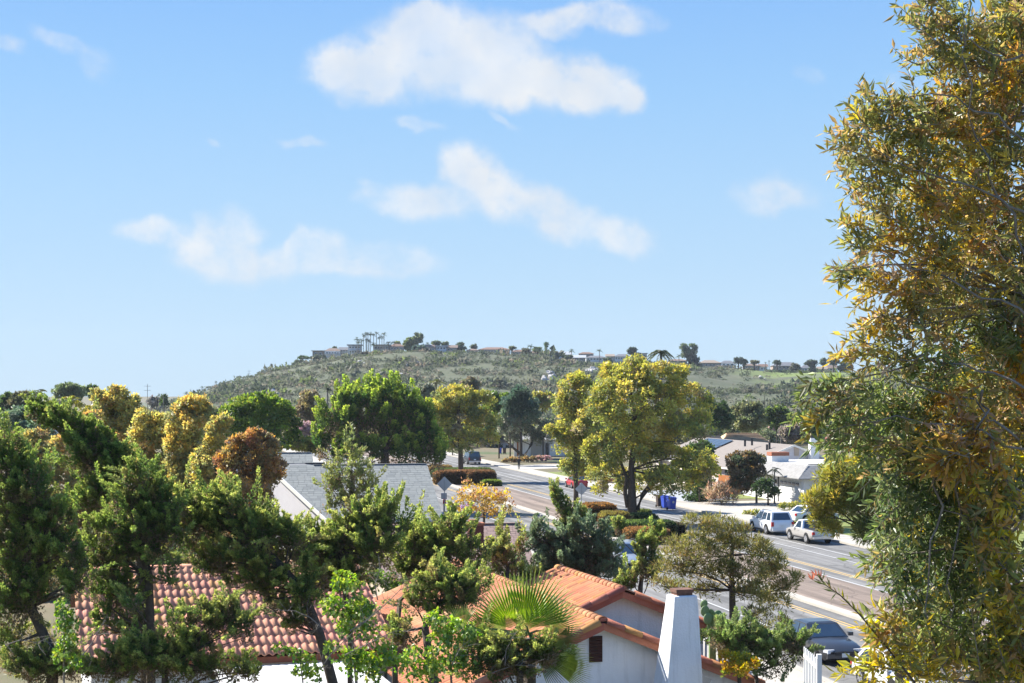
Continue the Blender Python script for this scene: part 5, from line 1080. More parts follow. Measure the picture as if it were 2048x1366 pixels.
# trees standing among the hilltop houses and scrub
HT = [(820, 694, 14, 19, (.1, .125, .05), 'big rounded bright green tree on the hilltop right of the palms'), (836, 679, 11, 11, (.11, .13, .07), 'airy tall tree rising behind the rounded hilltop tree'), (840, 704, 17, 15, (.045, .065, .05), 'dark bluish tree mass at the right of the rounded hilltop tree'),
      (872, 687, 9, 5, (.09, .11, .06), 'low spreading tree above the pale blue hilltop house'), (891, 689, 8, 4, (.1, .12, .06), 'second low tree above the brown hilltop roof'), (921, 695, 10, 9, (.06, .08, .055), 'dark rounded tree at the right of the brown hilltop house'), (948, 694, 8, 5, (.07, .08, .05), 'small dark tree by the half sunk hilltop house'),
      (795, 687, 6, 4, (.13, .15, .05), 'small yellow-green tree behind the pinkish hilltop house'), (597, 729, 13, 8, (.06, .075, .045), 'rounded dark shrub tree below the umbrella-shaped hilltop tree'), (637, 716, 17, 5, (.045, .055, .04), 'long dark hedge-like tree below the lookout house'), (669, 698, 5, 4, (.06, .075, .04), 'small dark tree in front of the white decked house'),
      (760, 711, 26, 9, (.06, .075, .06), 'dark shrubby tree mass under the hilltop palm cluster'), (800, 712, 20, 8, (.07, .09, .05), 'green tree mass under the pinkish hilltop house'), (730, 714, 10, 10, (.08, .08, .06), 'brownish tree at the foot of the palm cluster'), (858, 712, 14, 6, (.07, .1, .05), 'low green tree below the pinkish brown house'), (905, 711, 20, 7, (.07, .095, .055), 'low green tree right of the pale blue house deck'),
      (1025, 697, 7, 4, (.08, .09, .05), 'small tree peeping over the terracotta hilltop roofs'), (1052, 706, 10, 8, (.08, .08, .055), 'brown-green tree covering the right of a terracotta house'), (1136, 719, 10, 8, (.06, .075, .05), 'dark tree in front of the white gabled hilltop house'), (1112, 712, 6, 7, (.05, .065, .045), 'dark tree left of the white gabled hilltop house'), (1075, 700, 10, 5, (.11, .13, .05), 'yellow-green tree between feather palm and columnar tree'),
      (1215, 723, 10, 7, (.06, .08, .05), 'round green tree below the small cream hilltop house'), (1264, 703, 10, 8, (.055, .075, .055), 'dark green spreading tree at the left of the queen palm silhouette'), (1272, 713, 9, 8, (.05, .07, .06), 'bluish dark tree under the spreading tree near the queen palm'), (1378, 702, 18, 16, (.085, .11, .065), 'tall lone leafy tree with rounded crown on the right ridge'), (1388, 722, 12, 10, (.05, .07, .05), 'dark bush at the foot of the lone leafy ridge tree'),
      (1393, 738, 16, 9, (.09, .11, .07), 'grey-green shrub tree in front of the tan hip-roofed house'), (1352, 735, 18, 9, (.09, .1, .075), 'grey shrub tree below the low brown ridge house'), (1416, 756, 9, 8, (.06, .085, .06), 'solitary dark shrub on the green slope'), (1416, 774, 5, 4, (.055, .075, .06), 'small solitary dark shrub lower on the green slope'),
      (1477, 722, 9, 7, (.045, .06, .045), 'dark windswept tree beside the white veranda house'), (1487, 725, 8, 6, (.06, .08, .05), 'dark rounded tree right of the windswept ridge tree'), (1509, 725, 10, 4, (.1, .1, .06), 'olive tree top behind the low brown ridge house'), (1590, 737, 9, 9, (.075, .08, .06), 'brownish tree in front of the wide slate-roofed house'), (1554, 726, 9, 4, (.06, .075, .05), 'dark tree at the left of the wide slate-roofed house'),
      (1551, 745, 22, 4, (.055, .075, .045), 'dark clipped hedge-like tree row below the right ridge houses'), (1580, 748, 8, 5, (.06, .085, .05), 'dark bush at the end of the clipped ridge hedge'), (1622, 727, 13, 6, (.055, .07, .055), 'rounded dark tree above the white grey-roofed ridge house'), (1625, 739, 9, 8, (.06, .08, .06), 'dark green tree in front of the white grey-roofed ridge house'), (1646, 725, 7, 7, (.08, .1, .08), 'grey-green tree with open crown at the ridge end'), (1667, 724, 12, 8, (.06, .08, .06), 'large dark rounded tree at the ridge end beside the foreground leaves'),
      (1690, 735, 16, 10, (.08, .1, .07), 'green tree at the ridge end half behind foreground leaves'), (1500, 742, 8, 5, (.07, .09, .05), 'bush below the low brown ridge house'), (1610, 752, 20, 7, (.12, .15, .06), 'bright green shrub tree on the slope below the ridge houses')]
for (px, py, rx, ry, c, lb) in HT:
    Y = 775 if py > 698 else 796
    tree('hilltop_tree', lb, 'tree', Y, auto_clumps(px, py, rx, ry, 5), 'broad', [(c, 3), (tuple(x*1.35 for x in c), 2), (tuple(x*.7 for x in c), 1)], (3.0, 2.4), 4.0, .42, [(px, py+ry*.2, 1.2), (px, py+ry+5, 1.6)], group='trees on the hilltop', branches=False)
def umbrella_tree():
    tree('umbrella_tree', 'flat umbrella-shaped tree on the left shoulder of the hill', 'tree', 785, [(607, 716, 9, 3.2), (601, 717, 5, 2.4), (613, 717, 5, 2.4)], 'broad', DKGREEN, (2.8, 2.2), 3.2, .42, [(606, 717, .8), (606, 728, 1.2)], branches=False)
umbrella_tree()
# ---------- palms
def palm(px, py, Y, flen, n, label, trunk_px=2.0, base_py=None, pal=DKGREEN, kind='feather', group=None, droop=.55, one=True, skirt=0.0):
    c = P(px, py, Y); s = Y/F; zb = P(px, base_py, Y)[2] if base_py else 0.0
    if Y > 420: zb = min(zb, hill_z(px, Y))-.5
    root = empty('palm_tree', (c[0], Y, zb)); tag(root, label, 'palm tree', group)
    tp = [np.array([c[0]+random.uniform(-.02, .02)*(c[2]-zb)*t*0, Y, zb+(c[2]-zb)*t]) for t in np.linspace(0, 1, 5)]
    MB().tube(tp, [trunk_px*s*1.25, trunk_px*s, trunk_px*s*.9, trunk_px*s*.85, trunk_px*s*.8], 7).build('trunk', M['bark_grey'], root, True)
    Lf = flen*s; allv = []
    for i in range(n):
        a = 2*math.pi*(i+random.random()*.6)/n; e = random.uniform(-.25, 1.25) if kind == 'feather' else random.uniform(-.5, 1.3)
        d = np.array([math.cos(a)*math.cos(e), math.sin(a)*math.cos(e), math.sin(e)]); k = 16; ts = np.linspace(.08, 1, k); L_ = Lf*random.uniform(.8, 1.15)
        spine = c+np.outer(ts, d)*L_-np.outer(ts**2.2, [0, 0, 1])*L_*droop*math.cos(e*.6)+np.outer(ts**2, [d[0], d[1], 0])*L_*.12
        tg = unit(np.gradient(spine, axis=0)); sd = unit(np.cross(tg, [0, 0, 1.])); base = pick(pal, 1)[0]*random.uniform(.8, 1.2)
        pos = []; ax = []; ll = []
        for q in (-1, 1):
            w = np.sin(np.clip(ts*1.05, 0, 1)*math.pi)**.6
            pos.append(spine); ax.append(unit(sd*q*.9+tg*.55-np.array([0, 0, .35]))); ll.append(L_*.3*(w*.9+.1))
        pos = np.concatenate(pos); ax = np.concatenate(ax); ll = np.concatenate(ll)
        allv.append((pos, ax, unit(np.tile([0, 0, 1.], (len(pos), 1))+rng.normal(0, .3, (len(pos), 3))), ll, np.full(len(pos), L_*.085), np.tile(base, (len(pos), 1))*rng.uniform(.8, 1.2, (len(pos), 1))))
    if one:
        leaves('crown', root, *[np.concatenate([a[i] for a in allv]) for i in range(6)], M['leaf'])
    else:
        for a in allv: o = leaves('frond', root, *a, M['leaf']); del o['kind']
    return root
PG = [((.16, .18, .05), 2), ((.22, .22, .05), 1), ((.11, .13, .045), 1)]
palm(75, 788, 190, 30, 16, 'tall dull-green feather palm on the far left skyline', 2.2, pal=[((.1, .12, .05), 2), ((.14, .14, .06), 1)], droop=.7, one=False)
palm(138, 800, 120, 26, 15, 'yellow-green queen palm left of its twin at the left tree line', 2.6, pal=[((.3, .26, .05), 2), ((.2, .2, .05), 1)], droop=.85, one=False)
palm(152, 802, 120, 24, 14, 'yellow-green queen palm right of its twin at the left tree line', 2.6, pal=[((.3, .27, .05), 2), ((.2, .2, .05), 1)], droop=.85, one=False)
palm(172, 818, 115, 22, 14, 'short yellow-green queen palm beside the orange foliage', 2.6, pal=[((.27, .25, .05), 2), ((.2, .2, .05), 1)], droop=.9, one=False)
palm(12, 834, 130, 36, 16, 'blue-green feather palm at the left edge', 3, pal=BLUEG, droop=.6, one=False)
palm(655, 776, 330, 13, 22, 'round-headed fan palm low on the hill above the bare tree', 2, pal=DKGREEN, kind='fan', droop=.4, base_py=850)
palm(872, 765, 235, 20, 15, 'feather palm peeping over the golden street tree', 2, pal=[((.13, .15, .06), 2), ((.18, .18, .07), 1)], droop=.75, one=False)
palm(1322, 706, 150, 30, 17, 'tall dark queen palm rising behind the big golden tree', 3, pal=[((.06, .08, .04), 2), ((.09, .1, .05), 1)], droop=.95, one=False)
palm(1562, 812, 260, 16, 14, 'small dull palm right of the pale utility pole', 1.5, pal=DKGREEN, droop=.7)
palm(1549, 940, 148, 17, 13, 'grey-green feather palm in front of the white garage', 1.5, pal=OLIVE, droop=.85, one=False)
palm(1536, 950, 149, 16, 12, 'second grey-green feather palm left of the garage palm', 1.4, pal=[((.17, .17, .07), 2), ((.24, .22, .07), 1)], droop=.9, one=False)
hp = [(714, 678), (717, 684), (723, 680), (727, 671), (732, 668), (736, 668), (741, 667), (747, 670), (753, 666), (733, 680), (738, 681), (759, 674), (764, 674), (768, 667), (747, 687)]
names = ['leftmost and shorter', 'second from the left, lower', 'third from the left, low-headed', 'fourth from the left, tall', 'fifth from the left, tall', 'sixth from the left, tall', 'seventh from the left, tall', 'thick-stemmed middle', 'tall lone-headed middle', 'low-headed one under the left tall group', 'low-headed one under the middle tall group', 'lower one of the right pair', 'lower right one beside the tallest right', 'tallest at the right end', 'bushy low one at the foot']
for (x, y), nm in zip(hp, names): palm(x, y, 786, 6.6, 14, f'slender hilltop fan palm, {nm} of the palm cluster', .7, 716, pal=DKGREEN, kind='fan', group='hilltop palm cluster', droop=.5)
for (x, y, fl, b, lb) in ((777, 686, 8, 700, 'feather palm at the right end of the hilltop palm cluster'), (788, 684, 8, 700, 'feather palm above the pinkish hilltop house'), (855, 687, 6, 700, 'small feather palm right of the airy hilltop tree'), (1061, 692, 8, 708, 'feather palm above the terracotta hilltop roofs'), (1143, 701, 8, 714, 'round feather palm above the white gabled hilltop house'), (1199, 701, 7, 714, 'round feather palm alone over the long white hilltop house'),
        (1358, 711, 7, 722, 'small feather palm left of the lone leafy ridge tree'), (404, 774, 4, 782, 'tiny round-headed palm, lower of two on the left skyline'), (432, 764, 4, 771, 'tiny round-headed palm, upper of two on the left skyline'), (373, 786, 6, 795, 'small feather palm at the left foot of the hill'), (1531, 725, 3.2, 738, 'tiny round palm left of its twin on the right ridge'), (1538, 722, 3.2, 738, 'tiny round palm right of its twin on the right ridge')):
    palm(x, y, 784, fl, 13, lb, .8, b, pal=DKGREEN, droop=.6)
for (x, lb) in ((318, 'thin tall fan palm left of its twin at the left of the hill'), (327, 'thin tall fan palm right of its twin at the left of the hill')): palm(x, 790, 400, 5, 14, lb, .8, pal=DKGREEN, kind='fan', droop=.5)
tree('columnar_tree', 'thick-headed columnar palm-like tree on the hilltop', 'tree', 790, [(1092, 690, 3.6, 3.4), (1092, 697, 2.2, 5), (1092, 706, 2.4, 5)], 'broad', DKGREEN, (2.6, 2), 4, .45, [(1092, 700, .7), (1092, 714, .9)], branches=False)
# ---------- mid-distance trees
tree('rounded_cypress', 'very large dark green rounded cypress clump with lime tips behind the grey roof', 'tree', 140,
     [(x, y, 26, 44) for x, y in ((672, 848), (702, 834), (735, 826), (765, 822), (798, 826), (828, 844), (850, 862))]+[(x, y, 30, 46) for x, y in ((660, 880), (695, 868), (735, 862), (775, 858), (815, 866), (848, 890))]+[(x, y, 30, 34) for x, y in ((690, 915), (730, 915), (775, 912), (820, 915), (862, 925))]+[(746, 806, 9, 16), (793, 804, 8, 16), (690, 812, 8, 14), (874, 910, 14, 28), (645, 900, 12, 26)],
     'plume', [((.04, .075, .026), 3), ((.055, .095, .03), 3), ((.075, .11, .03), 1.5)], (5.2, 3.4), 2.2, .3, [(770, 900, 8), (770, 950, 9)], (0, 0, 1.8), (.4, .46, .1), m='leaf_dense', plume_n=1.15, plume=(40, 19))
tree('green_tree', 'bright green leafy tree behind the golden hedge trees', 'tree', 150, [(515, 845, 45, 38), (480, 830, 30, 28), (550, 825, 30, 28), (520, 808, 34, 20), (570, 855, 26, 32), (470, 865, 26, 28), (530, 880, 46, 22), (588, 880, 18, 18)], 'broad', GREEN, (7, 4.6), 3.0, .34, [(520, 880, 6), (520, 960, 8)], tip=(.22, .26, .05))
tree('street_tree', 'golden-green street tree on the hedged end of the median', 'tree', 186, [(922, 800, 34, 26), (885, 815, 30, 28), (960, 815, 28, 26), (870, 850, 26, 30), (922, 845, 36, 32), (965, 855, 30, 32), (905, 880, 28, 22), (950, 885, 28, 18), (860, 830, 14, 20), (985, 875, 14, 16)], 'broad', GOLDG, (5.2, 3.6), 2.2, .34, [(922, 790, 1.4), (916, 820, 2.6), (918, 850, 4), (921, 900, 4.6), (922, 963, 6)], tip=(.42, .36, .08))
tree('street_tree', 'big golden multi-stemmed street tree in the median hedges', 'tree', 126,
     [(x_, y_, a_*1.0, b_*1.0) for x_, y_, a_, b_ in [(1265, 740, 34, 22), (1230, 755, 30, 26), (1305, 752, 34, 26), (1350, 765, 28, 30), (1385, 800, 26, 28), (1412, 815, 16, 22), (1400, 848, 26, 26), (1265, 785, 44, 34), (1320, 800, 44, 36), (1215, 800, 34, 34), (1195, 845, 44, 36), (1250, 845, 48, 40), (1310, 855, 48, 42), (1365, 880, 44, 38), (1215, 900, 48, 34), (1270, 910, 48, 36), (1330, 925, 46, 36), (1390, 930, 40, 28), (1420, 945, 22, 16), (1210, 950, 36, 26), (1270, 965, 38, 24), (1335, 965, 40, 26), (1200, 980, 14, 14), (1380, 965, 26, 18)]],
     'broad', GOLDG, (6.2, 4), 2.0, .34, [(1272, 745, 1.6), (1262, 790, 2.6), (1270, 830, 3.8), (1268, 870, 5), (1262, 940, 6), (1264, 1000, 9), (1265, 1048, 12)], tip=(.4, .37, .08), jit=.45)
bt = bpy.context.scene.objects.get('street_tree.001')
tree('street_tree', 'smaller golden-green street tree touching the left side of the big golden one', 'tree', 142, [(1160, 765, 22, 20), (1142, 785, 22, 26), (1176, 790, 20, 24), (1125, 815, 24, 24), (1158, 822, 32, 28), (1140, 860, 32, 26), (1128, 888, 30, 24), (1165, 895, 34, 26), (1150, 928, 26, 20), (1106, 870, 18, 20), (1182, 860, 28, 28), (1190, 900, 30, 26), (1180, 825, 24, 24), (1150, 945, 34, 18)], 'broad', GOLDG, (5.8, 3.8), 1.9, .36, [(1150, 800, 2), (1153, 850, 3), (1150, 900, 4), (1152, 985, 5)], tip=(.38, .35, .08), jit=.4)
for pts, rr in (([(1256, 1015), (1250, 985), (1253, 955), (1240, 920)], [5, 4.4, 4, 2.5]), ([(1274, 1020), (1285, 990), (1305, 965), (1330, 935)], [6, 5, 4.5, 3])):
    MB().tube([P(a, b, 126) for a, b in pts], [r*126/F for r in rr], 8).build('branch', M['bark'], bt, True)
tree('olive_tree', 'grey-green olive tree with leaning trunks before the grey board house', 'tree', 250, [(1035, 845, 30, 18), (1065, 850, 30, 18), (1015, 862, 20, 16), (1090, 862, 22, 16), (1050, 868, 40, 14), (1025, 880, 16, 10), (1085, 880, 20, 10)], 'broad', OLIVE, (4.4, 2.6), 2.6, .38, [(1068, 870, 2), (1062, 890, 2.6), (1048, 913, 3.4)])
o_ = bpy.data.objects['olive_tree']
MB().tube([P(a, b, 250) for a, b in ((1046, 912), (1028, 897), (1010, 880))], [.28, .2, .12], 7).build('branch', M['bark'], o_, True)
tree('dark_pine', 'dark blue-green pine beyond the street at the foot of the hill', 'pine tree', 240, [(1040, 790, 16, 16), (1030, 808, 22, 18), (1052, 812, 22, 20), (1042, 832, 34, 22)], 'needle', [((.05, .08, .055), 2), ((.07, .1, .065), 2)], (5, 3), 3.4, .36)
tree('bronze_tree', 'dark lollipop tree with bronze top before the timber fence', 'tree', 149, [(1490, 920, 22, 16), (1475, 935, 20, 22), (1505, 940, 22, 24), (1490, 955, 26, 22), (1480, 972, 20, 14), (1515, 925, 12, 14)], 'broad', [((.06, .055, .04), 3), ((.09, .075, .045), 2), ((.05, .065, .035), 2)], (5, 3.5), 3.4, .36, [(1512, 960, 2), (1513, 1003, 2.4)], tip=(.22, .13, .05))
tree('grass_clump', 'clump of rusty ornamental grass on the gravel yard', 'ornamental grass', 147, [(1436, 1000, 24, 16), (1420, 1004, 14, 12), (1460, 1003, 18, 12), (1446, 995, 16, 12)], 'plume', [((.25, .165, .11), 3), ((.22, .16, .1), 2), ((.16, .13, .07), 1)], (11, 1.5), 1.5, .25, None, (0, 0, 1.6), (.34, .25, .18), branches=False, plume=(22, 5))
tree('garden_bush', 'dark rounded bush at the foot of the garage palms', 'shrub', 146, [(1528, 978, 16, 18), (1542, 985, 12, 14)], 'broad', DKGREEN, (5, 3.5), 3.4, .38, branches=False)
tree('garden_bush', 'small clipped round bush by the slatted fence', 'shrub', 152, [(1410, 968, 18, 10), (1400, 990, 22, 16), (1385, 1000, 16, 12)], 'broad', DKGREEN, (5, 3.5), 3.4, .38, branches=False)
tree('garden_bush', 'low yellow-green plants along the driveway edge', 'shrub', 134, [(1498, 1028, 10, 5), (1512, 1026, 8, 5), (1570, 1013, 16, 5), (1590, 1010, 10, 5)], 'broad', GOLDG, (5, 2.4), 2.6, .4, branches=False)
tree('yellow_conifer', 'bushy yellow-green conifer in front of the parked truck', 'tree', 52, [(1656, 955, 22, 20), (1678, 935, 26, 22), (1624, 1008, 20, 16), (1660, 998, 34, 28), (1700, 960, 40, 36), (1740, 945, 40, 40), (1690, 1010, 40, 34), (1745, 1010, 50, 44), (1765, 1060, 40, 34), (1646, 1038, 28, 20), (1662, 1062, 20, 18), (1800, 980, 50, 50), (1820, 1050, 50, 50)], 'needle', [((.2, .185, .045), 3), ((.15, .16, .045), 3), ((.24, .2, .05), 2), ((.11, .125, .04), 1)], (13, 2.4), 3.0, .42, [(1790, 1080, 8), (1800, 1300, 10)], m='leaf', tip=(.27, .24, .06), jit=.4)
# golden hedge trees at left
def lumps(name, label, Y, cl, pal, tipc, base_x, **k):
    yb = max(c[1] for c in cl); yg = HY+CAMZ*F/Y; y = yb+26
    while y < yg-16: cl = cl+[(base_x+random.uniform(-26, 26), y, 34, 26), (base_x+random.uniform(-40, 40), y+10, 28, 24)]; y += 34
    return tree(name, label, 'tree', Y, cl, 'broad', pal, (7, 4.6), 2.9, .34, [(base_x, min(c[1] for c in cl)+26, 1.5), (base_x+3, sum(c[1] for c in cl)/len(cl), 4), (base_x, yb, 5.5), (base_x, yb+60, 7)], tip=tipc, group='golden hedge trees', **k)
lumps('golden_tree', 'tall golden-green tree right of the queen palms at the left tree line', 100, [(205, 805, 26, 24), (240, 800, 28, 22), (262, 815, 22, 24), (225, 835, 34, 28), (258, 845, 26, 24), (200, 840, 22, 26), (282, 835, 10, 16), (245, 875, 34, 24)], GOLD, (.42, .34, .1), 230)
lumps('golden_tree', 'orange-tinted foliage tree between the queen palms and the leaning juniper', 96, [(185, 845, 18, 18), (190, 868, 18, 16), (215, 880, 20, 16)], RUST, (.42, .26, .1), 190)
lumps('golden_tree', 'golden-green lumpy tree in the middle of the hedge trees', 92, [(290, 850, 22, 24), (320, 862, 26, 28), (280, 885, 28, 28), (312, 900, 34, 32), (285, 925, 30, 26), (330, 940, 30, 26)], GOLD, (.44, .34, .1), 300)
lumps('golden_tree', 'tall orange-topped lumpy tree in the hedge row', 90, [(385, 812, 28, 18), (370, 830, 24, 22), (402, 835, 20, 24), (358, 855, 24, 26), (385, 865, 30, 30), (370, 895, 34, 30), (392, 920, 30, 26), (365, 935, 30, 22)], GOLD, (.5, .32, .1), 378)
lumps('golden_tree', 'slim golden-topped column tree left of the red-tinted tree', 88, [(445, 845, 20, 14), (438, 865, 20, 20), (428, 892, 24, 22), (415, 925, 28, 26), (402, 955, 26, 24), (430, 960, 26, 24), (440, 915, 16, 20)], GOLD, (.48, .36, .1), 430)
lumps('red_tinted_tree', 'rounded rust-red and gold tree hiding the left of the grey roof', 84, [(508, 872, 18, 14), (488, 892, 26, 22), (525, 895, 28, 24), (548, 928, 20, 32), (500, 930, 40, 36), (462, 930, 26, 32), (532, 965, 30, 32), (482, 975, 38, 32), (515, 1002, 28, 20)], RUST, (.46, .27, .08), 505)
lumps('golden_tree', 'pinkish gold tree behind the leaning juniper at the left', 80, [(30, 885, 22, 16), (70, 885, 26, 22), (55, 915, 34, 28), (100, 925, 34, 30), (85, 955, 34, 26), (130, 950, 26, 28), (120, 900, 26, 20), (150, 985, 28, 26)], GOLD+[((.34, .22, .12), 2)], (.5, .34, .12), 85)
# young conifer in front of the grey roof
tree('young_conifer', 'open upright young conifer in front of the grey shingle roof', 'tree', 78, [(700, 905, 10, 20), (705, 930, 18, 18), (690, 955, 24, 20), (720, 960, 24, 22), (700, 985, 34, 24), (738, 985, 20, 22), (665, 985, 18, 20), (710, 1010, 40, 20), (660, 1020, 22, 14), (655, 965, 10, 12), (745, 1010, 20, 18)], 'plume', [((.12, .14, .05), 3), ((.16, .175, .06), 2), ((.09, .11, .045), 2)], (8, 2.6), 2.0, .26, [(703, 940, 2.6), (706, 1060, 5)], (0, 0, .8), (.26, .27, .1), plume_n=.75, plume=(34, 7))
# yellow leaved shrub with purple flowers by the sign
tree('yellow_shrub', 'twiggy shrub with yellow autumn leaves above the brown roof', 'shrub', 84, [(965, 1005, 34, 26), (990, 1020, 34, 22), (945, 985, 26, 22), (1005, 1000, 18, 18), (930, 1010, 24, 20), (960, 1030, 40, 14)], 'broad', [((.4, .28, .06), 3), ((.34, .24, .08), 2), ((.26, .2, .08), 2), ((.3, .17, .1), 1)], (6, 4), .55, .4, [(968, 1020, 2), (968, 1060, 3)], lean=(0, 0, .7))
tree('lilac_flowers', 'lilac flowering patch left of the yellow leaved shrub', 'shrub', 90, [(920, 1016, 16, 7), (938, 1018, 14, 6)], 'broad', [((.36, .24, .44), 2), ((.2, .18, .12), 2)], (5, 4), 2.0, .5, branches=False)
tree('clipped_cypress', 'dark green clipped hedge shrub at the corner of the grey roof', 'shrub', 92, [(893, 1040, 10, 18), (905, 1042, 10, 16)], 'plume', [((.05, .09, .025), 2), ((.08, .13, .03), 2)], (5, 3), 2.5, .4, branches=False, m='leaf_dense', plume=(12, 6))
# ---------- clipped hedges in the median
def hedge(label, px, py, w, d, h, pal, tipc, group, Lp=5):
    c = G(px, py); Y = c[1]; n = int(420*(w*d+2*(w+d)*h)); f = rng.integers(0, 5, n)
    f = np.where(rng.uniform(size=n) < w*d/(w*d+2*(w+d)*h), 4, rng.integers(0, 4, n)); u = rng.uniform(-1, 1, (n, 3))
    u[f == 0, 0] = 1; u[f == 1, 0] = -1; u[f == 2, 1] = 1; u[f == 3, 1] = -1; u[f == 4, 2] = 1
    nn = np.zeros((n, 3)); nn[f == 0, 0] = 1; nn[f == 1, 0] = -1; nn[f == 2, 1] = 1; nn[f == 3, 1] = -1; nn[f == 4, 2] = 1
    k = (np.abs(u)**6).sum(1)**(1/6); u = u/k[:, None]
    bump = np.array([mn.noise(Vector(q*2.2)+Vector((px, 0, 0))) for q in u])[:, None]*.07
    loc = (u*(1+bump-rng.uniform(0, .12, (n, 1))))*np.array([w/2, d/2, h/2])+np.array([0, 0, h/2]); pos = c+loc[:, :1]*RN+loc[:, 1:2]*RD+loc[:, 2:]*UPV
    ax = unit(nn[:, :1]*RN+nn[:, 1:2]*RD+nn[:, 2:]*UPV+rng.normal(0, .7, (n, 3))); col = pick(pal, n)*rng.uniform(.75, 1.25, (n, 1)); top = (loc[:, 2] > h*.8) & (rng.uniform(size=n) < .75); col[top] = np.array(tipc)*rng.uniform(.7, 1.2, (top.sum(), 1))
    root = empty('clipped_hedge', c); tag(root, label, 'hedge', group)
    s = Y/F*Lp; leaves('foliage', root, pos, ax, rdir(n), s*rng.uniform(.7, 1.3, n), s*.62*rng.uniform(.7, 1.3, n), col, M['leaf_dense'])
    MB().box(c+UPV*h*.45, (w*.8, d*.8, h*.8), RN, RD).build('stems', M['bark'], root)
RB = [((.16, .1, .05), 2), ((.2, .12, .06), 1.5), ((.1, .09, .04), 2)]
GH = [((.05, .075, .03), 2), ((.07, .095, .035), 2), ((.1, .1, .05), 1)]
for q in (('rust-topped box hedge left of the big golden tree', 1196, 1040, 2.6, 2.6, 1.35, RB, (.34, .19, .08)), ('yellowish box hedge left of the big tree trunk', 1228, 1056, 2.2, 2.0, 1.25, RB, (.3, .26, .08)), ('low green hedge across the foot of the big tree', 1262, 1052, 4.2, 2.2, .9, GH, (.1, .15, .06)), ('flat-topped bright green hedge in front of the big tree', 1268, 1074, 4.0, 2.4, 1.15, GH, (.17, .24, .07)),
          ('orange-topped hedge behind the oncoming silver car', 1292, 1086, 3.0, 2.2, 1.05, RB, (.36, .2, .09)), ('dark rounded green hedge right of the orange-topped one', 1313, 1075, 2.6, 2.2, 1.2, GH, (.06, .1, .04)), ('small dark purple hedge at the end of the median planting', 1341, 1073, 1.9, 1.8, .95, [((.06, .045, .035), 2), ((.05, .06, .03), 1)], (.1, .085, .05)), ('green tuft hedge just right of the tree trunk', 1286, 1043, 1.2, 1.2, .9, GH, (.16, .2, .06))):
    hedge(*q, 'clipped hedges round the big street tree')
for q in (('far pinkish rounded hedge at the left of the median end', 880, 955, 3.0, 2.4, 1.4, RB, (.3, .22, .1)), ('far low green hedge behind the golden street tree trunk', 925, 956, 8.0, 3.0, 1.1, GH, (.13, .17, .06)), ('far long rust hedge under the golden street tree', 915, 968, 5.5, 2.2, 1.5, RB, (.28, .16, .09)), ('far dark rust hedge at the right under the golden street tree', 960, 968, 3.4, 2.4, 1.5, RB, (.24, .14, .08)), ('small bright green tuft beside the far dark hedge', 982, 972, 2.2, 1.2, .55, GREEN, (.2, .26, .06))):
    hedge(*q, 'clipped hedges under the far street tree', 4.5)
tree('flower_bank', 'low mixed flowering shrubs on the bank by the walking person', 'shrub', 236, [(1010+i*8, 924-(i % 3)*2-i*.5, 8, 3.6) for i in range(8)], 'broad', RB, (4, 3), 2.4, .5, branches=False, tip=(.3, .24, .1))
tree('flower_bank', 'pinkish flowering shrubs at the right end of the bank', 'shrub', 240, [(1074+i*7, 919-(i % 2)*2, 7, 4) for i in range(4)], 'broad', [((.3, .19, .19), 2), ((.2, .15, .1), 1)], (4, 3), 2.4, .5, branches=False)
# ---------- near junipers
def infill(cl):
    out = list(cl)
    for i, a in enumerate(cl):
        d = sorted((math.hypot(a[0]-b[0], a[1]-b[1]), j) for j, b in enumerate(cl) if j != i)[:3]
        for q, j in d:
            b = cl[j]
            if j > i and random.random() < .6 and q < 1.4*(a[2]+b[2]): out.append(((a[0]+b[0])/2+random.uniform(-6, 6), (a[1]+b[1])/2+random.uniform(-6, 6), (a[2]+b[2])*.42, (a[3]+b[3])*.42))
    return out
def jun(name, label, Y, cl, trunk, pal=JUN, tipc=JTIP, dens=2.5, leaf=(6.2, 3.1), lean=(-.15, 0, .55), sub=.3, **k):
    return tree(name, label, 'juniper', Y, infill(cl), 'plume', pal, leaf, dens, sub, trunk, lean, tipc, m='leaf_dense', group='twisted junipers', **k)
jun('twisted_juniper', 'dense dark juniper filling the lower left edge, with a bent trunk', 34, [(12, 890, 34, 40), (15, 950, 44, 40), (55, 985, 46, 44), (20, 1030, 50, 46), (75, 1050, 44, 36), (110, 1040, 40, 34), (30, 1095, 50, 44), (85, 1110, 50, 40), (130, 1100, 34, 32), (25, 1160, 46, 40), (75, 1170, 44, 36), (20, 1225, 40, 40), (60, 1215, 34, 26), (55, 1330, 50, 36), (120, 1335, 50, 30), (20, 1290, 30, 30), (160, 1345, 36, 26), (90, 1350, 40, 24), (165, 1155, 22, 24), (150, 1180, 18, 26)], [(70, 1130, 9), (62, 1215, 10), (85, 1265, 10), (105, 1310, 11)], tipc=(.27, .32, .09))
jun('twisted_juniper', 'leaning juniper with a long limb reaching up to the left', 38, [(75, 825, 24, 16), (100, 838, 28, 20), (130, 850, 32, 24), (165, 868, 36, 28), (195, 895, 40, 32), (85, 858, 14, 18), (225, 925, 44, 38), (150, 905, 28, 26), (190, 945, 40, 36), (245, 965, 48, 40), (205, 1000, 46, 38), (150, 1010, 40, 34)], [(100, 845, 3), (150, 890, 5), (200, 945, 7), (262, 1020, 8), (280, 1120, 9), (292, 1300, 10)], leaf=(6.0, 3.0), tipc=(.27, .32, .09), plume=(30, 10))
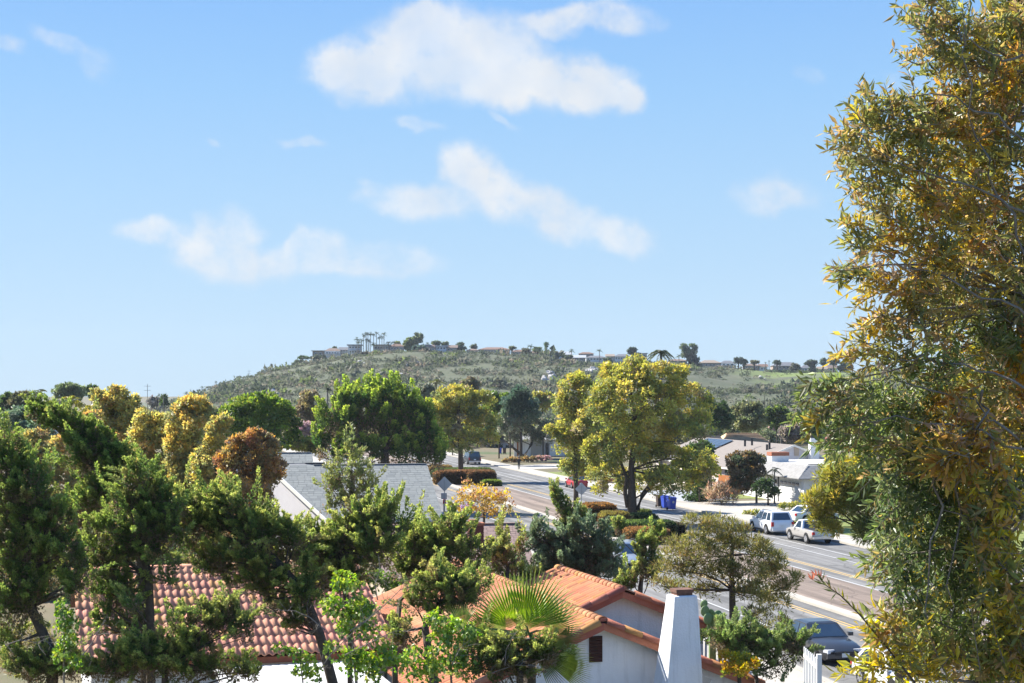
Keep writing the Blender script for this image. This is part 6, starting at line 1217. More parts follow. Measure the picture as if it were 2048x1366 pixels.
jun('twisted_juniper', 'upright juniper whose trunk crosses the left tiled roof', 36, [(278, 968, 36, 30), (300, 990, 40, 34), (255, 1020, 44, 38), (305, 1040, 44, 36), (225, 1070, 44, 34), (290, 1085, 44, 34), (340, 1075, 34, 30), (195, 1110, 36, 30), (345, 1020, 30, 30), (250, 1115, 30, 26), (320, 1120, 34, 22), (215, 1165, 26, 24), (235, 1215, 28, 26), (215, 1255, 24, 16), (250, 1262, 26, 18), (255, 1180, 20, 20), (200, 1195, 18, 20), (275, 1235, 18, 16), (340, 1160, 20, 16)], [(262, 1000, 6), (280, 1080, 8), (297, 1150, 8.5), (302, 1270, 9)], tipc=(.27, .32, .09))
jun('twisted_juniper', 'broad juniper with bright tips across the middle left', 38, [(395, 1010, 34, 30), (430, 1000, 34, 26), (470, 1015, 36, 28), (500, 1048, 34, 26), (545, 1066, 32, 22), (590, 1084, 28, 22), (410, 1050, 44, 34), (455, 1070, 44, 36), (510, 1085, 44, 36), (560, 1080, 44, 36), (370, 1070, 34, 30), (400, 1110, 40, 28), (460, 1125, 44, 30), (520, 1140, 44, 34), (575, 1130, 40, 34), (420, 1140, 30, 18), (550, 1180, 34, 26), (505, 1180, 28, 20), (600, 1195, 28, 22), (575, 1222, 26, 20), (612, 1232, 24, 20), (540, 1215, 24, 16), (585, 1255, 20, 16), (640, 1165, 26, 20), (470, 1175, 26, 14)], [(520, 1090, 7), (570, 1140, 8), (610, 1190, 9), (640, 1270, 10), (672, 1390, 11)])
jun('twisted_juniper', 'wide juniper with lime tips in the middle, before the grey roof', 40, [(625, 1094, 28, 22), (660, 1082, 30, 22), (700, 1062, 32, 24), (740, 1040, 34, 28), (765, 1030, 26, 22), (780, 1060, 22, 26), (640, 1095, 40, 32), (690, 1095, 44, 36), (740, 1085, 42, 36), (610, 1130, 36, 32), (660, 1140, 44, 34), (715, 1140, 44, 34), (765, 1115, 34, 30), (630, 1175, 34, 22), (690, 1178, 34, 18)], [(680, 1100, 6), (690, 1180, 6), (700, 1240, 5)])
jun('twisted_juniper', 'juniper with layered pads left of the brick chimney', 42, [(815, 1085, 34, 26), (850, 1080, 34, 26), (885, 1065, 28, 26), (905, 1055, 22, 24), (925, 1078, 24, 30), (945, 1110, 24, 28), (870, 1105, 36, 28), (830, 1120, 36, 26), (905, 1120, 36, 28), (800, 1145, 26, 22), (875, 1140, 34, 18), (935, 1140, 26, 18), (830, 1155, 28, 14)], [(880, 1100, 4), (850, 1150, 5), (800, 1200, 5), (790, 1300, 6)])
jun('twisted_juniper', 'compact dark juniper pad beside the fan palm', 35, [(850, 1175, 28, 22), (880, 1160, 26, 18), (905, 1180, 30, 24), (940, 1172, 28, 22), (958, 1190, 18, 24), (870, 1205, 38, 24), (920, 1212, 38, 24), (895, 1230, 34, 16), (830, 1215, 20, 18), (795, 1262, 18, 12), (815, 1285, 20, 10)], [(880, 1205, 6), (850, 1255, 8), (862, 1330, 9), (875, 1400, 10)])
jun('twisted_juniper', 'low juniper sprays over the eave at the lower left', 33, [(270, 1290, 24, 24), (295, 1310, 34, 30), (330, 1330, 36, 28), (250, 1335, 36, 26), (360, 1345, 36, 22), (400, 1345, 30, 20), (350, 1248, 24, 22), (380, 1262, 24, 20), (425, 1262, 26, 24), (410, 1300, 34, 24), (440, 1250, 28, 22), (470, 1245, 20, 20), (490, 1275, 20, 18), (455, 1222, 18, 16), (400, 1228, 20, 16), (365, 1290, 20, 14), (505, 1352, 12, 14), (270, 1215, 22, 20), (225, 1345, 40, 24), (195, 1350, 30, 18), (290, 1345, 40, 24), (335, 1300, 30, 26), (440, 1345, 24, 18), (475, 1350, 24, 14)], [(330, 1330, 6), (330, 1400, 8)], dens=2.3)
jun('twisted_juniper', 'dark juniper mound beneath the fan palm', 31.4, [(985, 1308, 28, 20), (1030, 1306, 36, 20), (1075, 1308, 36, 20), (1100, 1318, 22, 18), (1010, 1325, 40, 26), (1065, 1330, 44, 28), (960, 1335, 24, 20), (1020, 1357, 40, 14)], [(1040, 1320, 7), (1040, 1400, 8)], pal=[((.045, .065, .02), 3), ((.07, .085, .03), 2), ((.1, .09, .04), 1)])
jun('twisted_juniper', 'spiky upright juniper pair between the brick chimney and the tile ridge', 56, [(1000, 1078, 6, 18), (1008, 1098, 9, 22), (1002, 1122, 12, 22), (1026, 1122, 10, 26), (1042, 1110, 6, 20), (992, 1150, 18, 20), (1030, 1155, 22, 22), (1065, 1168, 20, 14), (975, 1176, 20, 11), (986, 1115, 7, 20)], [(1015, 1130, 4), (1015, 1200, 6)], pal=JUN+[((.16, .11, .05), 2)], lean=(-.2, 0, 1.2), plume=(34, 9))
jun('twisted_juniper', 'blue-green juniper with a tall leaning spike beside the street', 64, [(1110, 992, 7, 14), (1117, 1008, 11, 16), (1126, 1026, 15, 18), (1140, 1046, 16, 14), (1162, 1040, 8, 12), (1145, 1062, 28, 14)], [(1140, 1030, 3), (1150, 1120, 5)], pal=JUN, lean=(-.5, 0, 1.3), leaf=(6, 3.2), dens=3.2, plume=(26, 8))
jun('spreading_juniper', 'grey-blue spreading juniper with drooping arms above the tile gable', 62, [(1085, 1075, 24, 12), (1065, 1085, 16, 14), (1120, 1072, 30, 16), (1155, 1075, 36, 20), (1195, 1080, 36, 20), (1100, 1100, 26, 22), (1140, 1110, 36, 28), (1185, 1115, 40, 30), (1220, 1105, 26, 28), (1110, 1135, 26, 22), (1160, 1145, 40, 22), (1205, 1150, 34, 22), (1085, 1140, 20, 24), (1075, 1160, 18, 16)], [(1165, 1120, 6), (1165, 1200, 7)], pal=JBLUE, tipc=(.17, .21, .12), leaf=(6.4, 3), lean=(0, 0, .3), dens=3.0)
jun('twisted_juniper', 'slim upright juniper spikes hiding the front of the silver blue car', 58, [(1236, 1062, 4, 12), (1286, 1092, 6, 16), (1286, 1112, 9, 20), (1306, 1096, 6, 16), (1304, 1126, 10, 20), (1284, 1148, 14, 16), (1262, 1168, 16, 10), (1300, 1158, 15, 15), (1240, 1176, 18, 8), (1321, 1074, 3, 10)], [(1285, 1120, 3), (1280, 1200, 5)], lean=(.05, 0, 1.3), leaf=(6, 3), dens=3.0, plume=(30, 9))
# ---------- olive-coloured pine by the kerb
tree('kerb_pine', 'open olive-coloured pine standing at the kerb, street seen through it', 'pine tree', 50, [(1400, 1050, 36, 16), (1440, 1055, 40, 18), (1475, 1070, 36, 16), (1415, 1078, 44, 16), (1350, 1090, 26, 12), (1355, 1115, 34, 18), (1400, 1110, 40, 22), (1450, 1105, 44, 24), (1500, 1100, 40, 24), (1530, 1120, 36, 24), (1340, 1145, 34, 18), (1390, 1150, 40, 22), (1440, 1145, 40, 24), (1490, 1150, 40, 26), (1545, 1155, 36, 28), (1570, 1185, 22, 20), (1320, 1170, 26, 12), (1370, 1180, 30, 14), (1420, 1185, 26, 14), (1500, 1195, 36, 26), (1545, 1210, 34, 26), (1520, 1240, 28, 20), (1560, 1250, 22, 14), (1590, 1160, 16, 12), (1525, 1270, 18, 12)], 'needle', PINE, (12, 1.9), 1.15, .4, [(1455, 1058, 2), (1466, 1085, 3.4), (1463, 1110, 4.4), (1464, 1180, 6), (1466, 1262, 8)], (0, 0, .5), (.2, .18, .06), jit=.5)
# ---------- shrubs right of the tiled house
jun('spreading_juniper', 'low green spreading juniper at the right of the tiled house', 46, [(1440, 1265, 30, 14), (1475, 1275, 36, 18), (1510, 1285, 36, 20), (1545, 1290, 34, 22), (1450, 1295, 34, 20), (1500, 1310, 40, 20), (1560, 1320, 34, 20), (1590, 1285, 24, 14), (1595, 1310, 20, 18), (1540, 1345, 30, 16)], None, pal=[((.11, .15, .05), 3), ((.15, .19, .07), 2), ((.08, .1, .045), 2)], tipc=(.22, .26, .1), lean=(0, 0, .35), branches=True)
tree('amber_shrub', 'amber-leaved rounded shrub beside the lower tile rake', 'shrub', 43.5, [(1465, 1325, 28, 18), (1492, 1330, 24, 16), (1475, 1342, 30, 12)], 'broad', YEL, (7, 4.5), 2.4, .4, branches=False)
def cactus():
    root = empty('prickly_pear', P(1422, 1250, 47)*np.array([1, 1, 0])); tag(root, 'prickly pear cactus with flat pads right of the white chimney', 'cactus')
    for (x, y, r, a) in ((1410, 1222, 11, .2), (1422, 1228, 11, -.3), (1435, 1232, 12, .4), (1444, 1236, 10, 0), (1416, 1238, 12, .1), (1430, 1242, 13, -.2), (1408, 1208, 9, .5), (1440, 1250, 12, .3), (1422, 1254, 13, 0), (1452, 1246, 9, .7)):
        c = P(x, y, 47+random.uniform(-.25, .25)); s = r*47/F; bm = bmesh.new(); bmesh.ops.create_uvsphere(bm, u_segments=12, v_segments=8, radius=1)
        for v in bm.verts: v.co = Vector((v.co.x*s*.8, v.co.y*s*.16, v.co.z*s))
        me = bpy.data.meshes.new('pad'); bm.to_mesh(me); bm.free(); me.materials.append(M['cactus']); me.polygons.foreach_set('use_smooth', [True]*len(me.polygons)); o = bpy.data.objects.new('pad', me); COL.objects.link(o); o.parent = root
        o.location = Vector(c)-root.location; o.rotation_euler = (random.uniform(-.2, .2), a, random.uniform(-.6, .6))
    MB().tube([P(1425, 1255, 47), P(1425, 1300, 47), P(1425, 1300, 47)*np.array([1, 1, 0])], .12, 7).build('stem', M['cactus'], root)
cactus()
tree('bank_shrub', 'mid green shrub filling the bank below the pine and the prickly pear', 'shrub', 49, [(1420, 1275, 26, 16), (1455, 1290, 26, 14), (1390, 1200, 0.1, 0.1)][:2], 'broad', GREEN, (6, 4), 2.6, .4, branches=False)
tree('garden_hedge', 'shadowy undergrowth hedge behind the junipers at the left', 'hedge', 66, [(20+i*62, 1120+18*((i*7) % 3), 46, 40) for i in range(9)], 'broad', DKGREEN, (8, 5), 2.2, .36, branches=False)
tree('garden_hedge', 'undergrowth hedge between the tiled house and the brown-roofed house', 'hedge', 63, [(600+i*52, 1165+10*((i*5) % 3), 36, 22) for i in range(10)], 'broad', GREEN, (7, 4.4), 2.2, .36, branches=False)
tree('corner_shrub', 'olive tinted wispy shrub at the lower left corner behind the bent trunk', 'shrub', 40, [(25, 1270, 36, 26), (70, 1290, 40, 26), (110, 1300, 26, 30), (30, 1330, 40, 26)], 'plume', [((.16, .15, .06), 2), ((.2, .17, .08), 2), ((.12, .12, .05), 1)], (10, 2.2), 1.2, .4, branches=False, plume=(36, 8))
# ---------- fan palm
def fan_leaf(R_, nseg, spread, fold=.05, split=.55, pal=((.13, .22, .03), (.2, .28, .04))):
    """a pleated fan: each segment a folded blade joined near the base; local +Y is the tip direction"""
    v = []; f = []; col = []
    for i in range(nseg):
        a = spread*((i+.5)/nseg-.5)*2; w = spread*2/nseg*.5; L_ = R_*(1-.18*abs(a/spread)**1.6)*random.uniform(.93, 1.05)
        d = np.array([math.sin(a), math.cos(a), 0]); pd = np.array([math.cos(a), -math.sin(a), 0]); k = len(v); rm = R_*split; hw = rm*math.tan(w)
        droop = np.array([0, 0, -1.])*L_*.12
        v += [d*R_*.04, d*rm*.55+pd*hw*.5, d*rm*.55-pd*hw*.5, d*rm+pd*hw*.8+np.array([0, 0, -fold*R_]), d*rm+np.array([0, 0, fold*R_*.6]), d*rm-pd*hw*.8+np.array([0, 0, -fold*R_]), d*L_+droop]
        f += [(k, k+1, k+4), (k, k+4, k+2), (k+1, k+3, k+4), (k+2, k+4, k+5), (k+3, k+6, k+4), (k+4, k+6, k+5)]
        c = (np.array(pal[0])*(1-(i % 3)/3)+np.array(pal[1])*(i % 3)/3)*random.uniform(.85, 1.15); t = np.array((.34, .3, .1)); col += [c, c, c, c, c*1.1, c, c*.5+t*.5]
    return np.array(v), np.array(f), np.array(col)
def fan_palm():
    Y = 32.6; hub = P(1058, 1268, Y); root = empty('fan_palm', (hub[0], Y, 0)); tag(root, 'bright green fan palm glowing in the sun before the tiled roof', 'palm tree')
    MB().tube([np.array([hub[0], Y, 0]), np.array([hub[0], Y, hub[2]*.6]), hub-UPV*.1], [.2, .17, .15], 10).build('trunk', M['bark'], root, True)
    # centre of fan (px), pointing angle on the picture (deg from up, + right), radius px, tilt toward us, half spread
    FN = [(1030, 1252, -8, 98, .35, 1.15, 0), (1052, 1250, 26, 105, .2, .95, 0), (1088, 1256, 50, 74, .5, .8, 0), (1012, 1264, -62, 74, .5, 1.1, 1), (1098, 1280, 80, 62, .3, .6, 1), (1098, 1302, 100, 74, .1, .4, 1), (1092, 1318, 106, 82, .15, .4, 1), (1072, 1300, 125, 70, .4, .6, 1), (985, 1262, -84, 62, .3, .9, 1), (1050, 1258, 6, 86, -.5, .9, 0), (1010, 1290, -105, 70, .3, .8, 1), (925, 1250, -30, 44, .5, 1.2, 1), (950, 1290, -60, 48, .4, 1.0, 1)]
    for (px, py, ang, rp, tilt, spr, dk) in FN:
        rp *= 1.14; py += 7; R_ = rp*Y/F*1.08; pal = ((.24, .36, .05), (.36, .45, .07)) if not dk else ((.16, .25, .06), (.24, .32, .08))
        v, f, c = fan_leaf(R_, int(12+14*spr), spr, pal=pal); a = math.radians(ang)
        up = np.array([math.sin(a), -tilt*.6, math.cos(a)]); up = unit(up); nr = unit(np.array([math.sin(a)*.2, -1, .35])); nr = unit(nr-up*np.dot(nr, up)); rt = np.cross(up, nr)
        q = P(px, py, Y-.25+random.uniform(-.3, .3)); w = v[:, :1]*rt+v[:, 1:2]*up+v[:, 2:]*nr+q
        fr = fast_mesh('frond', w, f, c, M['leaf'], root)
        st = MB().tube([hub, (hub+q)/2+UPV*.04, q+up*.05], [.03, .022, .016], 5).build('stalk', M['cactus']); sub(st, fr)
fan_palm()
# ---------- bright large-leaved climbers in front
def big_leaf(L_, W_):
    v = [(0, 0, 0), (W_*.42, L_*.18, .12*W_), (W_*.5, L_*.42, .1*W_), (W_*.25, L_*.75, .02*W_), (0, L_, -.1*L_), (-W_*.25, L_*.75, .02*W_), (-W_*.5, L_*.42, .1*W_), (-W_*.42, L_*.18, .12*W_), (0, L_*.45, -.03*W_)]
    return v, [(0, 1, 8), (1, 2, 8), (2, 3, 8), (3, 4, 8), (4, 5, 8), (5, 6, 8), (6, 7, 8), (7, 0, 8)]
def leaf_mesh(L_, W_, m):
    v, f = big_leaf(L_, W_); me = bpy.data.meshes.new('leaf'); me.from_pydata(v, [], f); me.materials.append(m); me.update(); return me
LM = [leafcolmat('lime_leaf', (.2, .3, .05)), leafcolmat('green_leaf', (.11, .19, .04)), leafcolmat('yellow_leaf', (.32, .35, .08))]
def climber(label, Y, cl, stems, n_part=70):
    root = tree('leafy_climber', label, 'climber', Y, cl, 'broad', LIME, (8.5, 6.5), 1.3, .42, stems, (0, 0, -.25), (.32, .36, .06), bark='bark_grey', jit=.3)
    ms = [leaf_mesh(9*Y/F, 7*Y/F, m) for m in LM]; cc = px_clumps(cl, Y-.35, .9, .1)
    for i in range(n_part):
        C, Rr = random.choice(cc); d = rdir(1)[0]; d[1] = -abs(d[1])
        o = bpy.data.objects.new('leaf', ms[random.choice((0, 0, 1, 1, 2))]); COL.objects.link(o); attach(o, root)
        nz = unit(np.array([random.gauss(0, .4), -.9, .6+random.gauss(0, .3)])); yv = unit(np.array([random.gauss(0, .5), -.3, -.9])); yv = unit(yv-nz*np.dot(nz, yv)); xv = np.cross(yv, nz); p = C+d*Rr*.95; s = random.uniform(.75, 1.25)
        o.matrix_basis = Matrix(((xv[0]*s, yv[0]*s, nz[0]*s, p[0]), (xv[1]*s, yv[1]*s, nz[1]*s, p[1]), (xv[2]*s, yv[2]*s, nz[2]*s, p[2]), (0, 0, 0, 1)))
    return root
climber('lime green leafy climber in the middle, over the leaning juniper trunk', 31, [(685, 1170, 22, 20), (710, 1178, 16, 16), (655, 1205, 14, 14), (670, 1215, 20, 16), (700, 1225, 26, 24), (720, 1240, 28, 26), (735, 1215, 18, 16), (740, 1262, 22, 20), (700, 1260, 26, 20), (690, 1320, 26, 20), (720, 1330, 30, 24), (740, 1345, 30, 22), (660, 1300, 14, 14), (770, 1310, 22, 22), (790, 1330, 20, 20)], [(700, 1200, 1.4), (705, 1280, 2), (715, 1400, 2.6)], 110)
climber('lime green leafy climber left of the fan palm', 31.5, [(868, 1240, 20, 16), (890, 1250, 24, 18), (925, 1258, 24, 14), (945, 1268, 18, 14), (880, 1280, 24, 20), (915, 1290, 26, 22), (905, 1325, 26, 24), (930, 1335, 26, 24), (880, 1340, 24, 20), (840, 1345, 30, 20), (820, 1310, 16, 16), (860, 1310, 16, 16)], [(890, 1260, 1.4), (900, 1320, 2), (905, 1400, 2.6)], 110)
climber('narrow lime green climber column at the left corner of the tiled roof', 32, [(120, 1210, 9, 14), (128, 1235, 16, 18), (126, 1262, 16, 20), (132, 1290, 18, 20), (128, 1320, 18, 18), (150, 1330, 14, 16), (145, 1250, 10, 12)], [(128, 1230, 1.2), (128, 1300, 1.6), (128, 1400, 2)], 60)
climber('green leafy climber trailing along the eave at the lower middle left', 33, [(560, 1300, 16, 9), (590, 1306, 18, 10), (615, 1325, 16, 14), (625, 1350, 20, 14), (600, 1345, 14, 10)], [(600, 1320, 1.2), (610, 1400, 1.6)], 20)
# ---------- bare twigs
def bare_twigs(label, Y, pts, n, seed, m='bark_grey', r0=1.3):
    random.seed(seed); a0 = P(*pts[0], Y); root = empty('bare_branch', a0); tag(root, label, 'branch')
    path = [P(x, y, Y+random.uniform(-.1, .1)) for x, y in pts]; MB().tube(path, np.linspace(r0, .4, len(path))*Y/F, 5).build('stem', M[m], root)
    mb = MB()
    for i in range(n):
        k = random.randrange(1, len(path)); p = path[k-1]+(path[k]-path[k-1])*random.random(); d = unit(path[k]-path[k-1]+rng.normal(0, .75, 3)); L_ = random.uniform(14, 46)*Y/F
        q = curve_pts(p, p+d*L_, 4, .12); mb.tube(q, np.linspace(.5, .22, 4)*Y/F, 3)
        for j in range(2): s = q[random.randrange(1, 4)]; mb.tube([s, s+unit(d+rng.normal(0, .8, 3))*L_*.4], [.28*Y/F, .15*Y/F], 3)
    o = mb.build('twigs', M[m], root); o['kind'] = 'stuff'
for q in (('pale bare branch reaching right above the dark juniper pad', 30, [(700, 1262), (740, 1235), (775, 1205), (800, 1180), (835, 1168)], 16, 1), ('pale bare branch rising steeply between the two climbers', 30, [(690, 1310), (720, 1295), (755, 1278), (790, 1262), (840, 1262)], 14, 2), ('pale bare branches fanning over the lower part of the tiled roof', 30, [(640, 1340), (660, 1310), (700, 1270), (735, 1240), (770, 1200)], 18, 3),
          ('pale bare twig spray at the left of the leaning trunk', 30.5, [(650, 1260), (620, 1235), (590, 1222), (560, 1220)], 16, 4), ('long pale bare branch across the dark juniper mound', 31, [(950, 1362), (985, 1345), (1030, 1330), (1080, 1332)], 12, 5), ('thin dry branch before the dark juniper mound', 31, [(1010, 1330), (1012, 1300), (1025, 1275), (1035, 1262)], 8, 6),
          ('grey bare twig tangle at the lower left corner', 31, [(10, 1290), (40, 1280), (75, 1285), (110, 1270)], 16, 7), ('thin grey branch in front of the left tiled roof', 31, [(165, 1310), (185, 1285), (200, 1255), (215, 1230)], 8, 8), ('dry vertical branch rising over the wide juniper', 31, [(755, 1200), (750, 1170), (760, 1140), (757, 1110)], 10, 9), ('brown dry twigs under the right juniper pad', 31, [(905, 1330), (915, 1300), (940, 1280)], 14, 10)):
    bare_twigs(*q)
# ---------- the big foreground tree at the right
random.seed(3)
def foreground_tree():
    Y = 12.0; s = Y/F
    root = empty('willow_leaved_tree', (P(2075, 800, Y)[0], Y+.6, 0)); tag(root, 'large narrow-leaved tree with olive, gold and bronze leaves filling the right edge', 'tree')
    tp = [P(2150, -250, Y+.9), P(2110, 150, Y+.9), P(2056, 600, Y+.8), P(2085, 1000, Y+.8), P(2110, 1366, Y+.8)]; tp.append(np.array([tp[-1][0]+.2, Y+.6, -.1]))
    MB().tube(tp, [.05, .08, .11, .13, .15, .2], 10).build('trunk', M['bark_grey'], root, True)
    OL = [((.13, .14, .05), 3), ((.18, .17, .055), 2), ((.22, .17, .07), 2), ((.1, .11, .045), 2), ((.25, .17, .08), 1.5), ((.3, .24, .05), 1)]
    GD_ = [((.27, .2, .045), 3), ((.33, .23, .045), 2), ((.22, .18, .05), 2.5), ((.17, .16, .055), 2.5), ((.27, .15, .055), 1.5), ((.26, .19, .13), 1.4)]
    GR = [((.1, .13, .045), 3), ((.14, .17, .055), 3), ((.18, .19, .08), 2), ((.22, .17, .08), 1.4), ((.08, .1, .04), 1.5)]
    DK = [((.06, .085, .035), 3), ((.08, .11, .04), 2), ((.1, .12, .05), 1.5)]
    OR = [((.36, .23, .045), 3), ((.31, .16, .05), 2), ((.28, .22, .05), 2), ((.24, .19, .06), 1.5), ((.33, .22, .14), 1.2)]
    YG = [((.31, .27, .04), 3), ((.35, .26, .045), 2), ((.19, .19, .045), 3), ((.14, .155, .05), 2.5), ((.24, .17, .08), 1)]
    # (px, py, rx, ry, dY, palette, twigs, direction of the twigs)
    CL = [(1870, 30, 55, 40, 0, OL, 46, (-.6, .5)), (1930, 60, 60, 50, .2, OL, 60, (-.3, .6)), (2000, 60, 60, 60, .4, OL, 60, (-.2, .7)), (1880, 110, 46, 44, 0, OL, 44, (-.6, .4)), (1950, 140, 60, 50, .2, OL, 64, (-.4, .5)), (2020, 150, 50, 60, .4, GD_, 54, (-.2, .6)),
          (1735, 225, 30, 40, -.1, OL, 34, (-.4, .8)), (1770, 250, 44, 44, .1, OL, 54, (-.5, .6)), (1705, 280, 34, 44, -.2, OL, 34, (-.8, .2)), (1830, 240, 54, 50, .1, OL, 64, (-.5, .4)), (1910, 220, 60, 54, .2, GD_, 66, (-.4, .4)), (1990, 230, 60, 60, .4, GD_, 60, (-.3, .5)), (1740, 330, 50, 44, 0, OL, 56, (-.7, .1)), (1815, 320, 60, 50, .1, OL, 66, (-.6, .2)), (1900, 310, 60, 50, .2, GD_, 64, (-.4, .2)), (1990, 320, 60, 60, .4, OL, 60, (-.3, .3)),
          (1770, 410, 50, 44, 0, OL, 50, (-.6, .3)), (1850, 400, 60, 50, .1, GD_, 66, (-.5, .2)), (1940, 400, 60, 60, .2, GD_, 64, (-.4, .2)), (2020, 410, 50, 60, .4, GD_, 54, (-.3, .3)), (1722, 470, 40, 40, -.1, OL, 40, (-.8, .3)), (1790, 480, 56, 44, 0, GD_, 60, (-.6, .1)), (1880, 490, 60, 50, .1, GD_, 66, (-.5, .1)), (1970, 500, 60, 60, .3, GD_, 62, (-.4, .1)),
          (1695, 538, 34, 24, -.2, OL, 18, (-1, .05)), (1750, 560, 50, 40, 0, GD_, 50, (-.8, -.1)), (1830, 570, 60, 50, 0, GD_, 64, (-.6, 0)), (1920, 580, 60, 54, .2, OL, 62, (-.4, 0)), (2010, 590, 50, 60, .4, OL, 50, (-.3, 0)), (1760, 630, 40, 34, -.1, GD_, 36, (-.8, -.3)), (1830, 650, 56, 44, 0, OL, 54, (-.6, -.2)), (1920, 660, 60, 50, .2, OL, 54, (-.4, -.2)), (2000, 670, 54, 50, .4, GR, 50, (-.3, -.1)),
          (1725, 705, 44, 30, -.2, GD_, 36, (-1, .1)), (1790, 720, 50, 40, 0, OL, 50, (-.7, -.1)), (1870, 740, 60, 44, .1, GR, 60, (-.5, -.2)), (1960, 750, 60, 54, .3, OL, 60, (-.4, -.1)), (2030, 760, 36, 60, .5, OR, 44, (-.2, 0)),
          (1650, 770, 40, 20, -.3, GR, 22, (-1, -.25)), (1630, 820, 40, 26, -.3, GR, 24, (-1, -.5)), (1690, 800, 50, 40, -.2, GR, 44, (-.8, -.3)), (1760, 800, 54, 40, 0, GR, 56, (-.6, -.3)), (1840, 820, 60, 44, .1, GR, 60, (-.5, -.3)), (1920, 830, 60, 50, .0, OR, 60, (-.4, -.3)), (2000, 850, 54, 60, .3, GD_, 56, (-.3, -.2)),
          (1690, 870, 44, 36, -.2, GR, 40, (-.8, -.6)), (1750, 880, 50, 44, 0, GR, 54, (-.7, -.5)), (1820, 900, 54, 44, .1, GR, 58, (-.5, -.5)), (1890, 910, 50, 44, -.3, OR, 50, (-.5, -.4)), (1960, 920, 54, 50, -.1, OR, 56, (-.4, -.3)), (2025, 940, 44, 60, .3, YG, 50, (-.2, -.3)),
          (1780, 965, 44, 44, 0, DK, 46, (-.6, -.7)), (1840, 980, 54, 44, .2, DK, 60, (-.4, -.7)), (1910, 990, 54, 44, .3, DK, 60, (-.3, -.7)), (1980, 1000, 50, 50, -.2, YG, 54, (-.3, -.3)), (1800, 1040, 44, 44, .1, DK, 50, (-.5, -.8)), (1860, 1060, 54, 50, .4, DK, 64, (-.2, -.9)), (1930, 1070, 50, 60, .5, DK, 64, (-.1, -1)), (2000, 1090, 54, 54, -.2, YG, 56, (-.3, -.2)),
          (1770, 1110, 36, 40, 0, GR, 40, (-.7, -.6)), (1820, 1130, 50, 50, .2, DK, 56, (-.4, -.8)), (1890, 1150, 50, 60, .5, DK, 60, (-.1, -1)), (1960, 1170, 50, 50, .3, DK, 50, (-.1, -.8)), (2020, 1180, 44, 50, -.2, YG, 50, (-.4, 0)), (1810, 1215, 44, 44, .1, GR, 46, (-.5, -.3)), (1880, 1240, 54, 50, .3, GR, 54, (-.3, -.4)), (1960, 1260, 50, 50, .2, GR, 46, (-.2, -.2)), (2030, 1270, 40, 50, 0, YG, 44, (-.3, 0)),
          (1770, 1250, 40, 30, -.3, YG, 26, (-.6, .5)), (1790, 1310, 50, 40, -.2, YG, 40, (-.6, .4)), (1860, 1330, 60, 40, 0, YG, 50, (-.4, .3)), (1950, 1330, 60, 44, .2, GR, 46, (-.3, .2)), (1740, 1330, 30, 36, -.2, YG, 20, (-.7, .5)), (2030, 1340, 40, 40, .2, YG, 40, (-.3, .2))]
    pos = []; ax = []; nr = []; Ls = []; Ws = []; cs = []; tw = MB()
    # the deeper part of the crown, behind the sprays
    for i in range(62):
        yy = -30+1420*i/61+random.uniform(-20, 20); lim = np.interp(yy, [0, 180, 300, 700, 760, 900, 1000, 1150, 1366], [1930, 1860, 1800, 1820, 1740, 1780, 1850, 1860, 1820]); xx = random.uniform(lim, 2080)
        CL.append((xx, yy, 62, 52, random.uniform(.7, 1.3), random.choice((OL, GD_, GR) if yy < 900 else (DK, GR, YG, OL)), 46, (random.uniform(-.7, .2), random.uniform(-.4, .5))))
    # its other half, past the edge of the picture
    for i in range(46):
        yy = random.uniform(-420, 1366); w_ = np.interp(yy, [-420, -100, 400, 1000, 1366], [60, 260, 420, 380, 220]); xx = random.uniform(2075, 2090+w_) if yy > 0 else random.uniform(1960, 2120+w_*.6)
        CL.append((xx, yy, 84, 74, random.uniform(-.3, 1.6), random.choice((OL, GD_, GR, OL)), 58, (random.uniform(-.2, .8), random.uniform(-.3, .6))))
    for (px, py, rx, ry, dy, pal, n, dr) in CL:
        y = Y+dy; C = P(px, py, y); sc = y/F; Rr = np.array([rx*sc, .5*(rx+ry)*sc*.8, ry*sc]); Rr = Rr*1.22; n = int(n*(.64 if px > 1800 else .46))
        # a limb from the trunk to this spray
        i = int(np.argmin([abs(p[2]-C[2])+(.5 if p[2] > C[2]+.8 else 0) for p in tp[:5]]))
        t0 = tp[i]; MB().tube(curve_pts(t0, C, 6, .1), np.linspace(.022, .004, 6), 5).build('branch', M['bark_grey'], root)
        base_c = np.where((rng.uniform(size=n) < (.24 if pal in (GD_, OR, YG) else .12))[:, None], pick(OL, n), pick(pal, n))
        for q in range(n):
            o = C+rdir(1)[0]*Rr*random.uniform(.05, 1.0)**.45*.95
            d = unit(np.array([dr[0], random.gauss(-.15, .5), dr[1]])+rng.normal(0, .55, 3)); L_ = random.uniform(.16, .36)
            m = random.randint(8, 13); ts = np.linspace(.05, 1, m); sag = np.array([0, 0, -1.])*random.uniform(0, .25)*L_
            sp = o+np.outer(ts-.5, d)*L_+np.outer(ts**2, sag); tw.tube([sp[0], sp[m//2], sp[-1]], [.0032, .0024, .0012], 3)
            side = rdir(m); side = unit(side-np.outer(side@d, d)); a = unit(d*random.uniform(.5, .9)+side*.85); a[-1] = unit(d+rng.normal(0, .2, 3))
            pos.append(sp); ax.append(a); nr.append(rdir(m)); Ls.append(rng.uniform(.055, .14, m)*(1.12 if pal in (OR, YG) else .98)); Ws.append(rng.uniform(.022, .035, m)*(1.2 if pal in (OR, YG) else 1))
            cs.append(np.clip(base_c[q]*random.uniform(.75, 1.25)*rng.uniform(.8, 1.2, (m, 1)), 0, .8))
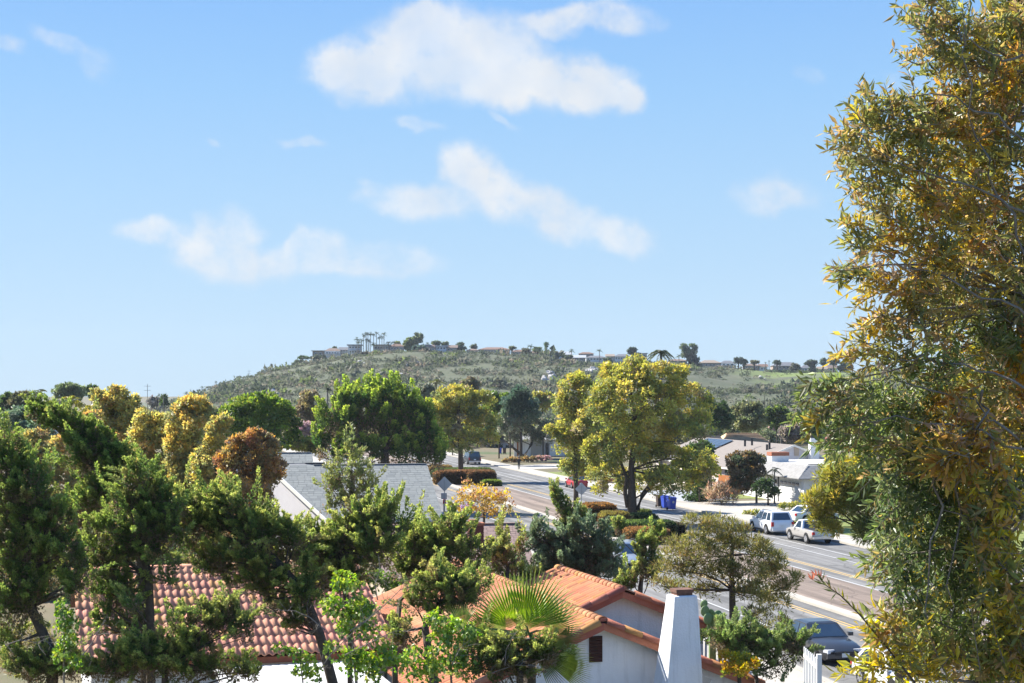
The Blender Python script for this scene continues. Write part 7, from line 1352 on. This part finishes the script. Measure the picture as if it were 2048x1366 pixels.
    # pale limbs that show through the leaves
    for pts in (((2060, 520), (2000, 400), (1960, 270), (1925, 120), (1915, 10)), ((2060, 300), (1990, 240), (1900, 200), (1800, 190)), ((2060, 420), (1960, 380), (1850, 350), (1740, 300)), ((2060, 640), (1960, 590), (1850, 540), (1740, 500)), ((2050, 780), (1950, 740), (1850, 720), (1760, 700)), ((2050, 880), (1940, 800), (1800, 770), (1660, 775)), ((2050, 900), (1930, 850), (1800, 830), (1650, 860)), ((2060, 1000), (1960, 930), (1860, 900), (1740, 910)), ((1970, 780), (1962, 850), (1930, 890), (1880, 930)), ((1940, 900), (1915, 1000), (1905, 1120), (1900, 1260)), ((1880, 930), (1870, 1050), (1862, 1180), (1850, 1300)), ((2060, 1180), (1990, 1100), (1930, 1040), (1880, 1010)), ((2048, 100), (2000, 120), (1950, 90), (1900, 40))):
        c_ = [P(x+random.uniform(-14, 14), y+random.uniform(-12, 12), Y-.1+random.uniform(-.14, .14)) for (x, y) in [(p_[0]+(q_[0]-p_[0])*k_/3, p_[1]+(q_[1]-p_[1])*k_/3) for p_, q_ in zip(pts[:-1], pts[1:]) for k_ in range(3)]+[pts[-1]]]; MB().tube(c_, np.linspace(.012, .0035, len(c_)), 6).build('branch', M['bark_grey'], root, True)
    # loose sprigs that stand out from the outline
    for (x0, y0, x1, y1, pal) in ((1860, 60, 1790, 5, OL), (1880, 90, 1800, 40, OL), (1840, 130, 1785, 95, OL), (1900, 30, 1850, -20, OL), (1760, 240, 1715, 165, OL), (1790, 240, 1768, 165, OL), (1740, 260, 1690, 205, OL), (1720, 290, 1648, 265, OL), (1720, 310, 1650, 300, OL), (1730, 340, 1660, 345, OL), (1740, 360, 1685, 400, OL),
            (1830, 200, 1810, 130, OL), (1760, 420, 1700, 410, OL), (1740, 460, 1680, 440, GD_), (1730, 500, 1676, 480, OL), (1740, 535, 1660, 538, OL), (1745, 550, 1668, 560, DK), (1750, 590, 1700, 625, GD_), (1770, 630, 1715, 660, GD_), (1760, 690, 1690, 680, OL), (1750, 710, 1680, 715, GD_), (1750, 730, 1700, 755, OL),
            (1730, 765, 1615, 770, GR), (1720, 770, 1595, 800, GR), (1720, 790, 1592, 838, GR), (1730, 800, 1625, 850, GR), (1740, 830, 1640, 890, GR), (1750, 850, 1665, 925, GR), (1770, 880, 1690, 950, GR), (1790, 950, 1730, 1020, GR), (1800, 1010, 1745, 1070, GR), (1800, 1070, 1735, 1130, GR), (1800, 1110, 1745, 1175, GR),
            (1860, 1360, 1800, 1230, YG), (1840, 1366, 1740, 1270, YG), (1830, 1366, 1735, 1310, YG), (1900, 1366, 1850, 1240, YG), (1960, 1340, 1940, 1210, YG), (2010, 1330, 1980, 1190, YG), (2040, 1200, 1950, 1160, YG), (2040, 1120, 1960, 1090, YG), (2030, 950, 1930, 930, OR), (2010, 880, 1900, 890, OR), (1990, 840, 1870, 870, OR)):
        a_, b_ = P(x0, y0, Y-.1), P(x1, y1, Y-.25+random.uniform(-.15, .15)); c_ = curve_pts(a_, b_, 7, .06); tw.tube(c_, np.linspace(.006, .0015, 7), 3)
        m = int(np.linalg.norm(b_-a_)/.019)+6; ts = np.linspace(0, .98, m)*6; k_ = np.minimum(ts.astype(int), 5); cp = np.array(c_); sp = cp[k_]+(cp[k_+1]-cp[k_])*(ts-k_)[:, None]; d = unit(b_-a_)
        side = rdir(m); side = unit(side-np.outer(side@d, d)); a = unit(d*rng.uniform(.4, .9, (m, 1))+side*.9)
        pos.append(sp); ax.append(a); nr.append(rdir(m)); Ls.append(rng.uniform(.07, .115, m)); Ws.append(rng.uniform(.017, .027, m)); cs.append(pick(pal, m)*rng.uniform(.8, 1.2, (m, 1)))
    t = tw.build('twigs', M['bark_grey'], root); t['kind'] = 'stuff'
    pos = np.concatenate(pos); ax = unit(np.concatenate(ax)); nr = np.concatenate(nr); Ls = np.concatenate(Ls); Ws = np.concatenate(Ws); cs = np.clip(np.concatenate(cs)*1.75, 0, .8)
    # the three hundred leaves nearest the eye are parts of their own
    keep = np.ones(len(pos), bool); big = [i for i in np.argsort(pos[:, 1]) if pos[i][0]/pos[i][1]*F+CX < 2044 and 5 < HY-(pos[i][2]-CAMZ)/pos[i][1]*F < 1362][:300]; keep[big] = False
    leaves('foliage', root, pos[keep], ax[keep], nr[keep], Ls[keep], Ws[keep], cs[keep], M['leaf'])
    mats = [leafcolmat('foreground_leaf', c, .4) for c in ((.14, .15, .05), (.36, .26, .035), (.4, .22, .05), (.22, .18, .07), (.1, .13, .045))]; cols = np.array([(.14, .15, .05), (.36, .26, .035), (.4, .22, .05), (.22, .18, .07), (.1, .13, .045)])
    ms = []
    for m in mats:
        me = bpy.data.meshes.new('leaf'); k = 5; v = [(0, 0, 0)]; 
        for tt, w in ((.2, .7), (.45, 1), (.75, .65)): v += [(.5*w, tt, .12*w), (0, tt, -.02), (-.5*w, tt, .12*w)]
        v.append((0, 1, -.05)); f = [(0, 1, 2), (0, 2, 3), (1, 4, 5, 2), (2, 5, 6, 3), (4, 7, 8, 5), (5, 8, 9, 6), (7, 10, 8), (8, 10, 9)]
        me.from_pydata(v, [], f); me.materials.append(m); me.update(); ms.append(me)
    for i in big:
        o = bpy.data.objects.new('leaf', ms[int(np.argmin(((cols-cs[i])**2).sum(1)))]); COL.objects.link(o); attach(o, root)
        y_ = ax[i]; x_ = unit(np.cross(y_, nr[i])); z_ = np.cross(x_, y_); l, w = Ls[i], Ws[i]; p = pos[i]
        o.matrix_basis = Matrix(((x_[0]*w, y_[0]*l, z_[0]*w, p[0]), (x_[1]*w, y_[1]*l, z_[1]*w, p[1]), (x_[2]*w, y_[2]*l, z_[2]*w, p[2]), (0, 0, 0, 1)))
    # one sprig with reddish new growth
    pts = [P(x, y, Y-.3) for x, y in ((1830, 1366), (1770, 1290), (1720, 1230), (1680, 1190), (1648, 1168), (1634, 1150))]
    sp = MB().tube(pts, np.linspace(.009, .002, 6), 5).build('sprig', M['bark'], root)
    pos = []; ax = []; Ls = []; cs = []
    for t in np.linspace(.04, .86, 46):
        k = min(int(t*5), 4); p = pts[k]+(pts[k+1]-pts[k])*(t*5-k); d = unit(pts[k+1]-pts[k]); a = unit(d*.8+rdir(1)[0]*.8); pos.append(p); ax.append(a); Ls.append(random.uniform(.07, .11)); cs.append(pick(YG if t < .6 else GR, 1)[0])
    leaves('sprig_leaves', root, np.array(pos), np.array(ax), rdir(len(pos)), np.array(Ls), np.full(len(pos), .018), np.array(cs), M['leaf'])
    pos = []; ax = []; Ls = []
    for (x, y) in ((1634, 1152), (1640, 1158), (1626, 1160)):
        for q in range(6): pos.append(P(x, y, Y-.3)); ax.append(unit(np.array([random.gauss(-.25, .35), random.gauss(0, .3), random.gauss(.8, .35)]))); Ls.append(random.uniform(.05, .09))
    o = leaves('new_growth', root, np.array(pos), np.array(ax), rdir(len(pos)), np.array(Ls), np.full(len(pos), .014), np.tile((.5, .2, .14), (len(pos), 1))*rng.uniform(.7, 1.2, (len(pos), 1)), M['leaf']); o['label'] = 'pinkish red new shoots at the tip of the sprig'
foreground_tree()
